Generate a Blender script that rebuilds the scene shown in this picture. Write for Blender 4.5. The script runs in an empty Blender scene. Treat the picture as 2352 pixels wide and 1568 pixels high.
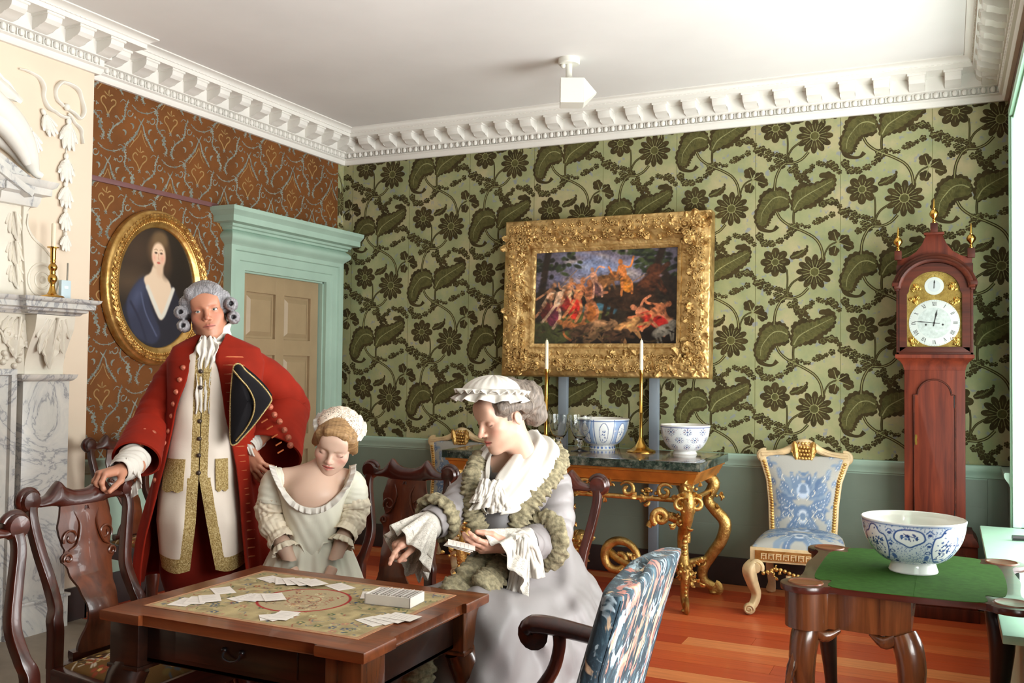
import bpy, bmesh, math, random
import numpy as np
from mathutils import Matrix, Vector
random.seed(7); rng=np.random.default_rng(7)
S=bpy.context.scene
COL=S.collection
PI=math.pi
# ---------------------------------------------------------------- camera
_f,_yaw,_pit,_rol=2147.0,math.radians(25.04),math.radians(1.672),math.radians(0.638)
def _cam():
    cy,sy=math.cos(_yaw),math.sin(_yaw)
    F=Vector((-sy*math.cos(_pit),cy*math.cos(_pit),math.sin(_pit))); R0=Vector((cy,sy,0)); U0=R0.cross(F)
    R=R0*math.cos(_rol)+U0*math.sin(_rol); U=U0*math.cos(_rol)-R0*math.sin(_rol)
    cd=bpy.data.cameras.new('camera'); c=bpy.data.objects.new('camera',cd); COL.objects.link(c)
    cd.sensor_width=36; cd.sensor_fit='HORIZONTAL'; cd.lens=_f/2352*36; cd.clip_start=0.05
    m=Matrix((R,U,-F)).transposed().to_4x4(); m.translation=Vector((4.5,-6.33,1.42)); c.matrix_world=m
    S.camera=c
_cam()
# ---------------------------------------------------------------- world, daylight through the windows, exposure
S.view_settings.view_transform='Standard'; S.view_settings.look='None'; S.view_settings.gamma=1
S.view_settings.use_curve_mapping=False; S.view_settings.exposure=0.3
W=bpy.data.worlds.new('world'); S.world=W; W.use_nodes=True
_bg=W.node_tree.nodes['Background']; _bg.inputs[0].default_value=(0.78,0.92,0.90,1); _bg.inputs[1].default_value=1.3
def area(name,loc,target,sx,sy,energy,color):
    l=bpy.data.lights.new(name,'AREA'); l.shape='RECTANGLE'; l.size=sx; l.size_y=sy; l.energy=energy; l.color=color
    o=bpy.data.objects.new(name,l); COL.objects.link(o); o.location=loc
    o.rotation_euler=(Vector(target)-Vector(loc)).to_track_quat('-Z','Y').to_euler(); return o
area('daylight_far_window',(5.75,-1.75,1.35),(3.2,-1.9,3.2),2.2,2.4,205,(1.0,1.0,0.985))
area('daylight_middle_window',(5.75,-4.5,1.35),(3.2,-4.1,3.0),2.0,2.4,265,(1.0,1.0,0.985))
# ---------------------------------------------------------------- materials
def s2l(c):
    c=np.asarray(c,float)/255.0 if np.max(c)>1.001 else np.asarray(c,float)
    return np.where(c<=0.04045,c/12.92,((c+0.055)/1.055)**2.4)
def rgba(c): return tuple(float(x) for x in s2l(c))+(1.0,)
class NT:
    def __init__(s,name):
        s.m=bpy.data.materials.new(name); s.m.use_nodes=True; s.t=s.m.node_tree; s.b=s.t.nodes['Principled BSDF']; s.tc=None
    def n(s,typ,**kw):
        nd=s.t.nodes.new(typ)
        for k,v in kw.items():
            if k.startswith('i_'): 
                key=k[2:]; key=int(key) if key.isdigit() else key.replace('_',' ')
                nd.inputs[key].default_value=v
            else: setattr(nd,k,v)
        return nd
    def l(s,a,b): s.t.links.new(a,b)
    def co(s,scale=(1,1,1),kind='Object',rot=(0,0,0)):
        if s.tc is None: s.tc=s.n('ShaderNodeTexCoord')
        mp=s.n('ShaderNodeMapping'); mp.inputs['Scale'].default_value=scale; mp.inputs['Rotation'].default_value=rot
        s.l(s.tc.outputs[kind],mp.inputs['Vector']); return mp.outputs[0]
    def noise(s,vec,scale,detail=3,rough=.55,dist=0):
        nd=s.n('ShaderNodeTexNoise'); nd.inputs['Scale'].default_value=scale; nd.inputs['Detail'].default_value=detail
        nd.inputs['Roughness'].default_value=rough; nd.inputs['Distortion'].default_value=dist
        if vec is not None: s.l(vec,nd.inputs['Vector'])
        return nd.outputs['Fac']
    def ramp(s,fac,stops,interp='LINEAR'):
        r=s.n('ShaderNodeValToRGB'); e=r.color_ramp; e.interpolation=interp
        while len(e.elements)<len(stops): e.elements.new(0.5)
        for el,(p,c) in zip(e.elements,stops): el.position=p; el.color=rgba(c) if not isinstance(c,(int,float)) else (c,c,c,1)
        s.l(fac,r.inputs[0]); return r.outputs[0]
    def mix(s,fac,a,b,mode='MIX'):
        m=s.n('ShaderNodeMix',data_type='RGBA',blend_type=mode)
        for sock,v in ((m.inputs[0],fac),(m.inputs[6],a),(m.inputs[7],b)):
            if hasattr(v,'links') : s.l(v,sock)
            elif isinstance(v,(int,float)): sock.default_value=v
            else: sock.default_value=rgba(v)
        return m.outputs[2]
    def bump(s,h,strength=.3,dist=.01):
        b=s.n('ShaderNodeBump'); b.inputs['Strength'].default_value=strength; b.inputs['Distance'].default_value=dist
        s.l(h,b.inputs['Height']); s.l(b.outputs[0],s.b.inputs['Normal'])
    def set(s,rough=.5,metal=0,spec=.5,color=None,sheen=0,coat=0,trans=0,ior=None,alpha=None,sss=0):
        b=s.b.inputs
        b['Roughness'].default_value=rough; b['Metallic'].default_value=metal; b['Specular IOR Level'].default_value=spec
        b['Sheen Weight'].default_value=sheen; b['Coat Weight'].default_value=coat; b['Transmission Weight'].default_value=trans
        if ior: b['IOR'].default_value=ior
        if alpha is not None: b['Alpha'].default_value=alpha
        if sss: b['Subsurface Weight'].default_value=sss; b['Subsurface Scale'].default_value=.01; b['Subsurface Radius'].default_value=(1,.35,.2)
        if color is not None:
            if hasattr(color,'links'): s.l(color,b['Base Color'])
            else: b['Base Color'].default_value=rgba(color)
        return s.m
def plain(name,c,rough=.5,metal=0,spec=.5,var=.12,vs=8,bump=0,bs=60,**kw):
    n=NT(name); v=n.co(); f=n.noise(v,vs,4)
    c=np.array(c,float); a=np.clip(c*(1-var),0,255); b=np.clip(c*(1+var*.7),0,255)
    col=n.ramp(f,[(.3,a),(.7,b)])
    if bump: n.bump(n.noise(v,bs,3),bump,.004)
    return n.set(rough,metal,spec,col,**kw)
def attr_mat(name,rough=.6,metal=0,spec=.4,bump=0,bs=80,sss=0,**kw):
    n=NT(name); a=n.n('ShaderNodeVertexColor',layer_name='Col')
    if bump: n.bump(n.noise(n.co(),bs,3),bump,.003)
    return n.set(rough,metal,spec,a.outputs[0],sss=sss,**kw)
def wood(name,dark,light,axis=0,scale=9,rough=.3,coat=.25,stretch=14,spec=.5,rot=(0,0,0)):
    n=NT(name); sc=[scale*2.2]*3; sc[axis]=scale*2.2/stretch
    v=n.co(tuple(sc),rot=rot); f=n.noise(v,1.6,6,.6,.6)
    v2=n.co((1.4,1.4,1.4)); g=n.noise(v2,1.5,2)
    c=n.ramp(f,[(.28,dark),(.72,light)])
    lo=np.array(dark,float)*.8; c2=n.mix(n.ramp(g,[(.4,0.0),(.75,.45)]),c,lo)
    n.bump(f,.05,.002)
    return n.set(rough,0,spec,c2,coat=coat)
# ---------------------------------------------------------------- mesh helpers
class MB:
    def __init__(s): s.v=[];s.f=[];s.m=[];s.c=[];s.n=0;s.hascol=False
    def add(s,vf,mi=0,M=None,col=None):
        v,f=vf; v=np.asarray(v,float).reshape(-1,3)
        if M is not None:
            M=np.array(M,float); v=v@M[:3,:3].T+M[:3,3]
            if np.linalg.det(M[:3,:3])<0: f=[tuple(q)[::-1] for q in f]
        o=s.n; s.v.append(v); s.n+=len(v)
        s.f+= [tuple(int(i)+o for i in q) for q in f]; s.m+=[mi]*len(f)
        if col is None: s.c.append(np.ones((len(v),3)))
        else:
            s.hascol=True; c=np.asarray(col,float); s.c.append(np.tile(c,(len(v),1)) if c.ndim==1 else c)
        return s
    def obj(s,name,mats,parent=None,angle=38,loc=None,rot=None,flat=False):
        me=bpy.data.meshes.new(name); me.from_pydata([tuple(p) for p in np.concatenate(s.v)],[],s.f)
        if not isinstance(mats,(list,tuple)): mats=[mats]
        for m in mats: me.materials.append(m)
        me.polygons.foreach_set('material_index',s.m)
        me.polygons.foreach_set('use_smooth',[not flat]*len(s.f))
        if s.hascol:
            a=me.color_attributes.new('Col','FLOAT_COLOR','POINT'); c=np.concatenate(s.c); c=np.concatenate([c,np.ones((len(c),1))],1)
            a.data.foreach_set('color',c.astype(np.float32).ravel())
        me.validate(); me.update()
        if not flat and angle<180: me.set_sharp_from_angle(angle=math.radians(angle))
        o=bpy.data.objects.new(name,me); COL.objects.link(o)
        if parent is not None: o.parent=parent
        if loc is not None: o.location=loc
        if rot is not None: o.rotation_euler=rot
        return o
def T(x=0,y=0,z=0): return np.array(Matrix.Translation((x,y,z)))
def R(a,ax='Z'): return np.array(Matrix.Rotation(a,4,ax))
def Sc(x,y,z): return np.diag([x,y,z,1.0])
def frame(o,x,y,z):
    m=np.eye(4); m[:3,0]=x; m[:3,1]=y; m[:3,2]=z; m[:3,3]=o; return m
def bm_out(bm):
    bm.verts.index_update(); v=np.array([q.co[:] for q in bm.verts]); f=[tuple(x.index for x in q.verts) for q in bm.faces]; bm.free(); return v,f
def box(x0,x1,y0,y1,z0,z1,b=0,seg=2):
    bm=bmesh.new(); bmesh.ops.create_cube(bm,size=1)
    for v in bm.verts: v.co=Vector(((x0+x1)/2+v.co.x*(x1-x0),(y0+y1)/2+v.co.y*(y1-y0),(z0+z1)/2+v.co.z*(z1-z0)))
    if b: bmesh.ops.bevel(bm,geom=bm.edges[:],offset=b,segments=seg,profile=.6,affect='EDGES')
    return bm_out(bm)
def prism(poly,h0,h1,b=0,seg=2):
    """polygon in XY extruded along Z"""
    bm=bmesh.new(); a=[bm.verts.new((p[0],p[1],h0)) for p in poly]; c=[bm.verts.new((p[0],p[1],h1)) for p in poly]
    n=len(poly); area2=sum(poly[i][0]*poly[(i+1)%n][1]-poly[(i+1)%n][0]*poly[i][1] for i in range(n))
    if area2<0: a=a[::-1]; c=c[::-1]
    bm.faces.new(a[::-1]); bm.faces.new(c)
    for i in range(n): bm.faces.new((a[i],a[(i+1)%n],c[(i+1)%n],c[i]))
    if b:
        cap=set(); 
        for f in bm.faces:
            if len(f.verts)==n and abs(f.normal.z if f.normal.length else 0)>-1: pass
        eds=[e for e in bm.edges if abs(e.verts[0].co.z-e.verts[1].co.z)<1e-9]
        bmesh.ops.bevel(bm,geom=eds,offset=b,segments=seg,profile=.6,affect='EDGES')
    return bm_out(bm)
def lathe(prof,seg=32,cap=True):
    v=[];f=[];k=len(prof)
    for r,z in prof:
        for i in range(seg):
            a=2*PI*i/seg; v.append((r*math.cos(a),r*math.sin(a),z))
    for j in range(k-1):
        for i in range(seg):
            i2=(i+1)%seg; f.append((j*seg+i,j*seg+i2,(j+1)*seg+i2,(j+1)*seg+i))
    if cap:
        if prof[0][0]>1e-6: f.append(tuple(range(seg))[::-1])
        if prof[-1][0]>1e-6: f.append(tuple((k-1)*seg+i for i in range(seg)))
    return np.array(v),f
def grid(P,closeu=False,closev=False,flip=False):
    """P array (nv,nu,3)"""
    nv,nu=P.shape[:2]; idx=np.arange(nv*nu).reshape(nv,nu)
    a=idx if not closeu else np.concatenate([idx,idx[:,:1]],1)
    if closev: a=np.concatenate([a,a[:1]],0)
    q=np.stack([a[:-1,:-1],a[:-1,1:],a[1:,1:],a[1:,:-1]],-1).reshape(-1,4)
    if flip: q=q[:,::-1]
    return P.reshape(-1,3),[tuple(x) for x in q]
def norms(P,closeu=False):
    du=(np.roll(P,-1,1)-np.roll(P,1,1)) if closeu else np.gradient(P,axis=1)
    dv=np.gradient(P,axis=0); n=np.cross(du,dv); return n/(np.linalg.norm(n,axis=2,keepdims=True)+1e-12)
def shell(P,th,closeu=False,flip=False):
    """sheet with thickness th on the -normal side, closed rim"""
    N=norms(P,closeu)*(-1 if flip else 1); Q=P-N*th
    v1,f1=grid(P,closeu,flip=flip); v2,f2=grid(Q,closeu,flip=not flip)
    nv,nu=P.shape[:2]; n=nv*nu; f=f1+[tuple(i+n for i in q) for q in f2]
    idx=np.arange(n).reshape(nv,nu); 
    def rim(a,fl):
        for i in range(len(a)-1):
            q=(a[i],a[i]+n,a[i+1]+n,a[i+1]); f.append(q if fl else q[::-1])
    for row,fl in ((idx[0],flip),(idx[-1],not flip)):
        rim(list(row)+([row[0]] if closeu else []),not fl)
    if not closeu: rim(list(idx[:,0]),flip); rim(list(idx[:,-1]),not flip)
    return np.concatenate([v1,v2]),f
def spline(pts,n,closed=False):
    P=np.asarray(pts,float); 
    if closed: P=np.concatenate([P[-1:],P,P[:2]])
    else: P=np.concatenate([2*P[:1]-P[1:2],P,2*P[-1:]-P[-2:-1]])
    k=len(P)-3; out=[]
    for t in np.linspace(0,k,n,endpoint=not closed):
        i=min(int(t),k-1); u=t-i; a,b,c,d=P[i:i+4]
        out.append(.5*((2*b)+(-a+c)*u+(2*a-5*b+4*c-d)*u*u+(-a+3*b-3*c+d)*u**3))
    return np.array(out)
def frames(path,up=None,closed=False):
    P=np.asarray(path,float); t=np.roll(P,-1,0)-np.roll(P,1,0)
    if not closed: t[0]=P[1]-P[0]; t[-1]=P[-1]-P[-2]
    t/= (np.linalg.norm(t,axis=1,keepdims=True)+1e-12)
    A=np.zeros_like(P);B=np.zeros_like(P)
    if up is not None:
        u=np.asarray(up,float)
        for i in range(len(P)):
            a=np.cross(u,t[i]); 
            if np.linalg.norm(a)<1e-4: a=A[i-1] if i else np.cross((.3,.9,.1),t[i])
            a/=np.linalg.norm(a); A[i]=a; B[i]=np.cross(t[i],a)
    else:
        a=np.cross((0,0,1),t[0]); 
        if np.linalg.norm(a)<1e-3: a=np.array((1.,0,0))
        for i in range(len(P)):
            a=a-t[i]*(a@t[i]); a/=np.linalg.norm(a); A[i]=a; B[i]=np.cross(t[i],a)
    return A,B,t
def tube(path,rad,seg=10,up=None,closed=False,cap=True,prof=None):
    """rad: scalar, list or list of (ra,rb)"""
    P=np.asarray(path,float); n=len(P); A,B,t=frames(P,up,closed)
    rr=np.asarray(rad,float)
    if rr.ndim==0: rr=np.full((n,2),float(rr))
    elif rr.ndim==1: 
        if len(rr)==2 and n!=2: rr=np.tile(rr,(n,1))
        else: 
            if len(rr)!=n: rr=np.interp(np.linspace(0,1,n),np.linspace(0,1,len(rr)),rr)
            rr=np.stack([rr,rr],1)
    else:
        if len(rr)!=n: rr=np.stack([np.interp(np.linspace(0,1,n),np.linspace(0,1,len(rr)),rr[:,k]) for k in (0,1)],1)
    if prof is None:
        an=np.linspace(0,2*PI,seg,endpoint=False); prof=np.stack([np.cos(an),np.sin(an)],1)
    prof=np.asarray(prof,float); seg=len(prof)
    G=P[:,None,:]+A[:,None,:]*(prof[None,:,0:1]*rr[:,None,0:1])+B[:,None,:]*(prof[None,:,1:2]*rr[:,None,1:2])
    v,f=grid(G,True,closed)
    if cap and not closed: f=list(f)+[tuple(range(seg))[::-1],tuple((n-1)*seg+i for i in range(seg))]
    return v,f
SQ=[(-1,-1),(1,-1),(1,1),(-1,1)]
def rsq(r=.25,n=4):
    out=[]
    for cx,cy,a0 in ((1-r,-1+r,-PI/2),(1-r,1-r,0),(-1+r,1-r,PI/2),(-1+r,-1+r,PI)):
        for k in range(n): a=a0+PI/2*k/(n-1); out.append((cx+r*math.cos(a),cy+r*math.sin(a)))
    return out
def mitre(path,prof,closed=False):
    """path: XY polyline, prof: list of (offset to the LEFT of travel, z) ; mitred sweep"""
    p=np.asarray(path,float)[:,:2]; n=len(p); ring=[]
    for i in range(n):
        d0=p[i]-p[i-1] if (i>0 or closed) else p[1]-p[0]; d1=p[(i+1)%n]-p[i] if (i<n-1 or closed) else p[-1]-p[-2]
        d0=d0/np.linalg.norm(d0); d1=d1/np.linalg.norm(d1); n0=np.array((-d0[1],d0[0])); n1=np.array((-d1[1],d1[0]))
        m=n0+n1; m=m/np.linalg.norm(m); m=m/max(.2,m@n0)
        ring.append([(p[i][0]+m[0]*o,p[i][1]+m[1]*o,z) for o,z in prof])
    v,f=grid(np.array(ring),True,closed)
    k=len(prof)
    if not closed: f=list(f)+[tuple(range(k))[::-1],tuple((n-1)*k+i for i in range(k))]
    return v,f
def sphere(c,r,seg=12,rings=8):
    r=(r,r,r) if np.isscalar(r) else r
    v=[];f=[]
    for j in range(1,rings):
        th=PI*j/rings
        for i in range(seg): a=2*PI*i/seg; v.append((c[0]+r[0]*math.sin(th)*math.cos(a),c[1]+r[1]*math.sin(th)*math.sin(a),c[2]-r[2]*math.cos(th)))
    v.append((c[0],c[1],c[2]-r[2])); v.append((c[0],c[1],c[2]+r[2])); b=len(v)-2
    for j in range(rings-2):
        for i in range(seg): i2=(i+1)%seg; f.append((j*seg+i,j*seg+i2,(j+1)*seg+i2,(j+1)*seg+i))
    for i in range(seg): i2=(i+1)%seg; f.append((b,i2,i)); f.append((b+1,(rings-2)*seg+i,(rings-2)*seg+i2))
    return np.array(v),f
def spiral(c,x,y,r0,r1,turns,n=28,a0=0):
    """flat spiral points about c in plane x,y (3-vectors)"""
    c,x,y=map(np.asarray,(c,x,y)); t=np.linspace(0,1,n); a=a0+turns*2*PI*t; r=r0+(r1-r0)*t
    return c+np.cos(a)[:,None]*r[:,None]*x+np.sin(a)[:,None]*r[:,None]*y
def leafm(L,Wd,curl=.6,lobes=5,th=.006,nu=9,nv=22,ridge=.25):
    """acanthus leaf along +X, rising in +Z, curling"""
    t=np.linspace(0,1,nv); w=Wd*np.sin(PI*np.clip(t*.92+.06,0,1))**.75*(1+.28*np.abs(np.sin(t*PI*lobes))-.14)
    w[-1]=Wd*.05; s=np.linspace(-1,1,nu); P=np.zeros((nv,nu,3)); ang=curl*t**2*2.2; dx=np.cos(ang)*L/nv; dz=np.sin(ang)*L/nv
    x=np.cumsum(dx); z=np.cumsum(dz)
    for j in range(nv):
        P[j,:,0]=x[j]+np.abs(s)*0.12*L*np.sin(t[j]*PI*lobes)*.25; P[j,:,1]=s*w[j]/2; P[j,:,2]=z[j]-ridge*w[j]*s**2+.1*w[j]*np.cos(s*6)
    return shell(P,th)
def look_M(o,xdir,zdir=(0,0,1)):
    x=np.asarray(xdir,float); x/=np.linalg.norm(x); z=np.asarray(zdir,float); y=np.cross(z,x); y/=np.linalg.norm(y); z=np.cross(x,y)
    return frame(o,x,y,z)
# ---------------------------------------------------------------- object helpers
def thing(name,label,cat,loc=(0,0,0),rz=0,group=None):
    o=bpy.data.objects.new(name,None); COL.objects.link(o); o.empty_display_size=.1; o.location=loc; o.rotation_euler=(0,0,rz)
    return tag(o,label,cat,group)
def tag(o,label,cat,group=None,kind=None):
    o['label']=label; o['category']=cat
    if group: o['group']=group
    if kind: o['kind']=kind
    return o
def struct(o,label=None):
    o['kind']='structure'
    if label: o['label']=label
    return o
def copy_tree(o,parent=None):
    c=o.copy(); COL.objects.link(c)
    if parent is not None: c.parent=parent
    for ch in list(o.children): copy_tree(ch,c)
    return c
class Canvas:
    """numpy colour canvas (x to the right 0..wx, y up 0..wy); colours are sRGB 0..255"""
    def __init__(s,wx,wy,nx,ny,base):
        s.x,s.y=np.meshgrid(np.linspace(0,wx,nx),np.linspace(0,wy,ny)); s.c=np.tile(np.asarray(base,float),(ny,nx,1)); s.nx,s.ny,s.wx,s.wy=nx,ny,wx,wy
    def _win(s,x0,x1,y0,y1):
        i0=max(0,int(x0/s.wx*(s.nx-1))-1); i1=min(s.nx,int(x1/s.wx*(s.nx-1))+3); j0=max(0,int(y0/s.wy*(s.ny-1))-1); j1=min(s.ny,int(y1/s.wy*(s.ny-1))+3)
        return slice(j0,max(j0,j1)),slice(i0,max(i0,i1))
    def _put(s,w,a,col):
        a=np.clip(a,0,1)[...,None]; s.c[w]=s.c[w]*(1-a)+np.asarray(col,float)*a
    def ell(s,cx,cy,rx,ry,col,rot=0,soft=.15,al=1):
        R_=max(rx,ry)*(1+soft); w=s._win(cx-R_,cx+R_,cy-R_,cy+R_)
        dx,dy=s.x[w]-cx,s.y[w]-cy; c,n=math.cos(rot),math.sin(rot); u=(dx*c+dy*n)/rx; v=(-dx*n+dy*c)/ry; r=np.sqrt(u*u+v*v)
        s._put(w,al*(1+soft/2-r)/max(soft,1e-6),col)
    def line(s,pts,wd,col,soft=None,al=1,smooth=0,taper=False):
        p=np.asarray(pts,float)
        if smooth: p=spline(p,smooth)
        W2=wd if np.isscalar(wd) else max(wd); soft=soft or W2*.3
        w=s._win(p[:,0].min()-W2-soft,p[:,0].max()+W2+soft,p[:,1].min()-W2-soft,p[:,1].max()+W2+soft); X,Y=s.x[w],s.y[w]
        if X.size==0: return
        best=np.full(X.shape,-9.)
        m=len(p)-1
        for i in range(m):
            a,b=p[i],p[i+1]; d=b-a; L=d@d+1e-12; t=np.clip(((X-a[0])*d[0]+(Y-a[1])*d[1])/L,0,1)
            q=np.hypot(X-a[0]-t*d[0],Y-a[1]-t*d[1]); hw=W2/2
            if taper: hw=W2/2*(1-.85*(i+t)/m)
            best=np.maximum(best,(hw-q)/soft+.5)
        s._put(w,al*best,col)
    def poly(s,pts,col,soft=0,al=1,smooth=0):
        p=np.asarray(pts,float)
        if smooth: p=spline(p,smooth,True)
        w=s._win(p[:,0].min(),p[:,0].max(),p[:,1].min(),p[:,1].max()); X,Y=s.x[w],s.y[w]; ins=np.zeros(X.shape,bool); n=len(p)
        for i in range(n):
            (x0,y0),(x1,y1)=p[i],p[(i+1)%n]
            if y0==y1: continue
            ins^=((y0>Y)!=(y1>Y))&(X<(x1-x0)*(Y-y0)/(y1-y0)+x0)
        a=ins.astype(float)
        if soft:
            for _ in range(int(soft)):
                b=np.pad(a,1,mode='edge'); a=(b[:-2,1:-1]+b[2:,1:-1]+b[1:-1,:-2]+b[1:-1,2:]+2*a)/6
        s._put(w,al*a,col)
    def flat(s): return s2l(np.clip(s.c,0,255)/255.0).reshape(-1,3)
def vnoise(shape,cells,seed=0):
    """smooth value noise on a grid (ny,nx) with cells (cy,cx)"""
    r=np.random.default_rng(seed); g=r.random((cells[0]+3,cells[1]+3)); y=np.linspace(0,cells[0],shape[0]); x=np.linspace(0,cells[1],shape[1])
    iy=y.astype(int);ix=x.astype(int); fy=(y-iy)[:,None];fx=(x-ix)[None]; fy=fy*fy*(3-2*fy); fx=fx*fx*(3-2*fx)
    a=g[np.ix_(iy,ix)];b=g[np.ix_(iy,ix+1)];c=g[np.ix_(iy+1,ix)];d=g[np.ix_(iy+1,ix+1)]
    return (a*(1-fx)+b*fx)*(1-fy)+(c*(1-fx)+d*fx)*fy
# ================================================================ materials
m_white=plain('white_plaster_paint',(226,223,216),.6,var=.02,vs=3)
m_ceil=plain('ceiling_paint',(222,220,217),.75,var=.025,vs=1.2)
m_cream=plain('cream_paint',(222,204,182),.65,var=.02,vs=2)
m_mint=plain('mint_paint',(160,186,170),.42,var=.04,vs=3)
m_sage=plain('sage_panel_paint',(118,130,117),.45,var=.05,vs=2.5)
m_skirt=plain('dark_skirting_paint',(48,38,38),.45,var=.15)
m_brownwall=plain('brown_wall_paint',(92,58,34),.7,var=.08)
def _m_floor():
    n=NT('floor_planks'); a=n.n('ShaderNodeVertexColor',layer_name='Col'); v=n.co((1.2,22,22)); f=n.noise(v,2.2,6,.6,.5)
    c=n.mix(n.ramp(f,[(.3,.0),(.75,.5)]),a.outputs[0],(134,48,20)); n.bump(f,.08,.002)
    return n.set(.36,0,.4,c,coat=.08)
m_floor=_m_floor()
def _m_papergreen():
    n=NT('green_flock_paper_ground'); v=n.co(); a=n.noise(v,3.2,5,.6); b=n.noise(n.co((1,1,.7)),9,4,.6); g=n.noise(n.co((1.3,1,1.3)),17,2)
    c=n.ramp(a,[(.3,(126,132,94)),(.5,(146,147,106)),(.68,(170,157,120))]); c=n.mix(n.ramp(g,[(.60,0.0),(.66,.75)]),c,(124,128,136)); c=n.mix(n.ramp(b,[(.55,0.0),(.8,.5)]),c,(104,128,104))
    n.bump(b,.1,.003); return n.set(.7,0,.3,c)
m_pgreen=_m_papergreen()
m_flock=plain('dark_brown_flock',(64,54,32),.9,var=.22,vs=14,spec=.15)
m_flockl=plain('worn_flock_line',(138,136,92),.85,var=.12,vs=12,spec=.2)
m_flocki=plain('olive_flock_inner',(84,80,46),.88,var=.18,vs=30,spec=.15)
m_flockv=plain('flock_vein',(98,96,58),.85,var=.15,vs=12,spec=.2)
m_pbrown=plain('brown_paper_ground',(108,64,25),.75,var=.12,vs=4,spec=.3)
m_pblue=plain('pale_blue_scroll_print',(120,124,114),.7,var=.22,vs=24,spec=.3)
m_ptan=plain('tan_scroll_print',(150,118,72),.7,var=.12,vs=20,spec=.3)
m_batten=plain('mauve_batten_paint',(110,72,72),.5,var=.05)
m_doorp=plain('tan_door_paint',(158,136,104),.45,var=.03)
m_brass=plain('polished_brass',(205,160,80),.22,1,var=.1)
# ================================================================ floor
def build_floor():
    mb=MB(); y=-8.9; k=0; r=random.Random(3)
    cols=[(192,78,40),(204,90,46),(212,106,58),(224,136,82),(180,66,34),(198,82,42)]
    while y<0.02:
        w=.145; x=-.15-r.random()*1.5
        while x<5.2:
            L=2.4+r.random()*2.2; x1=min(x+L,5.25)
            c=s2l(cols[r.randrange(6)]); 
            mb.add(box(max(x,-.15),x1-.0015,y,y+w-.002,-.03,0),0,col=c); x=x1
            if x>=5.25: break
        y+=w
    o=mb.obj('floor',m_floor,flat=True); struct(o)
    h=MB(); h.add(box(-.1,1.15,-6.2,-2.58,-.02,.004),0); struct(h.obj('hearth_floor',plain('grey_hearth_stone',(142,128,112),.55,var=.1,vs=5)))
build_floor()
# ================================================================ walls
def clip(p,ax,v,sg):
    out=[]
    for i in range(len(p)):
        a,b=p[i-1],p[i]; ia=(a[ax]-v)*sg>=0; ib=(b[ax]-v)*sg>=0
        if ia!=ib: t=(v-a[ax])/(b[ax]-a[ax]); out.append(tuple(a[k]+(b[k]-a[k])*t for k in range(3)))
        if ib: out.append(b)
    return out
def flat_quad(mb,x0,x1,z0,z1,mi):
    mb.add(([(x0,0,z0),(x1,0,z0),(x1,0,z1),(x0,0,z1)],[(0,1,2,3)]),mi)
class Flat:
    """collects flat print shapes in a wall plane: a -> along, b -> up, height off the wall"""
    def __init__(s,mb,fn): s.mb=mb; s.fn=fn
    cnt=0
    def poly(s,pts,mi,h):
        Flat.cnt+=1; h=h+1.2e-5*(Flat.cnt%37)
        v=[s.fn(p[0],p[1],h) for p in pts]; n=len(v); a=sum(pts[i][0]*pts[(i+1)%n][1]-pts[(i+1)%n][0]*pts[i][1] for i in range(n))
        s.mb.add((v,[tuple(range(n)) if a>0 else tuple(range(n))[::-1]]),mi)
    def rib(s,pts,w,mi,h,n=0,taper=0):
        Flat.cnt+=1; h=h+1.2e-5*(Flat.cnt%37)
        p=np.asarray(pts,float); p=spline(p,n) if n else p
        d=np.gradient(p,axis=0); d/= (np.linalg.norm(d,axis=1,keepdims=True)+1e-9); nn=np.stack([-d[:,1],d[:,0]],1)
        t=np.linspace(0,1,len(p)); hw=(np.interp(t,np.linspace(0,1,len(w)),w) if not np.isscalar(w) else np.full(len(p),w))/2
        A=p+nn*hw[:,None]; B=p-nn*hw[:,None]
        v=[s.fn(q[0],q[1],h) for q in np.concatenate([A,B])]; k=len(p)
        s.mb.add((v,[(i,k+i,k+i+1,i+1) for i in range(k-1)]),mi)
def scal(pts,n,amp,lob,sharp=1.0):
    """closed outline with scalloped edge"""
    p=spline(pts,n,True); d=np.roll(p,-1,0)-np.roll(p,1,0); d/= (np.linalg.norm(d,axis=1,keepdims=True)+1e-9)
    a=sum(p[i-1][0]*p[i][1]-p[i][0]*p[i-1][1] for i in range(n)); sg=-1 if a<0 else 1
    nn=np.stack([d[:,1],-d[:,0]],1)*sg; t=np.arange(n)/n
    return p+nn*(amp*np.abs(np.sin(t*PI*lob))**sharp)[:,None]
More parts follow.
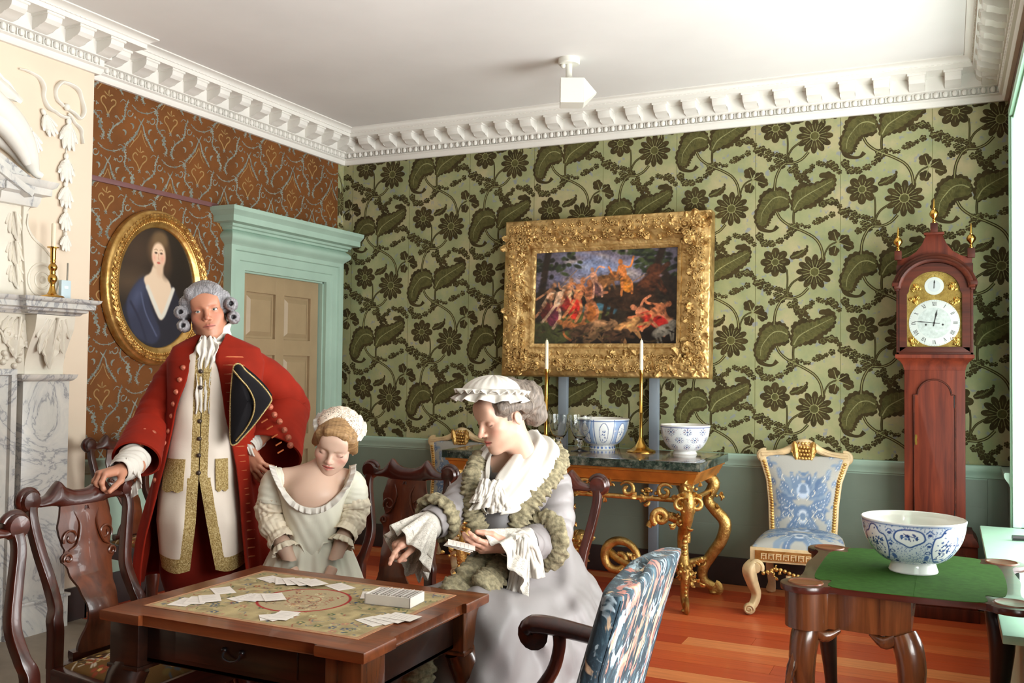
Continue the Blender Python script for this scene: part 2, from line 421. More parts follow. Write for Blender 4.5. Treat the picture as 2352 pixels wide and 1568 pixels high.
def flock_cell(F,x0,z0):
    """one repeat of the flock pattern; motif drawn in a 770 x 1220 unit drop"""
    kx,kz=.000702,.00073
    def q(pts): return [(x0+(a-525)*kx,z0-(b-10)*kz) for a,b in pts]
    L=1000*kx
    def flower(cx,cy,r,n,inner,pw,seed,lines=True):
        c=q([(cx,cy)])[0]; th=np.linspace(0,2*PI,n*10,endpoint=False); rr=r*kx*(inner+(1-inner)*np.abs(np.cos(n*th/2+seed))**pw)
        F.poly([(c[0]+rr[i]*math.cos(th[i]),c[1]+rr[i]*math.sin(th[i])) for i in range(len(th))],1,.0006)
        if lines:
            for i in range(n):
                a=2*PI*(i+.5)/n+ -2*seed/n; u=(math.cos(a),math.sin(a)); R1=r*kx
                F.rib([(c[0]+u[0]*R1*.22,c[1]+u[1]*R1*.22),(c[0]+u[0]*R1*inner*.97,c[1]+u[1]*R1*inner*.97)],.0035,2,.0016)
                b=a+PI/n; u=(math.cos(b),math.sin(b)); F.rib([(c[0]+u[0]*R1*.4,c[1]+u[1]*R1*.4),(c[0]+u[0]*R1*.72,c[1]+u[1]*R1*.72)],[.002,.006,.002],3,.0017,6)
            F.poly([(c[0]+.24*r*kx*math.cos(t),c[1]+.24*r*kx*math.sin(t)) for t in np.linspace(0,2*PI,16,endpoint=False)],4,.0013)
            F.rib([(c[0]+.24*r*kx*math.cos(t),c[1]+.24*r*kx*math.sin(t)) for t in np.linspace(0,2*PI,16)],.005,2,.0018)
    def stem(pts,w=26):
        F.rib(q(pts),w*kx,1,.0005,18); F.rib(q(pts),w*kx*.30,2,.0015,18)
    def thin(pts,w=15): F.rib(q(pts),w*kx,1,.0005,12); F.rib(q(pts),w*kx*.2,3,.0015,12)
    def leaf(outline,mid,veins,lob,amp=14,lm=2):
        o_=scal(q(outline),110,amp*kx,lob,.6); F.poly(o_,1,.0007); m_=spline(q(mid),40)
        if len(outline)>9:
            ii=[int(np.argmin(np.hypot(m_[:,0]-p[0],m_[:,1]-p[1]))) for p in o_]; F.poly([tuple(m_[i]+(p-m_[i])*.66) for p,i in zip(o_,ii)],4,.0012)
        F.rib(q(mid),[.008,.006,.003],lm,.0018,20)
        m=spline(q(mid),24)
        for i in range(2,22,2):
            for s in (-1,1):
                d=m[i+1]-m[i-1]; d/=np.linalg.norm(d)+1e-9; nn=np.array((-d[1],d[0]))*s; Lg=veins*kx*math.sin(PI*(i+1)/25)
                e=m[i]+nn*Lg+d*Lg*.5; F.rib([m[i],(m[i]+e)/2+nn*Lg*.08,e],[.0035,.002],3,.0017,5)
    # stems
    stem([(720,450),(760,520),(850,590),(960,640),(1070,710),(1125,800),(1140,900)])
    stem([(1010,1150),(950,1210),(870,1240),(790,1240),(740,1300),(710,1380),(700,1480)])
    thin([(880,600),(875,520),(880,440)],22); thin([(1150,880),(1165,830),(1200,780),(1260,750)],16)
    thin([(930,1060),(870,1100),(835,1150),(815,1210)],20); thin([(815,980),(822,1060),(818,1180)],16)
    # paired leaves
    leaf([(825,345),(815,420),(740,440),(690,470),(655,520),(640,560),(600,580),(540,550),(525,470),(560,380),(580,300),(650,250),(740,240),(810,280)],[(820,345),(760,318),(690,330),(630,390),(585,460),(575,540)],58,26,20)
    F.rib(q([(555,520),(570,590),(630,622),(690,622),(730,585)]),[.05,.035,.02,.016,.03],1,.0007,20)
    leaf([(875,450),(870,340),(880,260),(960,225),(1060,225),(1170,190),(1225,190),(1235,260),(1180,320),(1110,370),(1050,420),(960,430)],[(880,440),(925,365),(1010,310),(1110,260),(1220,205)],62,24,20)
    F.poly(scal(q([(1105,150),(1180,125),(1240,160),(1250,215),(1225,265),(1215,215),(1170,180)]),60,10*kx,9),1,.0007)
    F.rib(q([(830,330),(850,370),(880,440)]),.016,1,.0006,8)
    for a,b,r in ((940,185,26),(985,165,30),(1010,195,22),(960,215,24)): flower(a,b,r,6,.65,.6,.2*a,False)
    # flowers
    flower(1065,1010,165,12,.66,.75,.3); flower(710,910,138,8,.58,.5,.1)
    leaf([(850,880),(880,830),(930,820),(985,800),(1000,770),(1000,820),(970,860),(920,880)],[(855,872),(920,848),(990,800)],14,12,8,3)
    # trefoil
    for cx,cy,rx in ((1235,690,56),(1235,830,50),(1330,735,52),(1365,790,50)): flower(cx,cy,rx,5,.74,.6,cx*.01,False)
    for e in ((1235,660),(1240,850),(1345,710),(1385,800)): F.rib(q([(1265,755),((1265+e[0])/2,(755+e[1])/2),e]),[.006,.003],2,.0018,6)
    # garlands
    rr=random.Random(5)
    def garland(pts,n,r0,r1):
        for (a,b) in spline(pts,n):
            a+=rr.uniform(-14,14); b+=rr.uniform(-16,16); r=rr.uniform(r0,r1); k=rr.choice((4,5,6)); flower(a,b,r,k,.58,.55,rr.random()*3,False)
            c=q([(a,b)])[0]; F.rib([(c[0]+.5*r*kx*math.cos(t),c[1]+.5*r*kx*math.sin(t)) for t in np.linspace(0,rr.uniform(3,6),9)],.0032,3,.0018)
            if rr.random()<.5: F.rib([(c[0]-.8*r*kx,c[1]),(c[0]+.4*r*kx,c[1]+.5*r*kx)],.003,2,.0019)
    garland([(900,580),(990,600),(1070,570),(1140,545),(1210,520)],10,20,36); garland([(1130,400),(1200,400),(1260,410),(1310,470),(1400,510),(1480,540),(1560,560)],13,22,40)
    garland([(550,660),(590,710),(660,735),(750,710),(850,660)],11,26,42); garland([(860,600),(900,620),(850,570)],5,22,34)
    garland([(540,1100),(620,1150),(700,1190),(780,1230),(830,1215)],9,24,40); garland([(860,1290),(900,1340),(960,1360),(1020,1310),(1090,1270),(1170,1270),(1240,1300),(1270,1350)],15,24,38)
    garland([(730,1250),(690,1270),(860,1260),(900,1290)],5,24,36)
def build_back():
    mb=MB(); mb.add(box(-.2,5.3,0,.12,0,3.31),0); F=Flat(mb,lambda a,b,h:(a,-h,b))
    for k in range(-7,3):
        x0=3.332+.54*k; off=0 if k%2==0 else .4455
        for j in range(-2,3):
            z0=1.911+off+.891*j
            if z0-.95<3.2 and z0>.3: 
                sub=MB(); flock_cell(Flat(sub,lambda a,b,h:(a,-h,b)),x0,z0)
                V=np.concatenate(sub.v)
                for f,mi in zip(sub.f,sub.m):
                    p=V[list(f)]
                    if p[:,2].max()>3.2 or p[:,2].min()<.80 or p[:,0].max()>5.25 or p[:,0].min()<-.11: continue
                    mb.add((p,[tuple(range(len(f)))]),mi)
        mb.add(box(x0-.0015,x0+.0015,-.0004,0,.87,3.1),3)
    struct(mb.obj('wall_back',[m_pgreen,m_flock,m_flockl,m_flockv,m_flocki],flat=True))
    w=MB()
    for z0,z1 in ((.18,.395),(.398,.618),(.621,.83)): w.add(box(.0,4.71,-.014,0,z0,z1,.002,1))
    w.add(box(4.71,4.83,-.018,0,.18,.83,.002,1)); w.add(box(0,4.83,-.0135,0,.18,.83))
    struct(w.obj('wall_back_wainscot',m_sage))
    struct(MB().add(box(0,4.83,-.022,0,0,.18,.005)).obj('baseboard_back',m_skirt))
    r=MB(); _dp=[(0,.775),(.012,.775),(.016,.79),(.024,.795),(.028,.812),(.042,.83),(.050,.845),(.052,.866),(.046,.872),(0,.872)]; r.add(mitre([(0,-1.40),(0,-2.565)],_dp)); r.add(mitre([(4.83,0),(.055,0)],[(0,.775),(.012,.775),(.016,.79),(.024,.795),(.028,.812),(.042,.83),(.050,.845),(.052,.866),(.046,.872),(0,.872)]))
    r.add(mitre([(4.83,-.44),(4.83,0)],[(0,.775),(.012,.775),(.016,.79),(.024,.795),(.028,.812),(.042,.83),(.050,.845),(.052,.866),(.046,.872),(0,.872)]))
    struct(r.obj('trim_1',m_mint))
build_back()
def brown_cell(F,y0,z0):
    ky,kz=.000719,.000547
    def q(pts): return [(y0+(a-180)*ky,z0-((b-300)-.309*(a-180))*kz) for a,b in pts]
    def rb(p,w,mi=1,n=14,h=.0006): F.rib(q(p),w,mi,h,n)
    def blobs(p,n,r,mi=1,seed=0):
        g=random.Random(seed)
        for a,b in spline(p,n):
            c=q([(a,b)])[0]; e=r*g.uniform(.6,1.25); k=g.choice((3,4,5)); o=g.random()*6
            F.poly([(c[0]+e*(.55+.45*math.cos(k*t+o))*math.cos(t),c[1]+e*(.55+.45*math.cos(k*t+o))*math.sin(t)) for t in np.linspace(0,2*PI,20,endpoint=False)],mi,.0008)
    rb([(180,295),(150,215),(115,165),(108,120),(135,95),(158,125)],.008,2); rb([(180,295),(215,225),(252,190),(255,150),(225,135),(208,155)],.008,2)
    for p in ([(180,95),(150,60),(140,42)],[(185,95),(185,50),(190,30)],[(190,100),(215,85),(228,95)]): rb(p,[.004,.009,.003],2,8)
    blobs([(178,300),(180,310)],2,.012)
    g1=[(385,150),(358,225),(352,300),(318,372),(240,430),(200,505),(195,545),(215,590)]; rb(g1,.009,1,24); blobs(g1,13,.017,1,1)
    g2=[(690,262),(710,340),(700,430),(732,490),(790,570),(785,630),(822,700),(808,750)]; rb(g2,.009,1,24); blobs(g2,13,.017,1,2)
    ch=[(430,190),(470,235),(520,268),(600,280),(660,258),(700,250)]; rb(ch,.005); blobs(ch,8,.010,1,3)
    for c,s in (((405,275),1),((655,362),-1)):
        t=np.linspace(0,5.6,20); rb([(c[0]+s*(34-3.5*x)*math.cos(x),c[1]+(48-5*x)*math.sin(x)) for x in t],.0065,1,26)
    rb([(498,340),(560,440)],[.004,.010,.004]); rb([(560,330),(500,445)],[.004,.010,.004])
    v1=[(515,420),(488,490),(440,560),(370,630)]; v2=[(552,430),(572,520),(615,610),(665,705)]; rb(v1,.010,1,18); rb(v2,.010,1,18); blobs(v1[1:],7,.016,1,4); blobs(v2[1:],7,.016,1,5)
    rb([(530,470),(500,540),(450,600),(410,660)],.005,2); rb([(535,480),(565,590),(600,660)],.005,2)
    for c in ((420,430),(340,500),(640,500),(708,610)):
        s=1 if c[0]<500 else -1; t=np.linspace(-1.9,.9,10); rb([(c[0]+s*26*math.cos(x),c[1]+34*math.sin(x)) for x in t],[.003,.016,.003],1,12)
    for c in ((460,325),(600,372),(770,590),(260,320),(745,380)): blobs([c,(c[0]+4,c[1]+4)],2,.011,1,c[0])
    for p in ([(360,150),(330,130),(300,160)],[(300,360),(270,310),(245,320)],[(745,470),(790,470),(800,500)],[(700,250),(660,215),(630,220)],[(230,430),(235,395),(215,380)]): rb(p,[.006,.003],1,8)
def build_left():
    mb=MB(); mb.add(box(-.12,0,-2.6,.1,0,3.31),0)
    # leave the door opening free
    mb=MB(); mb.add(box(-.12,0,-2.6,-1.2,0,3.31),0); mb.add(box(-.12,0,-.25,.1,0,3.31),0); mb.add(box(-.12,0,-1.2,-.25,2.09,3.31),0)
    for k in range(-2,11):
        y0=-2.377+.2445*k; off=0 if k%2==0 else -.285
        for j in range(-3,2):
            z0=2.895+off+.575*j; sub=MB(); brown_cell(Flat(sub,lambda a,b,h:(h,a,b)),y0,z0); V=np.concatenate(sub.v)
            for f,mi in zip(sub.f,sub.m):
                p=V[list(f)]
                if p[:,2].max()>3.2 or p[:,2].min()<.85 or p[:,1].max()>-.08 or p[:,1].min()<-2.6: continue
                if p[:,1].max()>-1.21 and p[:,2].min()<2.1: continue
                mb.add((p,[tuple(range(len(f)))]),mi)
    mb.add(box(-.01,.0012,-.078,0,.87,3.1),3)
    sub=MB(); F=Flat(sub,lambda a,b,h:(.0012+h,a,b)); flock_cell(F,-.45,2.6); flock_cell(F,-.45,1.71); flock_cell(F,-.45,3.49); V=np.concatenate(sub.v)
    for f,mi in zip(sub.f,sub.m):
        p=V[list(f)]
        if p[:,2].min()<.9 or p[:,2].max()>3.1 or p[:,1].max()<-.078 or p[:,1].min()>0: continue
        p=clip(clip(list(map(tuple,p)),1,-.078,1),1,0.0,-1)
        if len(p)>2: mb.add((p,[tuple(range(len(p)))]),mi+3 if mi<2 else {2:6,3:7,4:5}[mi])
    struct(mb.obj('wall_left',[m_pbrown,m_pblue,m_ptan,m_pgreen,m_flock,m_flocki,m_flockl,m_flockv],flat=True))
    struct(MB().add(box(0,.014,-2.57,-1.40,.19,.80)).obj('wall_left_wainscot',m_mint))
    b=MB(); b.add(box(0,.022,-2.57,-1.40,0,.19,.004)); b.add(box(.10,.12,-6.0,-2.545,0,.185,.004)); b.add(box(0,.12,-2.565,-2.545,0,.185,.004)); struct(b.obj('baseboard_left',m_skirt))
    struct(MB().add(box(0,.016,-2.56,-1.46,2.485,2.515,.003)).obj('trim_2',m_batten))
build_left()
def build_breast():
    b=MB(); b.add(box(-.4,.10,-6.2,-3.16,1.34,3.31)); b.add(box(-.4,.10,-3.16,-2.565,0,3.31)); b.add(box(-.4,.10,-6.2,-4.6,0,1.34))
    struct(b.obj('wall_chimney_breast',m_cream,flat=True))
    f=MB(); f.add(box(-.6,-.4,-4.6,-3.1,0,1.4)); struct(f.obj('wall_firebox',plain('sooty_brick',(26,22,24),.9)))
    e=MB(); e.add(box(-.12,.1,-8.9,-6.2,0,3.31)); e.add(box(-.12,5.2,-9.0,-8.9,0,3.31)); struct(e.obj('wall_front',m_brownwall,flat=True))
build_breast()
def build_right():
    w=MB(); X0,X1=4.83,5.15; zs,zt=.58,2.86; ops=[(-2.9,-.46),(-5.5,-3.5)]
    ys=[0.0]
    for a,b in ops: ys+= [b,a]
    ys.append(-8.9)
    for i in range(0,len(ys),2): w.add(box(X0,X1,ys[i+1],ys[i],0,3.31),0)
    for a,b in ops: w.add(box(X0,X1,a,b,0,zs-.03),0); w.add(box(X0,X1,a,b,zt,3.31),0)
    struct(w.obj('wall_right',m_brownwall,flat=True))
    m_rev=plain('pale_mint_reveal_paint',(176,216,192),.4,var=.02)
    for i,(a,b) in enumerate(ops):
        r=MB(); t=.02
        r.add(box(X0-.002,X1,b-t,b+.001,zs,zt,.003)); r.add(box(X0-.002,X1,a-.001,a+t,zs,zt,.003)); r.add(box(X0-.002,X1,a,b,zt-t,zt+.001,.003))
        for y in (b,a): 
            s=-1 if y==b else 1; r.add(box(X0-.022,X0,min(y,y-s*.05)-.0,max(y,y-s*.05),zs-.02,zt+.05,.004)); r.add(box(X0-.012,X0+.03,min(y+s*.012,y+s*.035),max(y+s*.012,y+s*.035),zs,zt-.01,.004))
        r.add(box(X0-.022,X0,a,b,zt,zt+.05,.004))
        o=struct(r.obj('window_%d'%(i+1),m_rev))
        g=MB(); xs=X0+.22
        for y in np.linspace(a+.02,b-.02,5)[[0,1,2,3,4]]: g.add(box(xs,xs+.04,y-.018,y+.018,zs,zt-.02,.004))
        for z in np.linspace(zs+.02,zt-.04,6): g.add(box(xs,xs+.04,a+.02,b-.02,z-.018,z+.018,.004))
        g.obj('window_sash',m_white,parent=o)
    s=MB(); s.add(box(4.655,5.05,-2.9,-.5,.55,.58,.006)); s.add(box(4.73,4.83,-2.88,-.52,0,.55)); struct(s.obj('trim_3',m_rev)); 
    sb=MB(); sb.add(box(X0-.02,X0,-.46,0,0,.19,.004)); struct(sb.obj('baseboard_right',m_skirt))
    pn=MB(); pn.add(box(X0-.012,X0,-.46,0,.19,.80)); struct(pn.obj('wall_right_wainscot',m_sage))
build_right()
# ================================================================ ceiling and cornice
struct(MB().add(box(-.6,5.3,-9,.15,3.31,3.45)).obj('ceiling',m_ceil,flat=True))
def build_cornice():
    prof=[(0,3.068),(.022,3.068),(.03,3.08),(.034,3.10),(.05,3.108),(.052,3.112),(.036,3.118),(.036,3.15),(.062,3.158),(.064,3.165),(.064,3.245),(.195,3.247),(.195,3.272),(.203,3.276),(.207,3.284),(.228,3.298),(.242,3.303),(.242,3.312),(0,3.312)]
    path=[(4.83,-8.9),(4.83,0),(0,0),(0,-2.565),(.10,-2.565),(.10,-6.2)]
    mb=MB(); mb.add(mitre(path,prof))
    mp=[(.062,3.246),(.172,3.246),(.180,3.232),(.176,3.208),(.158,3.190),(.128,3.184),(.104,3.176),(.086,3.166),(.062,3.162)]
    def mod(o,d,n): # modillion centred at o, along d, outward n
        M=frame((o[0],o[1],0),(n[0],n[1],0),(0,0,1),(d[0],d[1],0)); v,f=prism(mp,-.046,.046,.005,2); mb.add((v,f),0,M)
        v,f=prism([(.06,3.247),(.186,3.247),(.186,3.238),(.182,3.234),(.06,3.234)],-.053,.053); mb.add((v,f),0,M)
    def run(a,b,n,first=.1,sk=.1):
        a,b=np.array(a),np.array(b); L=np.linalg.norm(b-a); d=(b-a)/L; k=int(round((L-2*sk)/.2))
        for i in range(k+1):
            p=a+d*(sk+(L-2*sk)*i/k); mod(p,d,n)
        m=int(L/.052)
        for i in range(m):
            p=a+d*(.03+(L-.06)*i/(m-1)); c=p+np.array(n)*.044
            mb.add(sphere((0,0,0),1,8,5),0,frame((c[0],c[1],3.136),(d[0]*.0165,d[1]*.0165,0),(n[0]*.014,n[1]*.014,0),(0,0,.020)))
            p=p+d*.026; c=p+np.array(n)*.04; mb.add(box(-.003,.003,-.008,.008,-.018,.016),0,frame((c[0],c[1],3.136),(d[0],d[1],0),(n[0],n[1],0),(0,0,1)))
        m=int((L-.4)/.03)
        for i in range(m):
            p=a+d*(.2+(L-.4)*i/(m-1))+np.array(n)*.2; mb.add(box(-.008,.008,-.003,.004,-.006,.006),0,frame((p[0],p[1],3.279),(d[0],d[1],0),(n[0],n[1],0),(0,0,1)))
    run((0,0),(4.83,0),(0,-1)); run((0,-2.565),(0,0),(1,0),sk=.14); run((.10,-4.6),(.10,-2.565),(1,0),sk=.0); run((4.83,-4.2),(4.83,0),(-1,0),sk=.1)
    struct(mb.obj('trim_4',m_white,angle=30))
build_cornice()
# ================================================================ door
def build_door():
    d=MB(); X=-.045; Y0,Y1,zt=-1.2,-.27,2.085
    st=.095; rows=[(.22,.78),(.90,1.50),(1.62,1.95)]; ym=(Y0+Y1)/2
    d.add(box(X-.035,X-.012,Y0,Y1,0,zt))
    cols=[(Y0+st,ym-.05),(ym+.05,Y1-st)]
    for a,b in ((Y0,Y0+st),(ym-.05,ym+.05),(Y1-st,Y1)): d.add(box(X-.012,X+.012,a,b,0,zt,.004))
    zz=[0]+[q for r in rows for q in r]+[zt]
    for i in range(0,len(zz),2): 
        for a,b in cols: d.add(box(X-.012,X+.0118,a-.004,b+.004,zz[i],zz[i+1],.004))
    for a,b in cols:
        for z0,z1 in rows:
            v=[(X-.012,a,z0),(X-.012,b,z0),(X-.012,b,z1),(X-.012,a,z1)]; k=.05
            v+=[(X-.010,a+.018,z0+.018),(X-.010,b-.018,z0+.018),(X-.010,b-.018,z1-.018),(X-.010,a+.018,z1-.018)]
            v+=[(X+.006,a+k,z0+k),(X+.006,b-k,z0+k),(X+.006,b-k,z1-k),(X+.006,a+k,z1-k)]
            d.add((v,[(4,5,9,8),(5,6,10,9),(6,7,11,10),(7,4,8,11),(8,9,10,11),(0,1,5,4),(1,2,6,5),(2,3,7,6),(3,0,4,7)]))
    o=struct(d.obj('door_1',m_doorp,flat=True))
    c=MB(); # casing, mitred architrave on the wall plane
    prof=[(0,.0),(0,.055),(.018,.066),(.05,.066),(.058,.058),(.10,.056),(.106,.044),(.17,.04),(.178,.0)]
    # path in (Y,Z) travelling so that LEFT is outside the opening
    path=[(-.25,0),(-.25,2.09),(-1.2,2.09),(-1.2,0)]
    # left of travel going up at Y=-.25 is toward -Y (inside) -> use negative offsets
    v,f=mitre(path,[(-a,b) for a,b in prof]); M=frame((0,0,0),(0,1,0),(0,0,1),(1,0,0)); 
    # invert thickness profile: outer edge thick, stepping to the opening
    v2,f2=mitre(path,[(0,0),(0,.030),(-.06,.032),(-.066,.042),(-.125,.045),(-.131,.060),(-.168,.068),(-.178,.066),(-.178,0)]); c.add((v2,f2),0,M)
    c.add(box(-.12,.0,-1.2,-1.19,0,2.09)); c.add(box(-.12,0,-.262,-.25,0,2.09)); c.add(box(-.12,0,-1.2,-.25,2.078,2.09))
    c.obj('door_frame',m_mint,parent=o)
    h=MB(); # pulvinated frieze and cornice with returns
    a,b=-1.378,-.075
    def ret(prof): h.add(mitre([(0,b),(0,a)] if False else [(0,a),(0,b)],prof))
    pr=[(0,2.245),(.066,2.25),(.075,2.262)]+[(.075+.035*math.sin(PI*t),2.262+.085*t) for t in np.linspace(.05,.95,9)]+[(.075,2.347),(.088,2.352),(.092,2.366),(.108,2.372),(.112,2.388),(.175,2.392),(.175,2.432),(.180,2.438),(.195,2.452),(.208,2.464),(.212,2.490),(0,2.490)]
    # sweep round both ends: wall -> out -> along -> back, as a mitred path
    off=np.array(pr); K=.0
    path=[(0.0,a+.07),(.0,b-.07)]
    def end(sgn,y):
        rings=[]
        for t in (0,1): rings.append(None)
    P=[]
    for (o_,z) in pr: P.append([(0,a+.066-o_,z),(o_,a+.066-o_,z),(o_,b-.066+o_,z),(0,b-.066+o_,z)])
    P=np.array(P); h.add(grid(P,flip=True))
    h.add((P[-1],[(0,1,2,3)])); 
    h.obj('door_cornice',m_mint,parent=o,angle=30)
build_door()
# ================================================================ furniture materials
m_mahog=wood('mahogany',(38,14,10),(82,32,20),2,9,.28,.2)
m_mahogx=wood('mahogany_rail',(36,14,10),(80,31,20),0,9,.28,.2)
m_splat=wood('figured_mahogany',(54,22,12),(112,54,28),2,7,.32,.2,6)
m_walnut=wood('walnut',(74,34,14),(136,70,32),0,8,.34,.12)
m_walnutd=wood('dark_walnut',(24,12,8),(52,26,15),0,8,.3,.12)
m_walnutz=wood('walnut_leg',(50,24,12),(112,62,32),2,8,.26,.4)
m_clock=wood('clock_mahogany',(60,20,11),(108,44,24),2,7,.5,.0,spec=.2)
m_clockx=wood('clock_hood_mahogany',(42,16,10),(84,36,21),0,7,.5,.0,spec=.2)
def gold(name,a,b,rough=.34,bs=45,bump=.5):
    n=NT(name); v=n.co(); f=n.noise(v,18,4); c=n.ramp(f,[(.3,a),(.7,b)]); n.bump(n.noise(v,bs,4,.6),bump,.006); return n.set(rough,.85,.5,c)
m_gold=gold('burnished_gilding',(182,138,70),(226,188,118),.34,40,.25)
m_gilt=gold('carved_gilding',(160,116,56),(228,190,116),.38,70,.7)
m_giltw=plain('gilded_frieze',(178,112,44),.4,.45,var=.2,vs=6)
m_frame=gold('old_frame_gilding',(158,122,72),(224,190,126),.46,90,1.0)
m_paint=attr_mat('painted_surface',.62,0,.3)
m_oil=attr_mat('oil_paint_varnish',.32,0,.5)
m_cloth=attr_mat('woven_cover',.9,0,.08,.35,220)
m_cer=attr_mat('glazed_earthenware',.14,0,.6,coat=.4)
m_ivory=plain('ivory_gesso',(206,180,138),.5,var=.1,vs=14,bump=.2)
def _marble():
    n=NT('veined_white_marble'); v=n.co((1,1,.7)); w=n.noise(v,3,6,.62,1.6); g=n.noise(v,1.5,4)
    c=n.ramp(w,[(.40,(210,206,198)),(.485,(196,194,190)),(.505,(142,142,146)),(.53,(198,196,190)),(.7,(218,213,204))]); c=n.mix(n.ramp(g,[(.45,0.0),(.7,.35)]),c,(176,174,172)); return n.set(.28,0,.5,c)
m_marble=_marble()
m_statuary=plain('statuary_marble',(222,214,198),.4,var=.04,vs=5)
m_plaster=plain('white_stucco',(228,224,214),.6,var=.03)
def _green_marble():
    n=NT('dark_green_marble'); v=n.co(); a=n.noise(v,22,5,.7); b=n.noise(v,60,3,.7)
    c=n.ramp(a,[(.35,(22,32,28)),(.5,(44,56,48)),(.62,(88,92,82)),(.75,(120,120,106))]); c=n.mix(n.ramp(b,[(.6,0.0),(.75,.5)]),c,(130,126,110)); return n.set(.12,0,.6,c,coat=.3)
m_gmarble=_green_marble()
def _inlay():
    n=NT('inlaid_marble_top'); v=n.co(); vo=n.n('ShaderNodeTexVoronoi',feature='F1'); vo.inputs['Scale'].default_value=9; n.l(v,vo.inputs['Vector'])
    s=n.n('ShaderNodeSeparateColor'); n.l(vo.outputs['Color'],s.inputs[0]); c=n.ramp(s.outputs[0],[(0,(60,62,56)),(.25,(120,92,80)),(.45,(76,62,60)),(.6,(150,120,96)),(.8,(98,98,92)),(1,(56,40,40))],'CONSTANT')
    c=n.mix(n.ramp(n.noise(v,30,4),[(.4,0.0),(.8,.5)]),c,(120,112,100)); return n.set(.12,0,.6,c,coat=.3)
m_inlay=_inlay()
m_baize=plain('green_baize',(50,82,32),.95,var=.1,vs=40,spec=.1)
m_blackl=plain('black_lacquered_wood',(24,20,22),.3,0,var=.1)
m_card=plain('playing_card_paper',(226,216,208),.7,var=.02)
m_ink=plain('faint_print_ink',(170,160,154),.8)
# ================================================================ painted covers
def embroid(c,x0,x1,y0,y1,n,seed,cols,r=.012):
    g=random.Random(seed)
    for i in range(n):
        x=g.uniform(x0,x1); y=g.uniform(y0,y1); k=g.choice(cols); a=g.random()*6; q=g.random()
        if q<.45:
            L=r*g.uniform(1.2,3); p=[(x,y),(x+L*math.cos(a),y+L*math.sin(a)),(x+1.6*L*math.cos(a+.9),y+1.6*L*math.sin(a+.9))]; c.line(p,r*.35,k,smooth=8,al=.85)
        elif q<.8: c.ell(x,y,r*g.uniform(.4,1.1),r*g.uniform(.25,.6),k,a,.4,.85)
        else:
            for j in range(5): c.ell(x+r*math.cos(a+j*1.256),y+r*math.sin(a+j*1.256),r*.5,r*.5,k,0,.4,.85)
            c.ell(x,y,r*.4,r*.4,(206,176,110),0,.3)
def seat_canvas(seed):
    c=Canvas(.5,.5,90,90,(112,84,48)); embroid(c,.03,.47,.03,.47,110,seed,[(150,74,52),(196,170,120),(84,92,96),(60,44,34),(196,186,168),(120,100,58)],.026); return c
def dome_cover(w_front,w_back,d,h,cv,th=.0,rise=.05,n=None):
    """upholstered seat pad (front at -Y) with colours from the canvas"""
    ny,nx=cv.ny,cv.nx; u=np.linspace(-1,1,nx); v=np.linspace(-1,1,ny); U,V=np.meshgrid(u,v); W=w_front+(w_back-w_front)*(V+1)/2
    e=np.clip(1-np.abs(U)**6,0,1)**.5*np.clip(1-np.abs(V)**6,0,1)**.5
    P=np.stack([U*W/2*.995,V*d/2,h+rise*e*(1-.25*(U**2+V**2))],-1); return grid(P)[0],grid(P)[1],cv.flat()
# ================================================================ splat-back dining chair (faces -Y)
def cabriole(mb,x,y,dx,dy,h,r=.034,mi=0,foot='pad',s=1.0):
    p=np.array([(.000,h),(.018,h*.93),(.030,h*.80),(.022,h*.62),(.004,h*.40),(-.006,h*.2),(-.002,h*.10),(.014,h*.045),(.018,.004)]); p[:,0]*=s
    path=spline([(x+dx*a,y+dy*a,z) for a,z in p],26); rad=[r,r*1.12,r*1.05,r*.84,r*.6,r*.5,r*.52,r*.78,r*.82]
    mb.add(tube(path,rad,12,up=(0,1,.01)),mi)
    if foot=='claw':
        mb.add(sphere((x+dx*.02,y+dy*.02,.028),(.03,.03,.028)),mi)
        for a in (-.8,0,.8):
            ca,sa=math.cos(a),math.sin(a); ex,ey=dx*ca-dy*sa,dx*sa+dy*ca; mb.add(tube(spline([(x+dx*.01,y+dy*.01,.075),(x+dx*.015+ex*.03,y+dy*.015+ey*.03,.045),(x+dx*.015+ex*.034,y+dy*.015+ey*.034,.012)],7),[.010,.009,.006],6),mi)
    else: mb.add(lathe([(r*.5,.012),(r*1.05,.010),(r*1.1,.004),(r*.9,0)],14),mi,T(x+dx*.016,y+dy*.016,0))
_zz=[.45,.56,.60,.64,.72,.82,.92,.985]; _yy=[.205,.206,.212,.226,.262,.284,.298,.314]; _sx=[.172,.170,.170,.158,.156,.178,.196,.186]
def by(z): return float(np.interp(z,_zz,_yy))
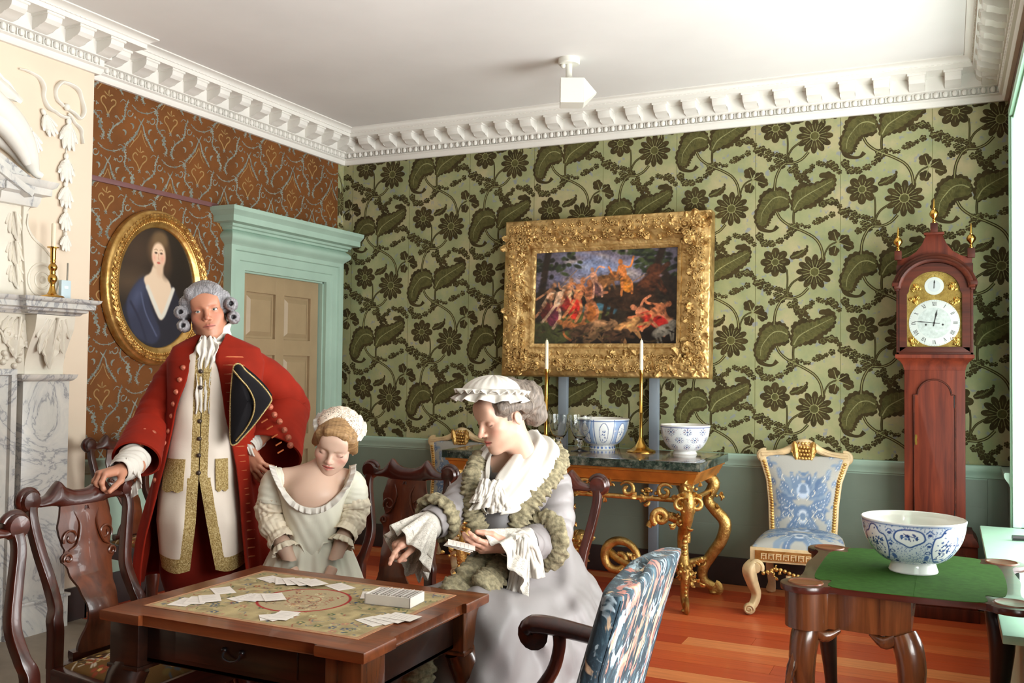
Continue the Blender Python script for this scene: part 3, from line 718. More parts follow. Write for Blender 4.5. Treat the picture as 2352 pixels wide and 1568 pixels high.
def make_chair(label,seed=1):
    t=thing('dining_chair',label,'chair')
    for s in (-1,1):
        m=MB(); P=spline([(s*_sx[i],_yy[i],_zz[i]) for i in range(8)],40); m.add(tube(P,[(.020,.019)]*3+[(.016,.018),(.0165,.017),(.016,.016),(.0155,.015),(.015,.014)],up=(0,1,0),prof=rsq(.22)),0); m.obj('back_stile',m_mahog,t)
        m=MB(); m.add(tube(spline([(s*.172,.205,.46),(s*.172,.206,.3),(s*.176,.235,.12),(s*.178,.275,0)],16),(.019,.019),prof=rsq(.3),up=(1,0,0)),0); m.obj('leg',m_mahog,t)
        m=MB(); cabriole(m,s*.225,-.20,s*.7,-.7,.40,.036,foot='claw'); m.add(box(s*.225-.03,s*.225+.03,-.235,-.175,.385,.452,.008),0)
        m.add(tube(spline([(s*.19,-.205,.40),(s*.17,-.207,.375),(s*.19,-.205,.34)],10),[.012,.016,.008],8),0); m.obj('leg',m_mahog,t)
    # crest rail with scrolled ears
    m=MB(); xs=np.linspace(-.20,.20,61); top=np.interp(abs(xs),[0,.03,.06,.085,.098,.125,.16,.20],[.991,.993,1.005,1.030,1.018,.985,.972,.985]); bot=np.interp(abs(xs),[0,.07,.09,.12,.16,.20],[.930,.930,.946,.950,.950,.958])
    rings=[]; pr=np.array(rsq(.6,4))
    for x,a,b in zip(xs,top,bot):
        zc=(a+b)/2; h=(a-b)/2; yc=by(.95)+.010-.03*(1-(x/.2)**2)*.4
        rings.append([(x,yc+p[0]*.019+(.012*p[1] if p[1]>0 else 0),zc+p[1]*h) for p in pr])
    m.add(grid(np.array(rings),True,flip=True)); 
    for s in (-1,1):
        c=(s*.196,by(.98)+.006,.974)
        m.add(tube(spiral(c,(s,0,0),(0,0,1),.036,.008,-1.5,30,PI*.9),[.012,.017,.017,.014,.012],8,up=(0,1,0)))
        m.add(lathe([(.001,-.03),(.030,-.026),(.036,-.012),(.036,.012),(.030,.026),(.001,.03)],18),0,frame(c,(1,0,0),(0,0,1),(0,1,0)))
    o=m.obj('crest_rail',m_mahogx,t,angle=55)
    k=MB(); M=frame((0,by(.93)-.020,.945),(0,0,-1),(1,0,0),(0,-1,0))
    for a in (-.5,-.25,0,.25,.5): k.add(leafm(.085-abs(a)*.04,.02,-.1,3,.004,5,10),0,M@R(a*.9))
    k.obj('shell_carving',m_mahog,o)
    # solid vase splat
    m=MB(); zv=np.linspace(.475,.945,64); w=np.interp(zv,[.475,.495,.52,.55,.58,.61,.64,.68,.72,.75,.765,.785,.80,.825,.85,.88,.91,.945],[.094,.094,.086,.070,.060,.057,.062,.068,.082,.090,.104,.106,.088,.098,.106,.110,.100,.092])
    w=w+.003*np.abs(np.sin(zv*55))*(zv>.56)*(zv<.82); u=np.linspace(-1,1,15); Pg=np.zeros((64,15,3)); Pg[:,:,0]=w[:,None]*u; Pg[:,:,2]=zv[:,None]
    yb=np.interp(zv,_zz,_yy)-.012+.03*np.exp(-((zv-.62)/.08)**2)*-.6; Pg[:,:,1]=yb[:,None]-.012*(1-u**2); m.add(shell(Pg,.014,flip=False))
    for s in (-1,1):
        for (z0,x0,r) in ((.84,.070,.03),(.775,.088,.017)):
            m.add(tube(spiral((s*x0,by(z0)-.026,z0),(s,0,0),(0,0,1),r,r*.3,1.2,22,-.5),[.0035,.0045,.003],6),0,T(0,.006,0))
        m.add(tube(spline([(s*.05,by(.92)-.018,.925),(s*.034,by(.88)-.026,.88),(s*.052,by(.82)-.028,.82),(s*.08,by(.8)-.02,.80)],16),[.003,.005,.003],6))
    m.obj('splat',m_splat,t)
    m=MB(); m.add(prism([(-.115,.19),(.115,.19),(.10,.232),(-.10,.232)],.452,.484,.008)); m.add(box(-.155,.155,.185,.225,.38,.455,.004)); m.obj('shoe',m_mahogx,t)
    m=MB(); fr=[(-.255,-.225),(.255,-.225),(.19,.205),(-.19,.205)]; 
    for i in (0,1,3):
        a,b=np.array(fr[i]),np.array(fr[(i+1)%4]); d=(b-a)/np.linalg.norm(b-a); n=np.array((-d[1],d[0])); v,f=prism([tuple(a),tuple(b),tuple(b+n*.035),tuple(a+n*.035)],.375,.455,.005); m.add((v,f))
    m.obj('seat_rail',m_mahogx,t)
    m=MB(); cv=seat_canvas(seed); v,f,c=dome_cover(.47,.345,.40,.448,cv,rise=.035); m.add((v,f),0,T(0,-.015,0),col=c); m.obj('seat_cover',m_cloth,t,angle=180)
    return t
chair0=make_chair('mahogany dining chair the man in red rests his hand on, left of the card table')
chair0.location=(2.115,-4.04,0); chair0.rotation_euler=(0,0,PI/2)
def put_chair(x,y,rz,label):
    c=copy_tree(chair0); c.location=(x,y,0); c.rotation_euler=(0,0,rz); c['label']=label; return c
GRP='mahogany splat back dining chairs'; chair0['group']=GRP
put_chair(2.50,-4.77,PI/2,'mahogany dining chair at the near left edge of the picture, mostly cut off')
put_chair(.55,-2.46,PI/2,'mahogany dining chair against the brown papered wall behind the man in red')
put_chair(2.415,-3.20,0,'mahogany dining chair facing us between the girl and the woman, no one on it')
put_chair(3.085,-3.22,.02,'mahogany dining chair that the woman in grey sits on')
# ================================================================ card table
def make_card_table():
    t=thing('card_table','square walnut card table with embroidered top and notched corners, cards lying on it','table',(2.75,-4.04,0)); T0=T(-2.75,4.04,0)
    x0,x1,y0,y1=2.300,3.200,-4.385,-3.695; k=.15; e=.016
    poly=[(x0,y0),(x0+k,y0),(x0+k,y0+e),(x1-k,y0+e),(x1-k,y0),(x1,y0),(x1,y0+k),(x1-e,y0+k),(x1-e,y1-k),(x1,y1-k),(x1,y1),(x1-k,y1),(x1-k,y1-e),(x0+k,y1-e),(x0+k,y1),(x0,y1),(x0,y1-k),(x0+e,y1-k),(x0+e,y0+k),(x0,y0+k)]
    m=MB(); m.add(prism(poly,.690,.7195,.006,2),0,T0); tp=m.obj('table_top',m_walnut,t,angle=30)
    ex0,ex1,ey0,ey1=2.382,3.118,-4.292,-3.772; cv=Canvas(ex1-ex0,ey1-ey0,330,240,(168,150,112)); n1=vnoise((240,330),(24,33),3); cv.c*=(.86+.25*n1)[...,None]; W,H=ex1-ex0,ey1-ey0
    embroid(cv,.02,W-.02,.02,H-.02,330,9,[(140,66,58),(70,84,104),(92,104,72),(176,120,104),(96,104,116),(190,178,140),(84,96,70),(74,86,110)],.0085)
    cx,cy=.365,.262
    cv.ell(cx,cy,.135,.135,(172,154,122),0,.03); embroid(cv,cx-.09,cx+.09,cy-.09,cy+.09,120,4,[(150,70,62),(120,60,56),(206,190,156),(110,96,84),(196,170,130)],.006)
    cv.line([(cx+.137*math.cos(a),cy+.137*math.sin(a)) for a in np.linspace(0,2*PI,60)],.0085,(158,52,52)); cv.line([(cx+.05*math.cos(a),cy+.05*math.sin(a)) for a in np.linspace(0,2*PI,40)],.004,(150,80,66),al=.6)
    cv.line([(.006,.006),(W-.006,.006),(W-.006,H-.006),(.006,H-.006),(.006,.006)],.006,(170,120,96))
    P=np.stack([cv.x+ex0,cv.y+ey0,np.full(cv.x.shape,.7206)],-1); g=MB(); g.add(grid(P),0,T0,col=cv.flat()); g.obj('embroidered_panel',m_cloth,tp,angle=180)
    m=MB(); rim=.006
    for a in ((ex0-rim,ex1+rim,ey0-rim,ey0),(ex0-rim,ex1+rim,ey1,ey1+rim),(ex0-rim,ex0,ey0,ey1),(ex1,ex1+rim,ey0,ey1)): m.add(box(*a,.7190,.7212,.001,1),0,T0)
    m.obj('inlaid_border',plain('border_braid',(176,120,84),.6),tp)
    m=MB(); i=.055
    m.add(box(x0+i,x1-i,y0+i,y0+i+.02,.575,.69,.003),0,T0); m.add(box(x0+i,x1-i,y1-i-.02,y1-i,.575,.69,.003),0,T0); m.add(box(x0+i,x0+i+.02,y0+i,y1-i,.575,.69,.003),0,T0); m.add(box(x1-i-.02,x1-i,y0+i,y1-i,.575,.69,.003),0,T0)
    m.add(box(x0+i,x1-i,y0+i,y1-i,.575,.590,.003),0,T0); m.obj('apron',m_walnutd,t)
    d=MB(); d.add(box(x0+.24,x1-.24,y0+i-.006,y0+i,.600,.678,.003),0,T0); dr=d.obj('drawer',m_walnutd,t)
    h=MB(); h.add(tube(spline([(2.72,y0+i-.012,.650),(2.725,y0+i-.02,.632),(2.75,y0+i-.022,.625),(2.775,y0+i-.02,.632),(2.78,y0+i-.012,.650)],14),.0035,6),0,T0)
    for x in (2.72,2.78): h.add(sphere((x,y0+i-.01,.650),.008),0,T0)
    h.obj('handle',m_blackl,dr)
    for cx,cy,sx,sy in ((x0+.075,y0+.075,-1,-1),(x1-.075,y0+.075,1,-1),(x1-.075,y1-.075,1,1),(x0+.075,y1-.075,-1,1)):
        m=MB(); m.add(box(cx-.055,cx+.055,cy-.055,cy+.055,.560,.692,.005),0,T0); m.add(box(cx-.060,cx+.060,cy-.060,cy+.060,.556,.568,.003),0,T0)
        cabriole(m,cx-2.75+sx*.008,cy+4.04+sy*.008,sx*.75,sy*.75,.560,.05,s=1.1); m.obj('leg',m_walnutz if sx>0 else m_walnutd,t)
    return t
card_table=make_card_table()
# ================================================================ green baize games table
def make_games_table():
    t=thing('games_table','folding mahogany games table opened out, green baize top with dished round corners','table',(4.37,-2.72,0)); T0=T(-4.37,2.72,0)
    x0,x1,y0,y1=4.0,4.745,-3.13,-2.31; r=.082
    def outline(x0,x1,y0,y1,r,inset=0,wave=.028):
        pts=[]; c=[(x0+r*.8,y0+r*.8,PI*.62,PI*1.88),(x1-r*.8,y0+r*.8,PI*1.12,PI*2.38),(x1-r*.8,y1-r*.8,-PI*.38,PI*.88),(x0+r*.8,y1-r*.8,PI*.12,PI*1.38)]
        for i,(cx,cy,a0,a1) in enumerate(c):
            for a in np.linspace(a0,a1,16): pts.append((cx+(r-inset)*math.cos(a),cy+(r-inset)*math.sin(a)))
            p=np.array(pts[-1]); nx=c[(i+1)%4]; q=np.array((nx[0]+(r-inset)*math.cos(nx[2]),nx[1]+(r-inset)*math.sin(nx[2]))); d=q-p; L=np.linalg.norm(d); nn=np.array((d[1],-d[0]))/L
            for s in np.linspace(.06,.94,14): 
                w=-.012*math.sin(PI*s)+wave*(math.exp(-((s-.5)/.28)**2)-.05)*.8-inset*.3; pts.append(tuple(p+d*s+nn*w))
        return pts
    xm=4.40
    full=outline(x0,x1,y0,y1,r)
    # two leaves with a seam at xm
    L=[p for p in full]
    m=MB(); m.add(prism(full,.696,.7185,.006,2),0,T0); m.add(box(xm-.0015,xm+.0015,y0-.03,y1+.03,.690,.694),0,T0); top=m.obj('table_top',m_mahogx,t,angle=30)
    # baize field: top minus round dishes
    b=[]; 
    k=.155
    bz=[(x0+.085,y0+k),(x0+k-.015,y0+k-.02),(x0+k,y0+.035),(x0+.37,y0+.020),(x1-k,y0+.035),(x1-k+.015,y0+k-.02),(x1-.085,y0+k),(x1-.07,y0+.4),(x1-.085,y1-k),(x1-k+.015,y1-k+.02),(x1-k,y1-.035),(x0+.37,y1-.02),(x0+k,y1-.035),(x0+k-.015,y1-k+.02),(x0+.085,y1-k),(x0+.075,y0+.4)]
    m=MB(); m.add(prism([tuple(p) for p in spline(bz,90,True)],.7180,.7200),0,T0); m.add(box(xm-.001,xm+.001,y0+.02,y1-.02,.7195,.7204),0,T0); m.obj('baize',m_baize,top,flat=True)
    for cx,cy in ((x0+.066,y0+.066),(x1-.066,y0+.066),(x1-.066,y1-.066),(x0+.066,y1-.066)):
        d=MB(); d.add(lathe([(.0,.7192),(.044,.7192),(.049,.7205),(.052,.7225),(.056,.7222),(.058,.7185)],28,False),0,T0@T(cx,cy,0)); d.obj('counter_dish',m_walnut,top)
    # frame under the fixed leaf
    m=MB(); ap=[(4.05,y0+.055),(4.16,y0+.055),(4.165,y0+.075),(4.25,y0+.055),(4.34,y0+.060),(4.39,y0+.060),(4.39,y1-.06),(4.05,y1-.055),(4.035,y1-.2),(4.035,y0+.2)]
    m.add(prism(ap,.575,.697,.003),0,T0); m.add(lathe([(.072,.575),(.072,.697)],24),0,T0@T(4.07,y0+.075,0)); m.add(lathe([(.072,.575),(.072,.697)],24),0,T0@T(4.07,y1-.075,0)); m.obj('apron',m_walnutz,t)
    m=MB(); m.add(box(4.395,4.735,y1-.10,y1-.075,.60,.69,.003),0,T0); m.obj('gate_rail',m_blackl,t)
    for cx,cy,sx,sy,nm,mt in ((4.075,y0+.08,-.6,-.8,'leg',m_walnutz),(4.365,y0+.085,.9,-.4,'leg',m_walnutz),(4.075,y1-.08,-.7,.7,'leg',m_walnutd),(4.655,y0+.60,.5,-.7,'leg',m_blackl)):
        m=MB(); cabriole(m,cx-4.37,cy+2.72,sx,sy,.58,.042); 
        if nm=='leg' and mt is not m_blackl: 
            for q in ((.05,0,-1),(0,.0,1)): pass
            e_=-1 if cx>4.2 else 1; m.add(tube(spline([(cx-4.37+.02*e_,cy+2.72-.012,.568),(cx-4.37+.055*e_,cy+2.72-.012,.550),(cx-4.37+.10*e_,cy+2.72-.006,.572)],10),[.020,.022,.006],10),0)
        else: m.add(box(cx-4.37-.03,cx-4.37+.03,cy+2.72-.03,cy+2.72+.03,.56,.692,.006),0)
        o=m.obj(nm,mt,t)
        if cy<-2.9 and cx<4.2:
            k=MB(); M=look_M((cx-4.37-.028,cy+2.72-.036,.535),(-.25,-.3,-1),(-.6,-.8,0)); k.add(leafm(.17,.034,-.1,5,.006),0,M); k.obj('knee_carving',m_walnutz,o)
    return t
games_table=make_games_table()
# ================================================================ chimneypiece
def ring_tube(mb,c,r,w,mi=0,seg=24,ax='X'):
    p=[(c[0],c[1]+r*math.cos(a),c[2]+r*math.sin(a)) for a in np.linspace(0,2*PI,seg,endpoint=False)]; mb.add(tube(p,w,8,closed=True),mi)
def acanthus(mb,o,down,out,L,Wd,mi=0,th=.008):
    """carved acanthus leaf hanging along 'down' on a face with normal 'out'"""
    M=look_M(o,down,out)
    mb.add(leafm(L,Wd,.12,4,th,9,20,.10),mi,M)
    for s in (-1,1): mb.add(leafm(L*.72,Wd*.5,.12,3,th,7,14,.1),mi,M@T(0,s*Wd*.30,-.004)@R(s*.22)); mb.add(leafm(L*.45,Wd*.34,.15,3,th,7,12,.1),mi,M@T(0,s*Wd*.5,-.006)@R(s*.42))
    mb.add(tube([(0,0,.012),(L*.5,0,.016),(L*.9,0,.012)],[.008,.006,.003],6),mi,M)
def build_chimney():
    t=thing('chimneypiece','white veined marble chimneypiece with broken pediment on the cream chimney breast','fireplace',(.10,-3.4,0)); T0=T(-.10,3.4,0)
    def part(nm,mb,m,par=t,**k): return mb.obj(nm,m,par,**k)
    m=MB(); m.add(box(.10,.172,-3.02,-2.715,0,.165,.003),0,T0); m.add(box(.10,.182,-3.03,-2.705,.165,.182,.006),0,T0); part('plinth',m,m_marble)
    m=MB(); m.add(box(.10,.158,-3.01,-2.728,.18,1.33,.003),0,T0); part('pilaster',m,m_marble)
    m=MB(); m.add(mitre([(.10,-2.728),(.158,-2.728),(.158,-3.012),(.10,-3.012)],[(0,1.325),(.012,1.33),(.026,1.345),(.03,1.362),(0,1.364)]),0,T0); m.add(box(.10,.16,-3.012,-2.728,1.325,1.363),0,T0); part('ledge',m,m_marble)
    # console bracket with acanthus
    zs=np.linspace(1.362,1.675,24); xo=np.interp(zs,[1.362,1.40,1.46,1.53,1.60,1.675],[.150,.150,.160,.190,.225,.236]); poly=[(.10,1.362)]+list(zip(xo,zs))+[(.10,1.675)]
    m=MB(); v,f=prism(poly,-3.0,-2.765,.004); m.add((v,f),0,T0@frame((0,0,0),(1,0,0),(0,0,1),(0,1,0))); br=part('bracket',m,m_statuary)
    m=MB(); acanthus(m,(.238-.10,-2.88+3.4,1.665),(-.30,0,-1),(1,0,-.3),.28,.10); part('acanthus_leaf',m,m_statuary,br)
    # shelf: projecting end and recessed middle
    pr=[(0,1.675),(.03,1.678),(.04,1.69),(.055,1.695),(.06,1.706),(.085,1.712),(.085,1.738),(.094,1.742),(.104,1.752),(.108,1.764),(0,1.764)]
    m=MB(); m.add(mitre([(.10,-2.765),(.205,-2.765),(.205,-3.02),(.10,-3.02)],pr),0,T0); m.add(box(.10,.21,-3.02,-2.765,1.676,1.763),0,T0)
    m.add(mitre([(.155,-3.0),(.155,-4.7)],pr),0,T0); m.add(box(.10,.16,-4.7,-3.0,1.676,1.763),0,T0); part('mantel_shelf',m,m_marble)
    m=MB(); m.add(box(.10,.150,-4.7,-3.0,1.365,1.68,.003),0,T0); fr=part('frieze',m,m_statuary)
    m=MB(); acanthus(m,(.054,.36-.0,1.66),(0,-.15,-1),(1,0,0),.22,.10); 
    for c,r in ((.22,.05),(.30,.03)): m.add(tube(spiral((.058,c,1.60-r),(0,1,0),(0,0,1),r,.01,1.4,26),[.006,.011,.010],7))
    for k in range(12): m.add(sphere((.056,.24+.16*rng.random(),1.40+.16*rng.random()),.016,8,6))
    part('frieze_carving',m,m_statuary,fr)
    # inner surround mouldings
    m=MB(); p=[(-3.16,0),(-3.16,1.27),(-4.6,1.27),(-4.6,0)]; M=T0@frame((.10,0,0),(0,1,0),(0,0,1),(1,0,0))
    m.add(mitre(p,[(0,-.05),(0,.012),(-.03,.014),(-.034,.03),(-.085,.032),(-.09,.050),(-.118,.054),(-.13,.040),(-.13,-.0)]),0,M); part('inner_surround',m,m_marble)
    # overmantel
    m=MB(); z0=1.764; m.add(box(.10,.135,-3.16,-2.985,z0,2.245,.003),0,T0); m.add(box(.10,.118,-4.6,-3.16,z0,2.245),0,T0); om=part('overmantel_panel',m,m_statuary)
    m=MB(); out=[(-2.984,2.235),(-3.012,2.21),(-3.02,2.15),(-2.99,2.092),(-2.93,2.046),(-2.86,2.002),(-2.815,1.936),(-2.80,1.857),(-2.822,1.79),(-2.84,z0),(-3.0,z0),(-3.03,2.1),(-3.03,2.24)]
    v,f=prism(out,.10,.150,.004); m.add((v,f),0,T0@frame((0,0,0),(0,1,0),(0,0,1),(1,0,0))); 
    for r,a in ((.085,.010),(.045,.008)): ring_tube(m,(.048,-2.905+3.4,1.862),r,a)
    m.add(sphere((.05,-2.905+3.4,1.862),(.012,.02,.02)))
    m.add(tube([(.052,y+3.4,z) for y,z in spline([(-3.0,2.2),(-3.005,2.14),(-2.97,2.08),(-2.9,2.03),(-2.84,1.97)],20)],[.004,.008,.005],6)); part('side_scroll',m,m_statuary)
    m=MB()
    for y0,z0_,L in ((-3.07,2.2,.16),(-3.065,2.05,.15),(-3.06,1.93,.13)): acanthus(m,(.037,y0+3.4,z0_),(0,.1,-1),(1,0,0),L,.05,0,.006)
    part('pilaster_carving',m,m_statuary,om)
    pp=[(0,2.235),(.02,2.238),(.03,2.26),(.035,2.29),(.07,2.30),(.07,2.335),(.085,2.345),(.095,2.372),(0,2.374)]
    m=MB(); m.add(mitre([(.10,-2.985),(.150,-2.985),(.150,-3.18)],pp),0,T0); m.add(box(.10,.152,-4.6,-2.985,2.236,2.373),0,T0); m.add(mitre([(.138,-3.17),(.138,-4.6)],pp),0,T0); part('entablature',m,m_marble)
    m=MB(); a,b=np.array((-3.0,2.372)),np.array((-3.62,2.69)); d=(b-a)/np.linalg.norm(b-a); n=np.array((d[1],-d[0]))*-1
    for o0,o1,x in ((-.005,.03,.19),(.03,.075,.215),(.075,.11,.245)):
        q=[a+n*o0,b+n*o0,b+n*o1,a+n*o1+np.array((.0,0))]; v,f=prism([tuple(w) for w in q],.10,x,.003); m.add((v,f),0,T0@frame((0,0,0),(0,1,0),(0,0,1),(1,0,0)))
    part('pediment',m,m_marble)
build_chimney()
def build_stucco():
    t=thing('stucco_garland','white stucco ribbon with hanging husks in relief on the cream chimney breast','plasterwork',(.10,-2.75,2.4)); o=(-.10,2.75,-2.4); T0=T(*o)
    X=.108
    def P(l): return [(X,y,z) for y,z in l]
    m=MB()
    A=spline(P([(-3.044,2.956),(-2.985,2.957),(-2.931,2.947),(-2.9,2.902),(-2.892,2.845),(-2.866,2.797),(-2.816,2.788),(-2.771,2.772),(-2.739,2.775)]),40); A[:,0]+=.006*np.sin(np.linspace(0,22,40)); m.add(tube(A,[(.004,.010),(.010,.018),(.010,.020),(.010,.017),(.008,.014)],10,up=(1,0,0)),0,T0)
    B=spline(P([(-2.773,2.832),(-2.811,2.855),(-2.819,2.913),(-2.789,2.955),(-2.738,2.964),(-2.678,2.941),(-2.65,2.893),(-2.641,2.825),(-2.66,2.79),(-2.707,2.81),(-2.766,2.834)]),50); B[:,0]+=.006*np.sin(np.linspace(0,30,50)); m.add(tube(B,[(.008,.012),(.010,.018),(.010,.020),(.010,.018),(.008,.014)],10,up=(1,0,0)),0,T0)
    Cc=spline(P([(-2.739,2.797),(-2.693,2.758),(-2.652,2.719),(-2.643,2.652)]),24); Cc[:,0]+=.005*np.sin(np.linspace(0,14,24)); m.add(tube(Cc,[(.008,.012),(.009,.018),(.005,.014)],10,up=(1,0,0)),0,T0); m.add(sphere((.118,-2.755,2.828),(.016,.018,.02)),0,T0)
    m.obj('ribbon',m_plaster,t)
    def husk(y,z,s,rot=0):
        h=MB(); M=T0@frame((.106,y,z),(1,0,0),(0,1,0),(0,0,1))@R(rot,'X')
        for a,w in ((-.62,.034),(.62,.034),(-.28,.04),(.28,.04),(0,.044)):
            L=.145 if abs(a)<.5 else .115; h.add(leafm(L*s,w*s,-.05,2,.010,7,14,.18),0,M@frame((.006+.010*(1-abs(a)),0,.05*s),(0,math.sin(a)*.8,-math.cos(a)),(0,math.cos(a),math.sin(a)*.8),(1,0,0)))
        h.add(sphere((.008,0,.06*s),(.012,.016*s,.022*s),10,7),0,M); return h.obj('husk',m_plaster,t,angle=60)
    for y,z,s,r in ((-2.738,2.69,1.05,0),(-2.748,2.50,.95,0),(-2.748,2.352,.85,0),(-2.746,2.215,.72,0),(-2.743,2.095,.62,0),(-2.873,2.72,.85,.5),(-2.958,2.61,.8,.4)): husk(y,z,s,r)
    c=MB(); c.add(tube([(.106,-2.742,2.77),(.106,-2.748,2.04)],.004,6),0,T0); c.obj('hanging_stem',m_plaster,t)
    f=thing('stucco_figure','white stucco figure reclining on the slope of the pediment, cut by the picture edge','plasterwork',(.16,-3.2,2.45)); T1=T(-.16,3.2,-2.45)
    # long robed body down to the feet
    m=MB(); m.add(tube(spline([(.19,-3.42,2.80),(.20,-3.30,2.72),(.21,-3.17,2.64),(.205,-3.09,2.56),(.19,-3.03,2.475),(.18,-2.99,2.42),(.18,-2.955,2.405)],30),[.09,.085,.075,.062,.045,.024,.02],14),0,T1)
    m.add(tube(spline([(.20,-3.36,2.68),(.22,-3.22,2.62),(.22,-3.12,2.53),(.20,-3.05,2.45)],20),[.05,.052,.040,.022],12),0,T1)
    m.add(tube(spline([(.15,-3.2,2.56),(.15,-3.10,2.52),(.15,-3.04,2.47),(.15,-2.99,2.42)],16),[.03,.035,.03,.012],10),0,T1); m.obj('body',m_plaster,f)
    m=MB(); m.add(leafm(.26,.10,.1,2,.02),0,T1@look_M((.15,-3.30,2.90),(0,.9,-.55),(1,0,0))); m.obj('wing',m_plaster,f)
build_stucco()
def candlestick(name,label,loc,prof,mat,cat='candlestick',seg=28,group=None):
    t=thing(name,label,cat,loc,group=group); o=MB().add(lathe(prof,seg)).obj('stem',mat,t,angle=50); return t
ms=candlestick('candlestick','short turned brass candlestick with knopped stem on the marble mantel shelf',(.225,-2.905,1.764),[(.058,0),(.060,.006),(.056,.012),(.040,.016),(.026,.022),(.018,.036),(.013,.06),(.011,.075),(.015,.080),(.022,.092),(.024,.104),(.020,.118),(.013,.126),(.015,.134),(.013,.142),(.020,.152),(.023,.164),(.018,.176),(.011,.184),(.014,.192),(.012,.20),(.014,.21),(.014,.25),(.016,.262),(.030,.266),(.030,.270),(.012,.270)],m_brass)
m_wax=plain('ivory_candle_wax',(236,226,200),.45,var=.02,sss=.2)
c=MB().add(lathe([(.0115,0),(.0115,.118),(.009,.125),(.002,.126)],16)).add(tube([(0,0,.12),(.001,0,.134)],.0012,6)).obj('candle',m_wax,None,loc=(.225,-2.905,2.034)); tag(c,'ivory candle in the brass candlestick on the mantel shelf','candle')
def monitor():
    t=thing('alarm_sensor','small pale blue box with a thin grey aerial on the mantel shelf','sensor',(.19,-2.80,1.764))
    MB().add(box(-.012,.012,-.030,.030,0,.105,.004)).obj('case',plain('pale_blue_plastic',(196,214,222),.4,var=.01),t); MB().add(box(.011,.0135,-.012,.012,.060,.074,.001)).obj('label_window',plain('white_label',(246,246,246),.4,var=0),t); MB().add(tube([(0,.014,.10),(0,.016,.20)],.0045,8)).obj('aerial',plain('grey_aerial',(140,134,120),.5),t)
monitor()
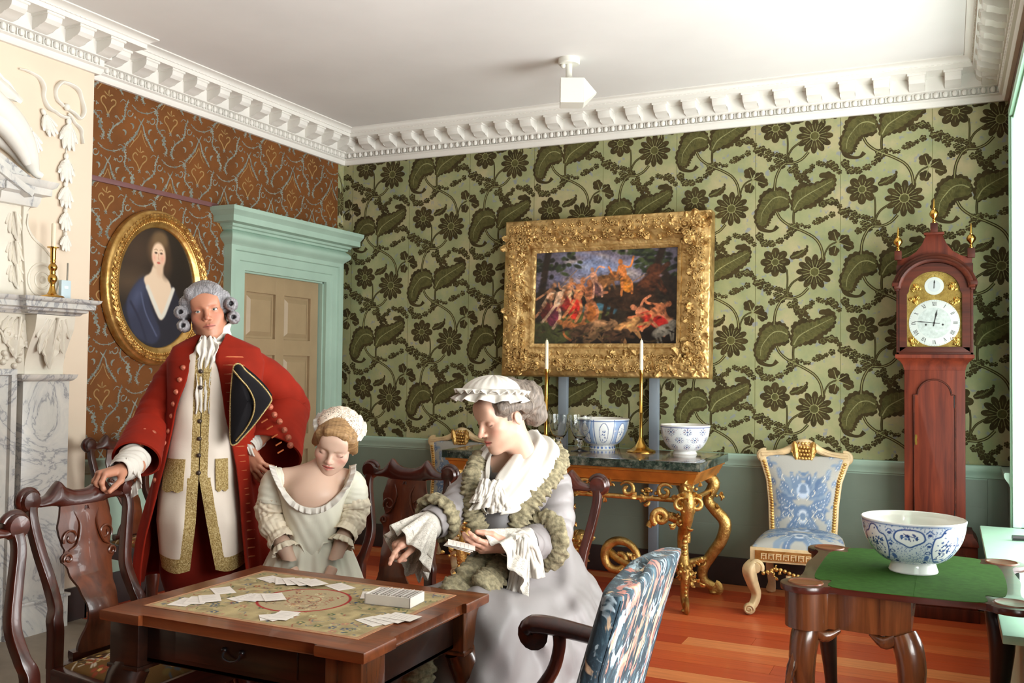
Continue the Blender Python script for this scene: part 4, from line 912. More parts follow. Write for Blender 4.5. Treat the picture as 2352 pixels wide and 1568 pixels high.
# ================================================================ oval portrait
def oval():
    t=thing('oval_portrait','oval gilt framed portrait of a lady in a blue gown','picture',(.004,-1.995,1.90))
    A,B=.318,.385
    cv=Canvas(.66,.80,170,206,(34,28,24)); cv.ell(.16,.62,.22,.22,(64,48,38),0,1.2,.7); cv.ell(.5,.25,.25,.3,(24,20,20),0,1.2,.8); cv.ell(.1,.42,.2,.08,(74,58,44),0,1.0,.7)
    cv.poly([(.0,.0),(.02,.15),(.10,.33),(.19,.44),(.27,.47),(.42,.44),(.50,.36),(.56,.2),(.60,0)],(30,32,44),4,smooth=60); cv.poly([(.10,.33),(.19,.44),(.235,.43),(.28,.28),(.36,.12),(.30,.05),(.16,.10),(.10,.22)],(44,49,70),6,smooth=60); cv.ell(.17,.34,.04,.10,(66,73,100),-.4,1.2,.7); cv.line([(.12,.30),(.19,.2),(.25,.07)],.02,(36,40,60),smooth=20,al=.7); cv.line([(.2,.36),(.24,.24),(.33,.1)],.015,(76,84,110),smooth=20,al=.5)
    cv.poly([(.22,.45),(.27,.49),(.30,.55),(.36,.56),(.38,.49),(.43,.44),(.45,.36),(.40,.25),(.36,.20),(.30,.28),(.25,.38)],(214,190,164),3,smooth=60); cv.line([(.25,.40),(.31,.30),(.37,.22),(.43,.33),(.46,.40)],.03,(206,202,190),smooth=30,al=.8)
    cv.ell(.335,.635,.085,.10,(92,70,50),0,.5); cv.ell(.345,.70,.06,.055,(104,82,58),0,.6); cv.ell(.40,.56,.045,.09,(60,44,34),0,.8,.8)
    cv.ell(.335,.60,.056,.082,(222,192,164),.06,.25); cv.ell(.345,.525,.032,.06,(206,176,150),0,.5,.8); cv.ell(.365,.585,.022,.03,(214,150,130),0,1,.6); cv.ell(.30,.585,.018,.026,(216,156,136),0,1,.6)
    for x in (.312,.355): cv.ell(x,.617,.011,.006,(70,50,44),0,.5); cv.line([(x-.014,.634),(x,.639),(x+.014,.634)],.004,(140,104,80),smooth=8)
    cv.line([(.335,.615),(.331,.585),(.336,.578)],.006,(190,142,120),smooth=8); cv.ell(.335,.556,.014,.006,(178,78,70),0,.5)
    x,y=cv.x-.33,cv.y-.40; r=np.linspace(0,1,40); m=MB()
    # polar sheet sampled from the canvas
    th=np.linspace(0,2*PI,121)[:-1]; Rr,Th=np.meshgrid(np.linspace(0,1,90),np.linspace(0,2*PI,240,endpoint=False),indexing='ij'); px=Rr*np.cos(Th)*A*1.02; py=Rr*np.sin(Th)*B*1.02
    ci=np.clip(((px+.33)/.66*(cv.nx-1)),0,cv.nx-1.001); cj=np.clip(((py+.40)/.80*(cv.ny-1)),0,cv.ny-1.001); i0=ci.astype(int); j0=cj.astype(int); fx=(ci-i0)[...,None]; fy=(cj-j0)[...,None]; cc=cv.c
    col=(cc[j0,i0]*(1-fx)+cc[j0,i0+1]*fx)*(1-fy)+(cc[j0+1,i0]*(1-fx)+cc[j0+1,i0+1]*fx)*fy
    P=np.stack([np.full(px.shape,.026),px,py],-1); v,f=grid(P,True); m.add((v,f),0,col=s2l(np.clip(col,0,255)/255).reshape(-1,3)); m.obj('canvas',m_oil,t,angle=180)
    fr=MB(); n=160; an=np.linspace(0,2*PI,n,endpoint=False)
    pr=[(-.012,.004),(-.012,.034),(-.004,.042),(.010,.044),(.016,.052),(.024,.056),(.036,.050),(.040,.058),(.052,.070),(.066,.070),(.076,.058),(.080,.050),(.088,.048),(.096,.036),(.098,.004)]
    G=np.array([[(h+(.005*math.sin(k*2*PI/4) if .05<h and 0.03<o<.07 else 0),(A+o)*math.cos(a),(B+o)*math.sin(a)) for o,h in pr] for k,a in enumerate(an)]); fr.add(grid(G,True,True,flip=True)); 
    fo=fr.obj('frame',m_gold,t,angle=60)
    k=MB()
    for i in range(150): 
        a=2*PI*i/150; k.add(sphere((.058,(A+.028)*math.cos(a),(B+.028)*math.sin(a)),.0075,6,4))
    for i in range(84):
        a=2*PI*i/84; d=np.array((0,-math.sin(a)*(A+.06),math.cos(a)*(B+.06))); k.add(leafm(.045,.030,.2,2,.006,5,8,.2),0,look_M((.068,(A+.058)*math.cos(a),(B+.058)*math.sin(a)),d,(1,0,0)))
    k.obj('carved_leaf_band',m_gilt,fo)
oval()
# ================================================================ big gilt framed picture on two posts
def _m_framebase():
    n=NT('carved_frame_gilding'); v=n.co(); vo=n.n('ShaderNodeTexVoronoi',feature='SMOOTH_F1'); vo.inputs['Scale'].default_value=38; w=n.noise(v,14,3,.6); m=n.n('ShaderNodeMixRGB'); m.inputs[0].default_value=.12; n.l(v,m.inputs[1]); nn=n.n('ShaderNodeTexNoise'); nn.inputs['Scale'].default_value=9; n.l(v,nn.inputs['Vector']); n.l(nn.outputs['Color'],m.inputs[2]); n.l(m.outputs[0],vo.inputs['Vector'])
    c=n.ramp(w,[(.3,(172,134,78)),(.7,(230,196,134))]); n.bump(vo.outputs['Distance'],.75,.010); return n.set(.42,.8,.5,c)
m_framebase=_m_framebase()
def hunting_picture():
    t=thing('framed_painting','large landscape painting with struggling figures in a heavy carved gilt frame','picture',(2.30,-.115,1.935)); tilt=MB()
    W,H=1.075,.685; cv=Canvas(W,H,330,210,(40,32,24)); g=random.Random(11)
    cv.poly([(0,.38),(.15,.42),(.35,.40),(.6,.42),(.85,.45),(1.08,.5),(1.08,.7),(0,.7)],(104,96,112),6); 
    for i in range(26): cv.ell(g.uniform(.15,.75),g.uniform(.46,.68),g.uniform(.04,.1),g.uniform(.015,.035),g.choice([(150,130,132),(122,128,160),(168,150,140),(100,100,130),(176,160,150)]),g.uniform(-.3,.3),1,.6)
    cv.ell(.48,.56,.14,.06,(124,140,180),0,1,.7); cv.poly([(.35,.27),(.5,.30),(.65,.27),(.62,.22),(.4,.22)],(62,96,110),4); cv.poly([(.0,.0),(.0,.16),(.2,.20),(.45,.25),(.6,.24),(.4,.1),(.2,.0)],(74,78,40),5); cv.poly([(.25,.0),(.4,.12),(.7,.12),(1.08,.1),(1.08,0)],(30,22,18),4)
    for cx,cy,n in ((.10,.58,26),(.22,.62,18),(.85,.60,34),(.98,.56,26),(.72,.63,14)):
        for i in range(n): cv.ell(cx+g.gauss(0,.06),cy+g.gauss(0,.04),g.uniform(.015,.035),g.uniform(.008,.018),g.choice([(30,38,26),(44,54,32),(56,66,36),(26,28,22)]),g.uniform(-.6,.6),.6,.85)
    for p in ([(.05,.3),(.07,.45),(.09,.6),(.11,.69)],[(.93,.2),(.90,.4),(.92,.55),(.96,.69)],[(1.02,.3),(1.0,.45),(.93,.55)]): cv.line(p,.05,(40,28,20),smooth=20)
    def body(x,y,s,a,col,cl=None):
        c,n=math.cos(a),math.sin(a); q=lambda u,v:(x+(u*c-v*n)*s,y+(u*n+v*c)*s)
        if cl: cv.poly([q(-.03,-.05),q(.035,-.05),q(.05,-.16),q(.0,-.2),q(-.05,-.14)],cl,2,smooth=24)
        cv.poly([q(-.03,.05),q(.03,.05),q(.028,-.04),q(-.028,-.05)],col,1,smooth=20); cv.ell(*q(.005,.085),.02*s,.026*s,tuple(int(k*.9) for k in col),a,.3)
        cv.line([q(.02,.04),q(.08,.02+g.uniform(-.04,.08)),q(.13,.04+g.uniform(-.06,.08))],.018*s,col,smooth=10); cv.line([q(-.02,.04),q(-.08,g.uniform(-.05,.05)),q(-.11,g.uniform(-.1,.08))],.018*s,col,smooth=10)
        cv.line([q(.015,-.05),q(.05,-.12),q(.03,-.21)],.022*s,col,smooth=10); cv.line([q(-.015,-.05),q(-.04,-.13),q(-.07,-.2)],.022*s,col,smooth=10)
    def beast(x,y,s,a,col):
        c,n=math.cos(a),math.sin(a); q=lambda u,v:(x+(u*c-v*n)*s,y+(u*n+v*c)*s)
        cv.ell(*q(0,0),.12*s,.055*s,col,a,.25); cv.ell(*q(.12,.03),.05*s,.035*s,col,a-.4,.25); cv.line([q(.1,.0),q(.2,-.02)],.03*s,col)
        for u in (-.09,-.05,.06,.1): cv.line([q(u,-.03),q(u+g.uniform(-.05,.05),-.12)],.02*s,col)
        cv.ell(*q(0,.02),.08*s,.02*s,tuple(min(255,int(k*1.35)) for k in col),a,.9,.5)
    beast(.84,.40,1.1,.9,(74,40,24)); beast(.52,.45,.8,.2,(120,78,44)); beast(.68,.32,1.35,-.12,(46,30,20))
    for x,y,s,a,c,l in ((.13,.36,.9,-.3,(176,120,84),(96,30,26)),(.20,.33,1.0,-.35,(214,170,136),(110,40,60)),(.27,.40,.8,-.2,(190,132,96),(150,36,30)),(.35,.38,1.0,-.25,(196,120,74),(190,40,28)),(.43,.36,1.0,.1,(186,110,70),(160,90,40)),(.46,.48,.7,.3,(200,140,110),(90,60,60)),(.67,.52,.8,.3,(206,120,60),(200,120,40)),(.83,.22,1.0,1.1,(196,120,84),(176,34,30)),(.93,.24,1.0,-1.0,(190,110,70),(190,44,34)),(.28,.14,.9,1.3,(176,104,56),None)): body(x,y,s,a,c,l)
    for x,y,s,a,c in ((.36,.10,.7,.2,(84,58,40)),(.52,.14,.75,-.1,(132,96,66)),(.70,.12,.8,.3,(166,116,70)),(.62,.07,.7,0,(70,48,34)),(.97,.10,.7,.4,(140,130,116)),(.45,.06,.6,.5,(100,74,50))): beast(x,y,s,a,c)
    for p in ([(.2,.42),(.33,.54)],[(.5,.25),(.38,.36)],[(.7,.42),(.85,.5)]): cv.line(p,.005,(150,110,70))
    for i in range(40): cv.ell(g.uniform(0,W),g.uniform(0,.12),g.uniform(.01,.04),g.uniform(.004,.01),g.choice([(30,24,18),(60,50,30),(20,16,14),(84,66,40)]),g.uniform(-.5,.5),.8,.7)
    n_=vnoise(cv.x.shape,(60,90),5)*.5+vnoise(cv.x.shape,(22,34),6)*.5; cv.c*=(.62+.62*n_)[...,None]
    for i in range(520):
        x,y=g.uniform(.02,W-.02),g.uniform(.08,.5); j0=int(y/H*(cv.ny-1)); i0=int(x/W*(cv.nx-1)); k=g.choice((.3,.45,1.3,1.5,.65,.5)); cc=np.clip(cv.c[j0,i0]*k,0,235); a=g.uniform(-1,1); L=g.uniform(.008,.03); cv.ell(x,y,L*.9,L*.35,cc,a,1.1,.5)
    rr_=np.hypot((cv.x-W*.5)/(W*.62),(cv.y-H*.58)/(H*.75)); cv.c*=np.clip(1.25-.55*rr_**2,.35,1.1)[...,None]
    M=R(-.045,'X')  # leans forward at the top
    P=np.stack([cv.x-W/2,np.full(cv.x.shape,0.018),cv.y-H/2],-1); m=MB(); m.add(grid(P),0,M,col=cv.flat()); m.obj('canvas',m_oil,t,angle=180)
    # frame profile swept with mitres in XZ; offset outwards
    B=frame((0,0,0),(1,0,0),(0,0,1),(0,-1,0)); path=[(-W/2,-H/2),(W/2,-H/2),(W/2,H/2),(-W/2,H/2)]
    pr=[(0.012,-.04),(.012,-.012),(0,-.004),(-.012,.004),(-.018,.004),(-.022,-.004),(-.055,-.002),(-.085,.020),(-.12,.050),(-.15,.062),(-.175,.058),(-.190,.040),(-.215,.036),(-.225,.024),(-.225,-.085),(-.205,-.095),(-.0,-.09)]
    f=MB(); f.add(mitre(path,pr,True),0,M@B); fo=f.obj('frame',m_framebase,t,angle=50)
    k=MB(); q=random.Random(4)
    def orn(u,z,rot,s,h=.035):
        Mo=M@B@T(u,z,h)@R(rot); e=q.random()
        if e<.5: k.add(leafm(.085*s,.052*s,.5,3,.008,5,10,.3),0,Mo)
        elif e<.75: k.add(tube(spiral((0,0,.012),(1,0,0),(0,1,0),.028*s,.006,1.3,18,q.random()*6),[.006,.012,.008],6),0,Mo)
        else:
            for a in range(5): k.add(sphere((.018*s*math.cos(a*1.26),.018*s*math.sin(a*1.26),.010),.011*s,6,5),0,Mo)
            k.add(sphere((0,0,.014),.010*s,6,5),0,Mo)
    for row,(o,h) in enumerate(((.085,.012),(.125,.042),(.165,.050))):
        for i in range(46):
            u=-W/2-o+(W+2*o)*(i+.5)/46
            for z in (-H/2-o,H/2+o): orn(u,z+q.uniform(-.01,.01),q.uniform(0,6.28),q.uniform(.55,.9),h)
        for i in range(32):
            z=-H/2-o+(H+2*o)*(i+.5)/32
            for u in (-W/2-o,W/2+o): orn(u+q.uniform(-.01,.01),z,q.uniform(0,6.28),q.uniform(.55,.9),h)
    for sx in (-1,1):
        for sz in (-1,1):
            for i in range(16): orn(sx*(W/2+.11+q.uniform(-.09,.07)),sz*(H/2+.11+q.uniform(-.09,.07)),q.uniform(0,6.28),q.uniform(.9,1.35),.045)
    k.obj('frame_carving',m_frame,fo,angle=60)
    e=MB()
    for sgn in (-1,1):
        for i in range(58): e.add(sphere((-W/2-.2+(W+.4)*i/57,0,0),.0055,6,4),0,M@T(0,.085,sgn*(H/2+.217)))
        for i in range(40): e.add(sphere((0,0,-H/2-.2+(H+.4)*i/39),.0055,6,4),0,M@T(sgn*(W/2+.217),.085,0)) 
    e.obj('bead_edge',m_gold,fo)
hunting_picture()
m_post=plain('blue_grey_post_paint',(126,136,146),.5,var=.03)
for i,(x,l) in enumerate(((1.979,'left of the two blue grey uprights under the gilt framed painting'),(2.656,'right of the two blue grey uprights under the gilt framed painting'))):
    m=MB(); m.add(box(-.032,.032,-.022,.022,0,1.45,.003)); m.add(box(-.05,.05,-.022,.022,0,.012,.002)); o=m.obj('support_post',m_post,None,loc=(x,-.045,0)); tag(o,l,'post','painting support posts')
# ================================================================ console table
def scr(mb,c,x,y,r0,r1,turns,w,a0=0,n=26,mi=0): mb.add(tube(spiral(c,x,y,r0,r1,turns,n,a0),w,8),mi)
def foliage(mb,c,rad,n,s,q,out=(0,-1,0),mi=0):
    """cluster of small carved leaves and beads about c"""
    for i in range(n):
        d=np.array([q.gauss(0,1),q.gauss(0,1),q.gauss(0,1)]); d/=np.linalg.norm(d); d=d+np.array(out)*.5; p=np.array(c)+d*rad*q.uniform(.2,1)
        if q.random()<.72: mb.add(leafm(s*q.uniform(.7,1.3),s*.5,.8,3,.006,5,9,.3),mi,look_M(p,d+np.array([q.gauss(0,.5) for _ in range(3)]),(q.gauss(0,1),q.gauss(0,1),q.gauss(0,1)+.5)))
        else: mb.add(sphere(p,s*.22,7,5),mi)
def build_console():
    x0,x1,y0,y1,zt=1.49,3.20,-.955,-.20,.885
    t=thing('console_table','carved gilt console table with dark green marble slab below the framed painting','table',((x0+x1)/2,(y0+y1)/2,0)); cx,cy=(x0+x1)/2,(y0+y1)/2; T0=T(-cx,-cy,0)
    m=MB(); m.add(box(x0,x1,y0,y1,zt-.05,zt,.004),0,T0); top=m.obj('marble_slab',m_gmarble,t)
    m=MB(); m.add(box(x0+.05,x1-.05,y0+.05,y1-.04,zt,zt+.0015),0,T0); m.obj('inlaid_top',m_inlay,top,flat=True)
    m=MB(); pr=[(0,.742),(.0,.752),(.012,.757),(.018,.775),(.034,.800),(.040,.815),(.052,.820),(.052,.834),(-.02,.834),(-.02,.742)]
    m.add(mitre([(x0+.07,y1-.02),(x0+.07,y0+.07),(x1-.07,y0+.07),(x1-.07,y1-.02)],[(-a,b) for a,b in pr]),0,T0); m.obj('frieze_moulding',m_giltw,t)
    q=random.Random(8); m=MB(); A=m.add
    A(tube([(x0+.1,y0+.075,.655),(x1-.1,y0+.075,.655)],(.014,.016),8),0,T0); A(tube([(x1-.085,y0+.1,.655),(x1-.085,y1-.05,.655)],(.014,.016),8),0,T0); A(tube([(x0+.085,y0+.1,.655),(x0+.085,y1-.05,.655)],(.014,.016),8),0,T0)
    for x in (x0+.35,x0+.62,x0+.9,x0+1.1,x0+1.32,x1-.3):
        s=q.choice((-1,1)); B=MB(); foliage(B,(x-cx,y0+.07-cy,.69),.05,9,.05,q); 
        for v in B.v: m.v.append(v)
        for f in B.f: m.f.append(tuple(i+m.n for i in f))
        m.m+=B.m; m.c+=B.c; m.n+=B.n
        scr(m,(x+.07*s-cx,y0+.068-cy,.70),(s,0,0),(0,0,1),.05,.012,1.2,[.008,.016,.010],.5)
    # central shell drop
    for k in range(-3,4): A(leafm(.16-.02*abs(k),.045,.3,3,.008),0,look_M((cx+.0-cx,y0+.06-cy,.74),(k*.22,-.15,-1),(0,-1,0)))
    foliage(m,(0,y0+.05-cy,.60),.07,14,.055,q); m.obj('pierced_apron',m_gilt,t,angle=60)
    def front_leg(sx,x,y,name='leg'):
        m=MB(); d=np.array((sx*.45,-.9,0)); d/=np.linalg.norm(d); s=np.array((d[1]*-1,d[0],0))*sx; o=np.array((x-cx,y-cy,0)); P=lambda u,w,z:(o+d*u+s*w+np.array((0,0,z)))
        # main S scroll: shoulder - knee - ankle - foot
        pts=[P(-.10,0,.745),P(.02,0,.725),P(.10,0,.66),P(.09,0,.57),P(.03,0,.50),P(-.02,0,.43),P(-.01,0,.34),P(.03,0,.265),P(.045,0,.19),P(.03,0,.12),P(.035,0,.07),P(.075,0,.045)]
        m.add(tube(spline(pts,50),[(.055,.030),(.062,.04),(.066,.042),(.058,.036),(.048,.034),(.044,.034),(.042,.032),(.044,.032),(.040,.028),(.034,.024),(.036,.024),(.034,.022)],12,up=tuple(s)))
        m.add(tube(spiral(P(.075,0,.038),d,(0,0,1),.034,.010,-1.1,18,PI*.5),[(.028,.012),(.034,.014),(.03,.012)],8,up=tuple(s))); m.add(sphere(P(.06,0,.012),(.026,.026,.012)))
        # big side C scroll springing left
        scr(m,P(.02,-.13,.44),-s,np.array((0,0,1.)),.15,.10,-.45,[(.02),(.030),(.026),(.018)],PI*1.08,26); scr(m,P(.05,-.15,.555),-s,np.array((0,0,1.)),.05,.014,1.3,[.018,.024,.012],-1)
        # cartouche and shell at the shoulder
        for k in range(-2,3): m.add(leafm(.14,.05,.5,3,.008),0,look_M(P(.10,.0,.60),s*k*.35+np.array((0,0,1.0)),d))
        m.add(sphere(P(.105,0,.62),(.05,.035,.06),14,10)); scr(m,P(.125,-.045,.64),s,np.array((0,0,1.)),.045,.012,1.2,[.008,.014,.008]); scr(m,P(.125,.045,.64),-s,np.array((0,0,1.)),.045,.012,1.2,[.008,.014,.008])
        foliage(m,P(.08,-.02,.55),.07,16,.05,q,d); foliage(m,P(.05,.0,.70),.08,16,.055,q,d)
        # bead row on the shin, leaf cluster at the stretcher
        for z in np.linspace(.48,.30,6): m.add(sphere(P(.030+.02*abs(z-.4),0,z),.016,9,7))
        for z in np.linspace(.22,.10,6): m.add(sphere(P(.076-.2*abs(z-.19)*.6,0,z),.011,8,6))
        foliage(m,P(.03,0,.255),.10,34,.05,q,d); return m.obj(name,m_gilt,t,angle=60)
    front_leg(1,x1-.13,y0+.13); front_leg(-1,x0+.13,y0+.13)
    for sx,x in ((1,x1-.08),(-1,x0+.08)):
        m=MB(); o=np.array((x-cx,y1-.14-cy,0)); P=lambda u,z:o+np.array((sx*u,0,z))
        m.add(tube(spline([P(-.02,.745),P(.02,.70),P(-.02,.60),P(.02,.54),P(.09,.46),P(.07,.35),P(.0,.24),P(-.05,.15),P(-.04,.08),P(.02,.045)],40),[(.036,.03),(.04,.034),(.034,.03),(.036,.03),(.040,.032),(.038,.03),(.036,.028),(.034,.026),(.03,.024),(.03,.02)],12,up=(0,1,0)))
        m.add(tube(spiral(P(.03,.036),(sx,0,0),(0,0,1),.03,.01,-1.1,16,PI*.5),[(.026,.012),(.03,.013),(.026,.011)],8,up=(0,1,0))); m.add(sphere(P(.02,.012),(.024,.024,.012))); foliage(m,P(.0,.62),.06,12,.05,q,(sx,-.4,0)); m.obj('leg',m_gilt,t,angle=60)
    # curved stretchers meeting at a scrolled centre
    m=MB()
    for sx in (-1,1):
        a=np.array((sx*.70,-.25,.255)); m.add(tube(spline([a,(sx*.50,-.18,.17),(sx*.30,-.10,.22),(sx*.16,-.05,.28)],24),[(.022,.026),(.02,.026),(.022,.03)],10)); m.add(tube(spline([(sx*.75,.22,.22),(sx*.5,.14,.17),(sx*.28,.02,.24)],18),(.018,.022),8))
        scr(m,(sx*.27,-.10,.235),np.array((sx,0,0)),np.array((0,0,1.)),.14,.03,1.35,[.020,.030,.026,.016],-.6,34)
        foliage(m,(sx*.42,-.16,.20),.07,14,.05,q)
    foliage(m,(0,-.08,.30),.12,40,.055,q); m.add(sphere((0,-.06,.30),(.07,.06,.09),14,10)); m.obj('stretcher',m_gilt,t,angle=60)
    return t
build_console()
# ---------------------------------------------------------------- things on the console
ZC=.8865
tallp=[(.105,0),(.106,.006),(.098,.012),(.07,.020),(.048,.034),(.030,.056),(.018,.080),(.013,.10),(.0125,.25),(.017,.256),(.0125,.262),(.0125,.50),(.016,.506),(.016,.535),(.012,.535)]
for i,(x,y,l,l2) in enumerate(((2.02,-.46,'tall slender brass candlestick on the console, just right of the woman in white cap','white candle in the tall brass candlestick nearer the woman in white cap'),(2.67,-.40,'tall slender brass candlestick on the console beside the small blue and white bowl','white candle in the tall brass candlestick beside the small blue and white bowl'))):
    k=.92 if i else 1.0
    candlestick('candlestick',l,(x,y,ZC),[(r*k,z) for r,z in tallp],m_brass,group='tall brass candlesticks on the console')
    c=MB().add(lathe([(.0125,0),(.0115,.18),(.007,.196),(.002,.2)],16)).add(tube([(0,0,.19),(.001,0,.208)],.0012,6)).obj('candle',m_wax,None,loc=(x,y,ZC+.535)); tag(c,l2,'candle','candles on the console')
def _m_glass():
    n=NT('clear_goblet_glass'); n.set(.02,0,.5,(250,252,252),trans=1,ior=1.45); return n.m
m_glass=_m_glass()
for i,(x,y,l) in enumerate(((2.165,-.58,'clear glass goblet nearer the brass candlestick, on the console'),(2.315,-.585,'clear glass goblet in front of the larger console bowl'))):
    gp=[(q_[0]*1.3,q_[1]) for q_ in [(.046,0),(.047,.003),(.02,.008),(.008,.016),(.007,.03),(.012,.036),(.014,.044),(.011,.052),(.009,.060),(.016,.072),(.034,.10),(.050,.15),(.056,.20),(.0575,.235),(.0560,.235),(.0545,.20),(.0485,.15),(.0325,.102),(.012,.078),(.002,.074)]]
    o=MB().add(lathe(gp,40)).obj('glass_goblet',m_glass,None,angle=60,loc=(x,y,ZC)); tag(o,l,'glass','glass goblets on the console')
def bowl_paint(nx,ny,W,H,kind,seed):
    """outside decoration: W circumference, H height of the wall"""
    g=random.Random(seed); cv=Canvas(W,H,nx,ny,(222,224,226)); b1,b2,b3=(46,70,128),(78,104,158),(140,160,196)
    if kind=='big':
        for i in range(2600): cv.ell(g.uniform(0,W),g.uniform(H*.08,H*.97),.0019,.0019,b2,0,.5,.85)
        cv.c=cv.c*.80+np.array(b3)*.20; n=8
        for i in range(n):
            cx=W*(i+.5)/n
            if i%2==0:
                out=[(cx-.055,H*.52),(cx-.050,H*.74),(cx-.028,H*.80),(cx-.012,H*.92),(cx+.012,H*.92),(cx+.028,H*.80),(cx+.050,H*.74),(cx+.055,H*.52),(cx+.045,H*.34),(cx+.02,H*.18),(cx-.02,H*.18),(cx-.045,H*.34)]
            else:
                out=[(cx-.045,H*.84),(cx-.02,H*.90),(cx+.02,H*.90),(cx+.045,H*.84),(cx+.05,H*.70),(cx+.02,H*.60),(cx,H*.55),(cx-.02,H*.60),(cx-.05,H*.70)]
            cv.poly(out,(226,227,227),1,smooth=60); o=list(spline(out,60,True)); cv.line(o+[o[0]],.006,b2); cv.line(o+[o[0]],.003,b1); 
            m=44 if i%2==0 else 18; zc=H*.5 if i%2==0 else H*.74
            cv.line([(cx-.035,zc-H*.25),(cx-.012,zc-H*.06),(cx+.005,zc+H*.08),(cx+.02,zc+H*.16)] if i%2==0 else [(cx-.03,zc),(cx,zc+.008),(cx+.03,zc)],.003,b1,smooth=14)
            for k in range(m): 
                a=g.random()*6; cv.ell(cx+g.gauss(0,.020),zc+g.gauss(0,H*.13 if i%2==0 else H*.04),g.uniform(.003,.0085),g.uniform(.0015,.004),g.choice((b1,b1,b2,(36,54,108))),a,.4,.95)
            if i%2==0: 
                for k in range(4): cv.ell(cx+g.uniform(-.03,.03),H*.24+g.uniform(-.008,.012),.012,.004,b2,g.uniform(-.4,.4),.6,.8)
            for s in (-1,1):
                for zz_ in (.2,.62,.85): cv.line([(cx+W/n/2*s-.012,H*zz_),(cx+W/n/2*s,H*(zz_+.05)),(cx+W/n/2*s+.012,H*zz_)],.004,b2,smooth=10); cv.ell(cx+W/n/2*s,H*(zz_-.03),.007,.005,b1,0,.4,.9)
                t=np.linspace(0,4.5,14); r=.013-.0020*t; cv.line(np.stack([cx+W/n/2*s*.98+r*np.cos(t)*s,H*.42+r*np.sin(t)],1),.0025,b1)
                cv.ell(cx+W/n/2*s,H*.30,.010,.014,b2,0,.4,.8); cv.ell(cx+W/n/2*s,H*.12,.016,.005,(48,66,120),0,.4,.95)
        cv.line([(0,H*.965),(W,H*.965)],.003,b2); cv.line([(0,H*.06),(W,H*.06)],.003,b2)
    elif kind=='mid':
        n=8
        for i in range(n):
            cx=W*(i+.5)/n; f=(198,208,222) if i%2 else (226,228,228); cv.poly([(cx-W/n*.46,H*.98),(cx+W/n*.46,H*.98),(cx+W/n*.40,H*.12),(cx-W/n*.40,H*.12)],(150,172,208) if i%2 else f,1)
            o=[(cx-.026,H*.3),(cx-.030,H*.7),(cx,H*.9),(cx+.030,H*.7),(cx+.026,H*.3),(cx,H*.18)]; cv.poly(o,(228,229,229),1,smooth=40); oo=list(spline(o,40,True)); cv.line(oo+[oo[0]],.004,b1); cv.line([(cx-W/n/2,H*.1),(cx-W/n/2,H)],.006,b2)
            for k in range(14): cv.ell(cx+g.gauss(0,.011),H*.5+g.gauss(0,H*.16),g.uniform(.003,.008),g.uniform(.002,.004),g.choice((b1,b2,(84,112,170))),g.random()*6,.5,.9)
        cv.line([(0,H*.95),(W,H*.95)],.005,b2)
    else:
        for i in range(9):
            for j in range(3):
                cx=W*(i+.5*(j%2)+.25)/9; cy=H*(.25+.28*j)
                for k in range(8):
                    a=k*PI/4; cv.ell(cx+.020*math.cos(a),cy+.017*math.sin(a),.0065,.004,g.choice(((88,96,130),(110,120,150),(120,92,110))),a,.4,.85)
                cv.ell(cx,cy,.008,.007,(76,88,130),0,.3); cv.line([(cx+.030*math.cos(a),cy+.026*math.sin(a)) for a in np.linspace(0,2*PI,20)],.002,(120,128,160))
        for i in range(200): cv.ell(g.uniform(0,W),g.uniform(0,H),.003,.002,g.choice(((120,130,160),(150,120,130))),g.random()*6,.4,.7)
        cv.line([(0,H*.95),(W,H*.95)],.004,(90,100,150))
    return cv
def bowl(label,loc,R_,H,foot,kind,seed,nx=320,rz=0):
    t=thing('blue_and_white_bowl',label,'bowl',loc,rz); fh=foot[1]; ny=70
    s=np.linspace(0,1,ny); 
    zz=fh+(H-fh)*s**1.25; rr=foot[0]*.98+(R_-foot[0]*.98)*(np.sin(s*PI/2)**.72); rr=np.minimum(rr,R_); rr[-6:]+=np.linspace(0,.003,6)
    cv=bowl_paint(nx,ny,2*PI*R_,(H-fh)*1.35,kind,seed); an=np.linspace(0,2*PI,nx); P=np.stack([rr[:,None]*np.cos(an),rr[:,None]*np.sin(an),np.repeat(zz[:,None],nx,1)],-1)
    m=MB(); m.add(grid(P[:, :-1],True),0,col=s2l(np.clip(cv.c[:, :-1],0,255)/255).reshape(-1,3))
    wc=s2l((222,218,210)); th=.006; s2=s[::-1]; r2=np.maximum(rr[::-1]-th,.001); z2=zz[::-1]+th*.6*(1-s2); z2[0]=H+.002; prof=[(R_+.002,H),(R_,H+.003)]+list(zip(r2,z2))+[(.0,fh+th)]
    m.add(lathe(prof,64,False),0,col=wc); m.obj('body',m_cer,t,angle=70)
    f=MB(); f.add(lathe([(foot[0]*1.02,0),(foot[0]*1.04,.004),(foot[0]*.98,fh*.5),(foot[0]*.93,fh*.9),(foot[0]*.96,fh+.004)],48),0,col=s2l((222,222,220))); 
    if kind=='mid': 
        for k in range(20): f.add(box(-.006,.006,foot[0]*.96,foot[0]*1.015,fh*.2,fh*.75),0,R(k*2*PI/20),col=s2l((90,120,180)))
    f.obj('foot_ring',m_cer,t); return t
bowl('large blue and white bowl standing on the green baize games table',(4.385,-2.70,.7206),.172,.185,(.079,.036),'big',3,520,.35)
bowl('blue and white bowl behind the two glass goblets on the console',(2.385,-.345,ZC),.178,.205,(.085,.03),'mid',5)
bowl('small blue and white bowl at the right end of the console',(2.965,-.40,ZC),.158,.185,(.075,.022),'small',6)
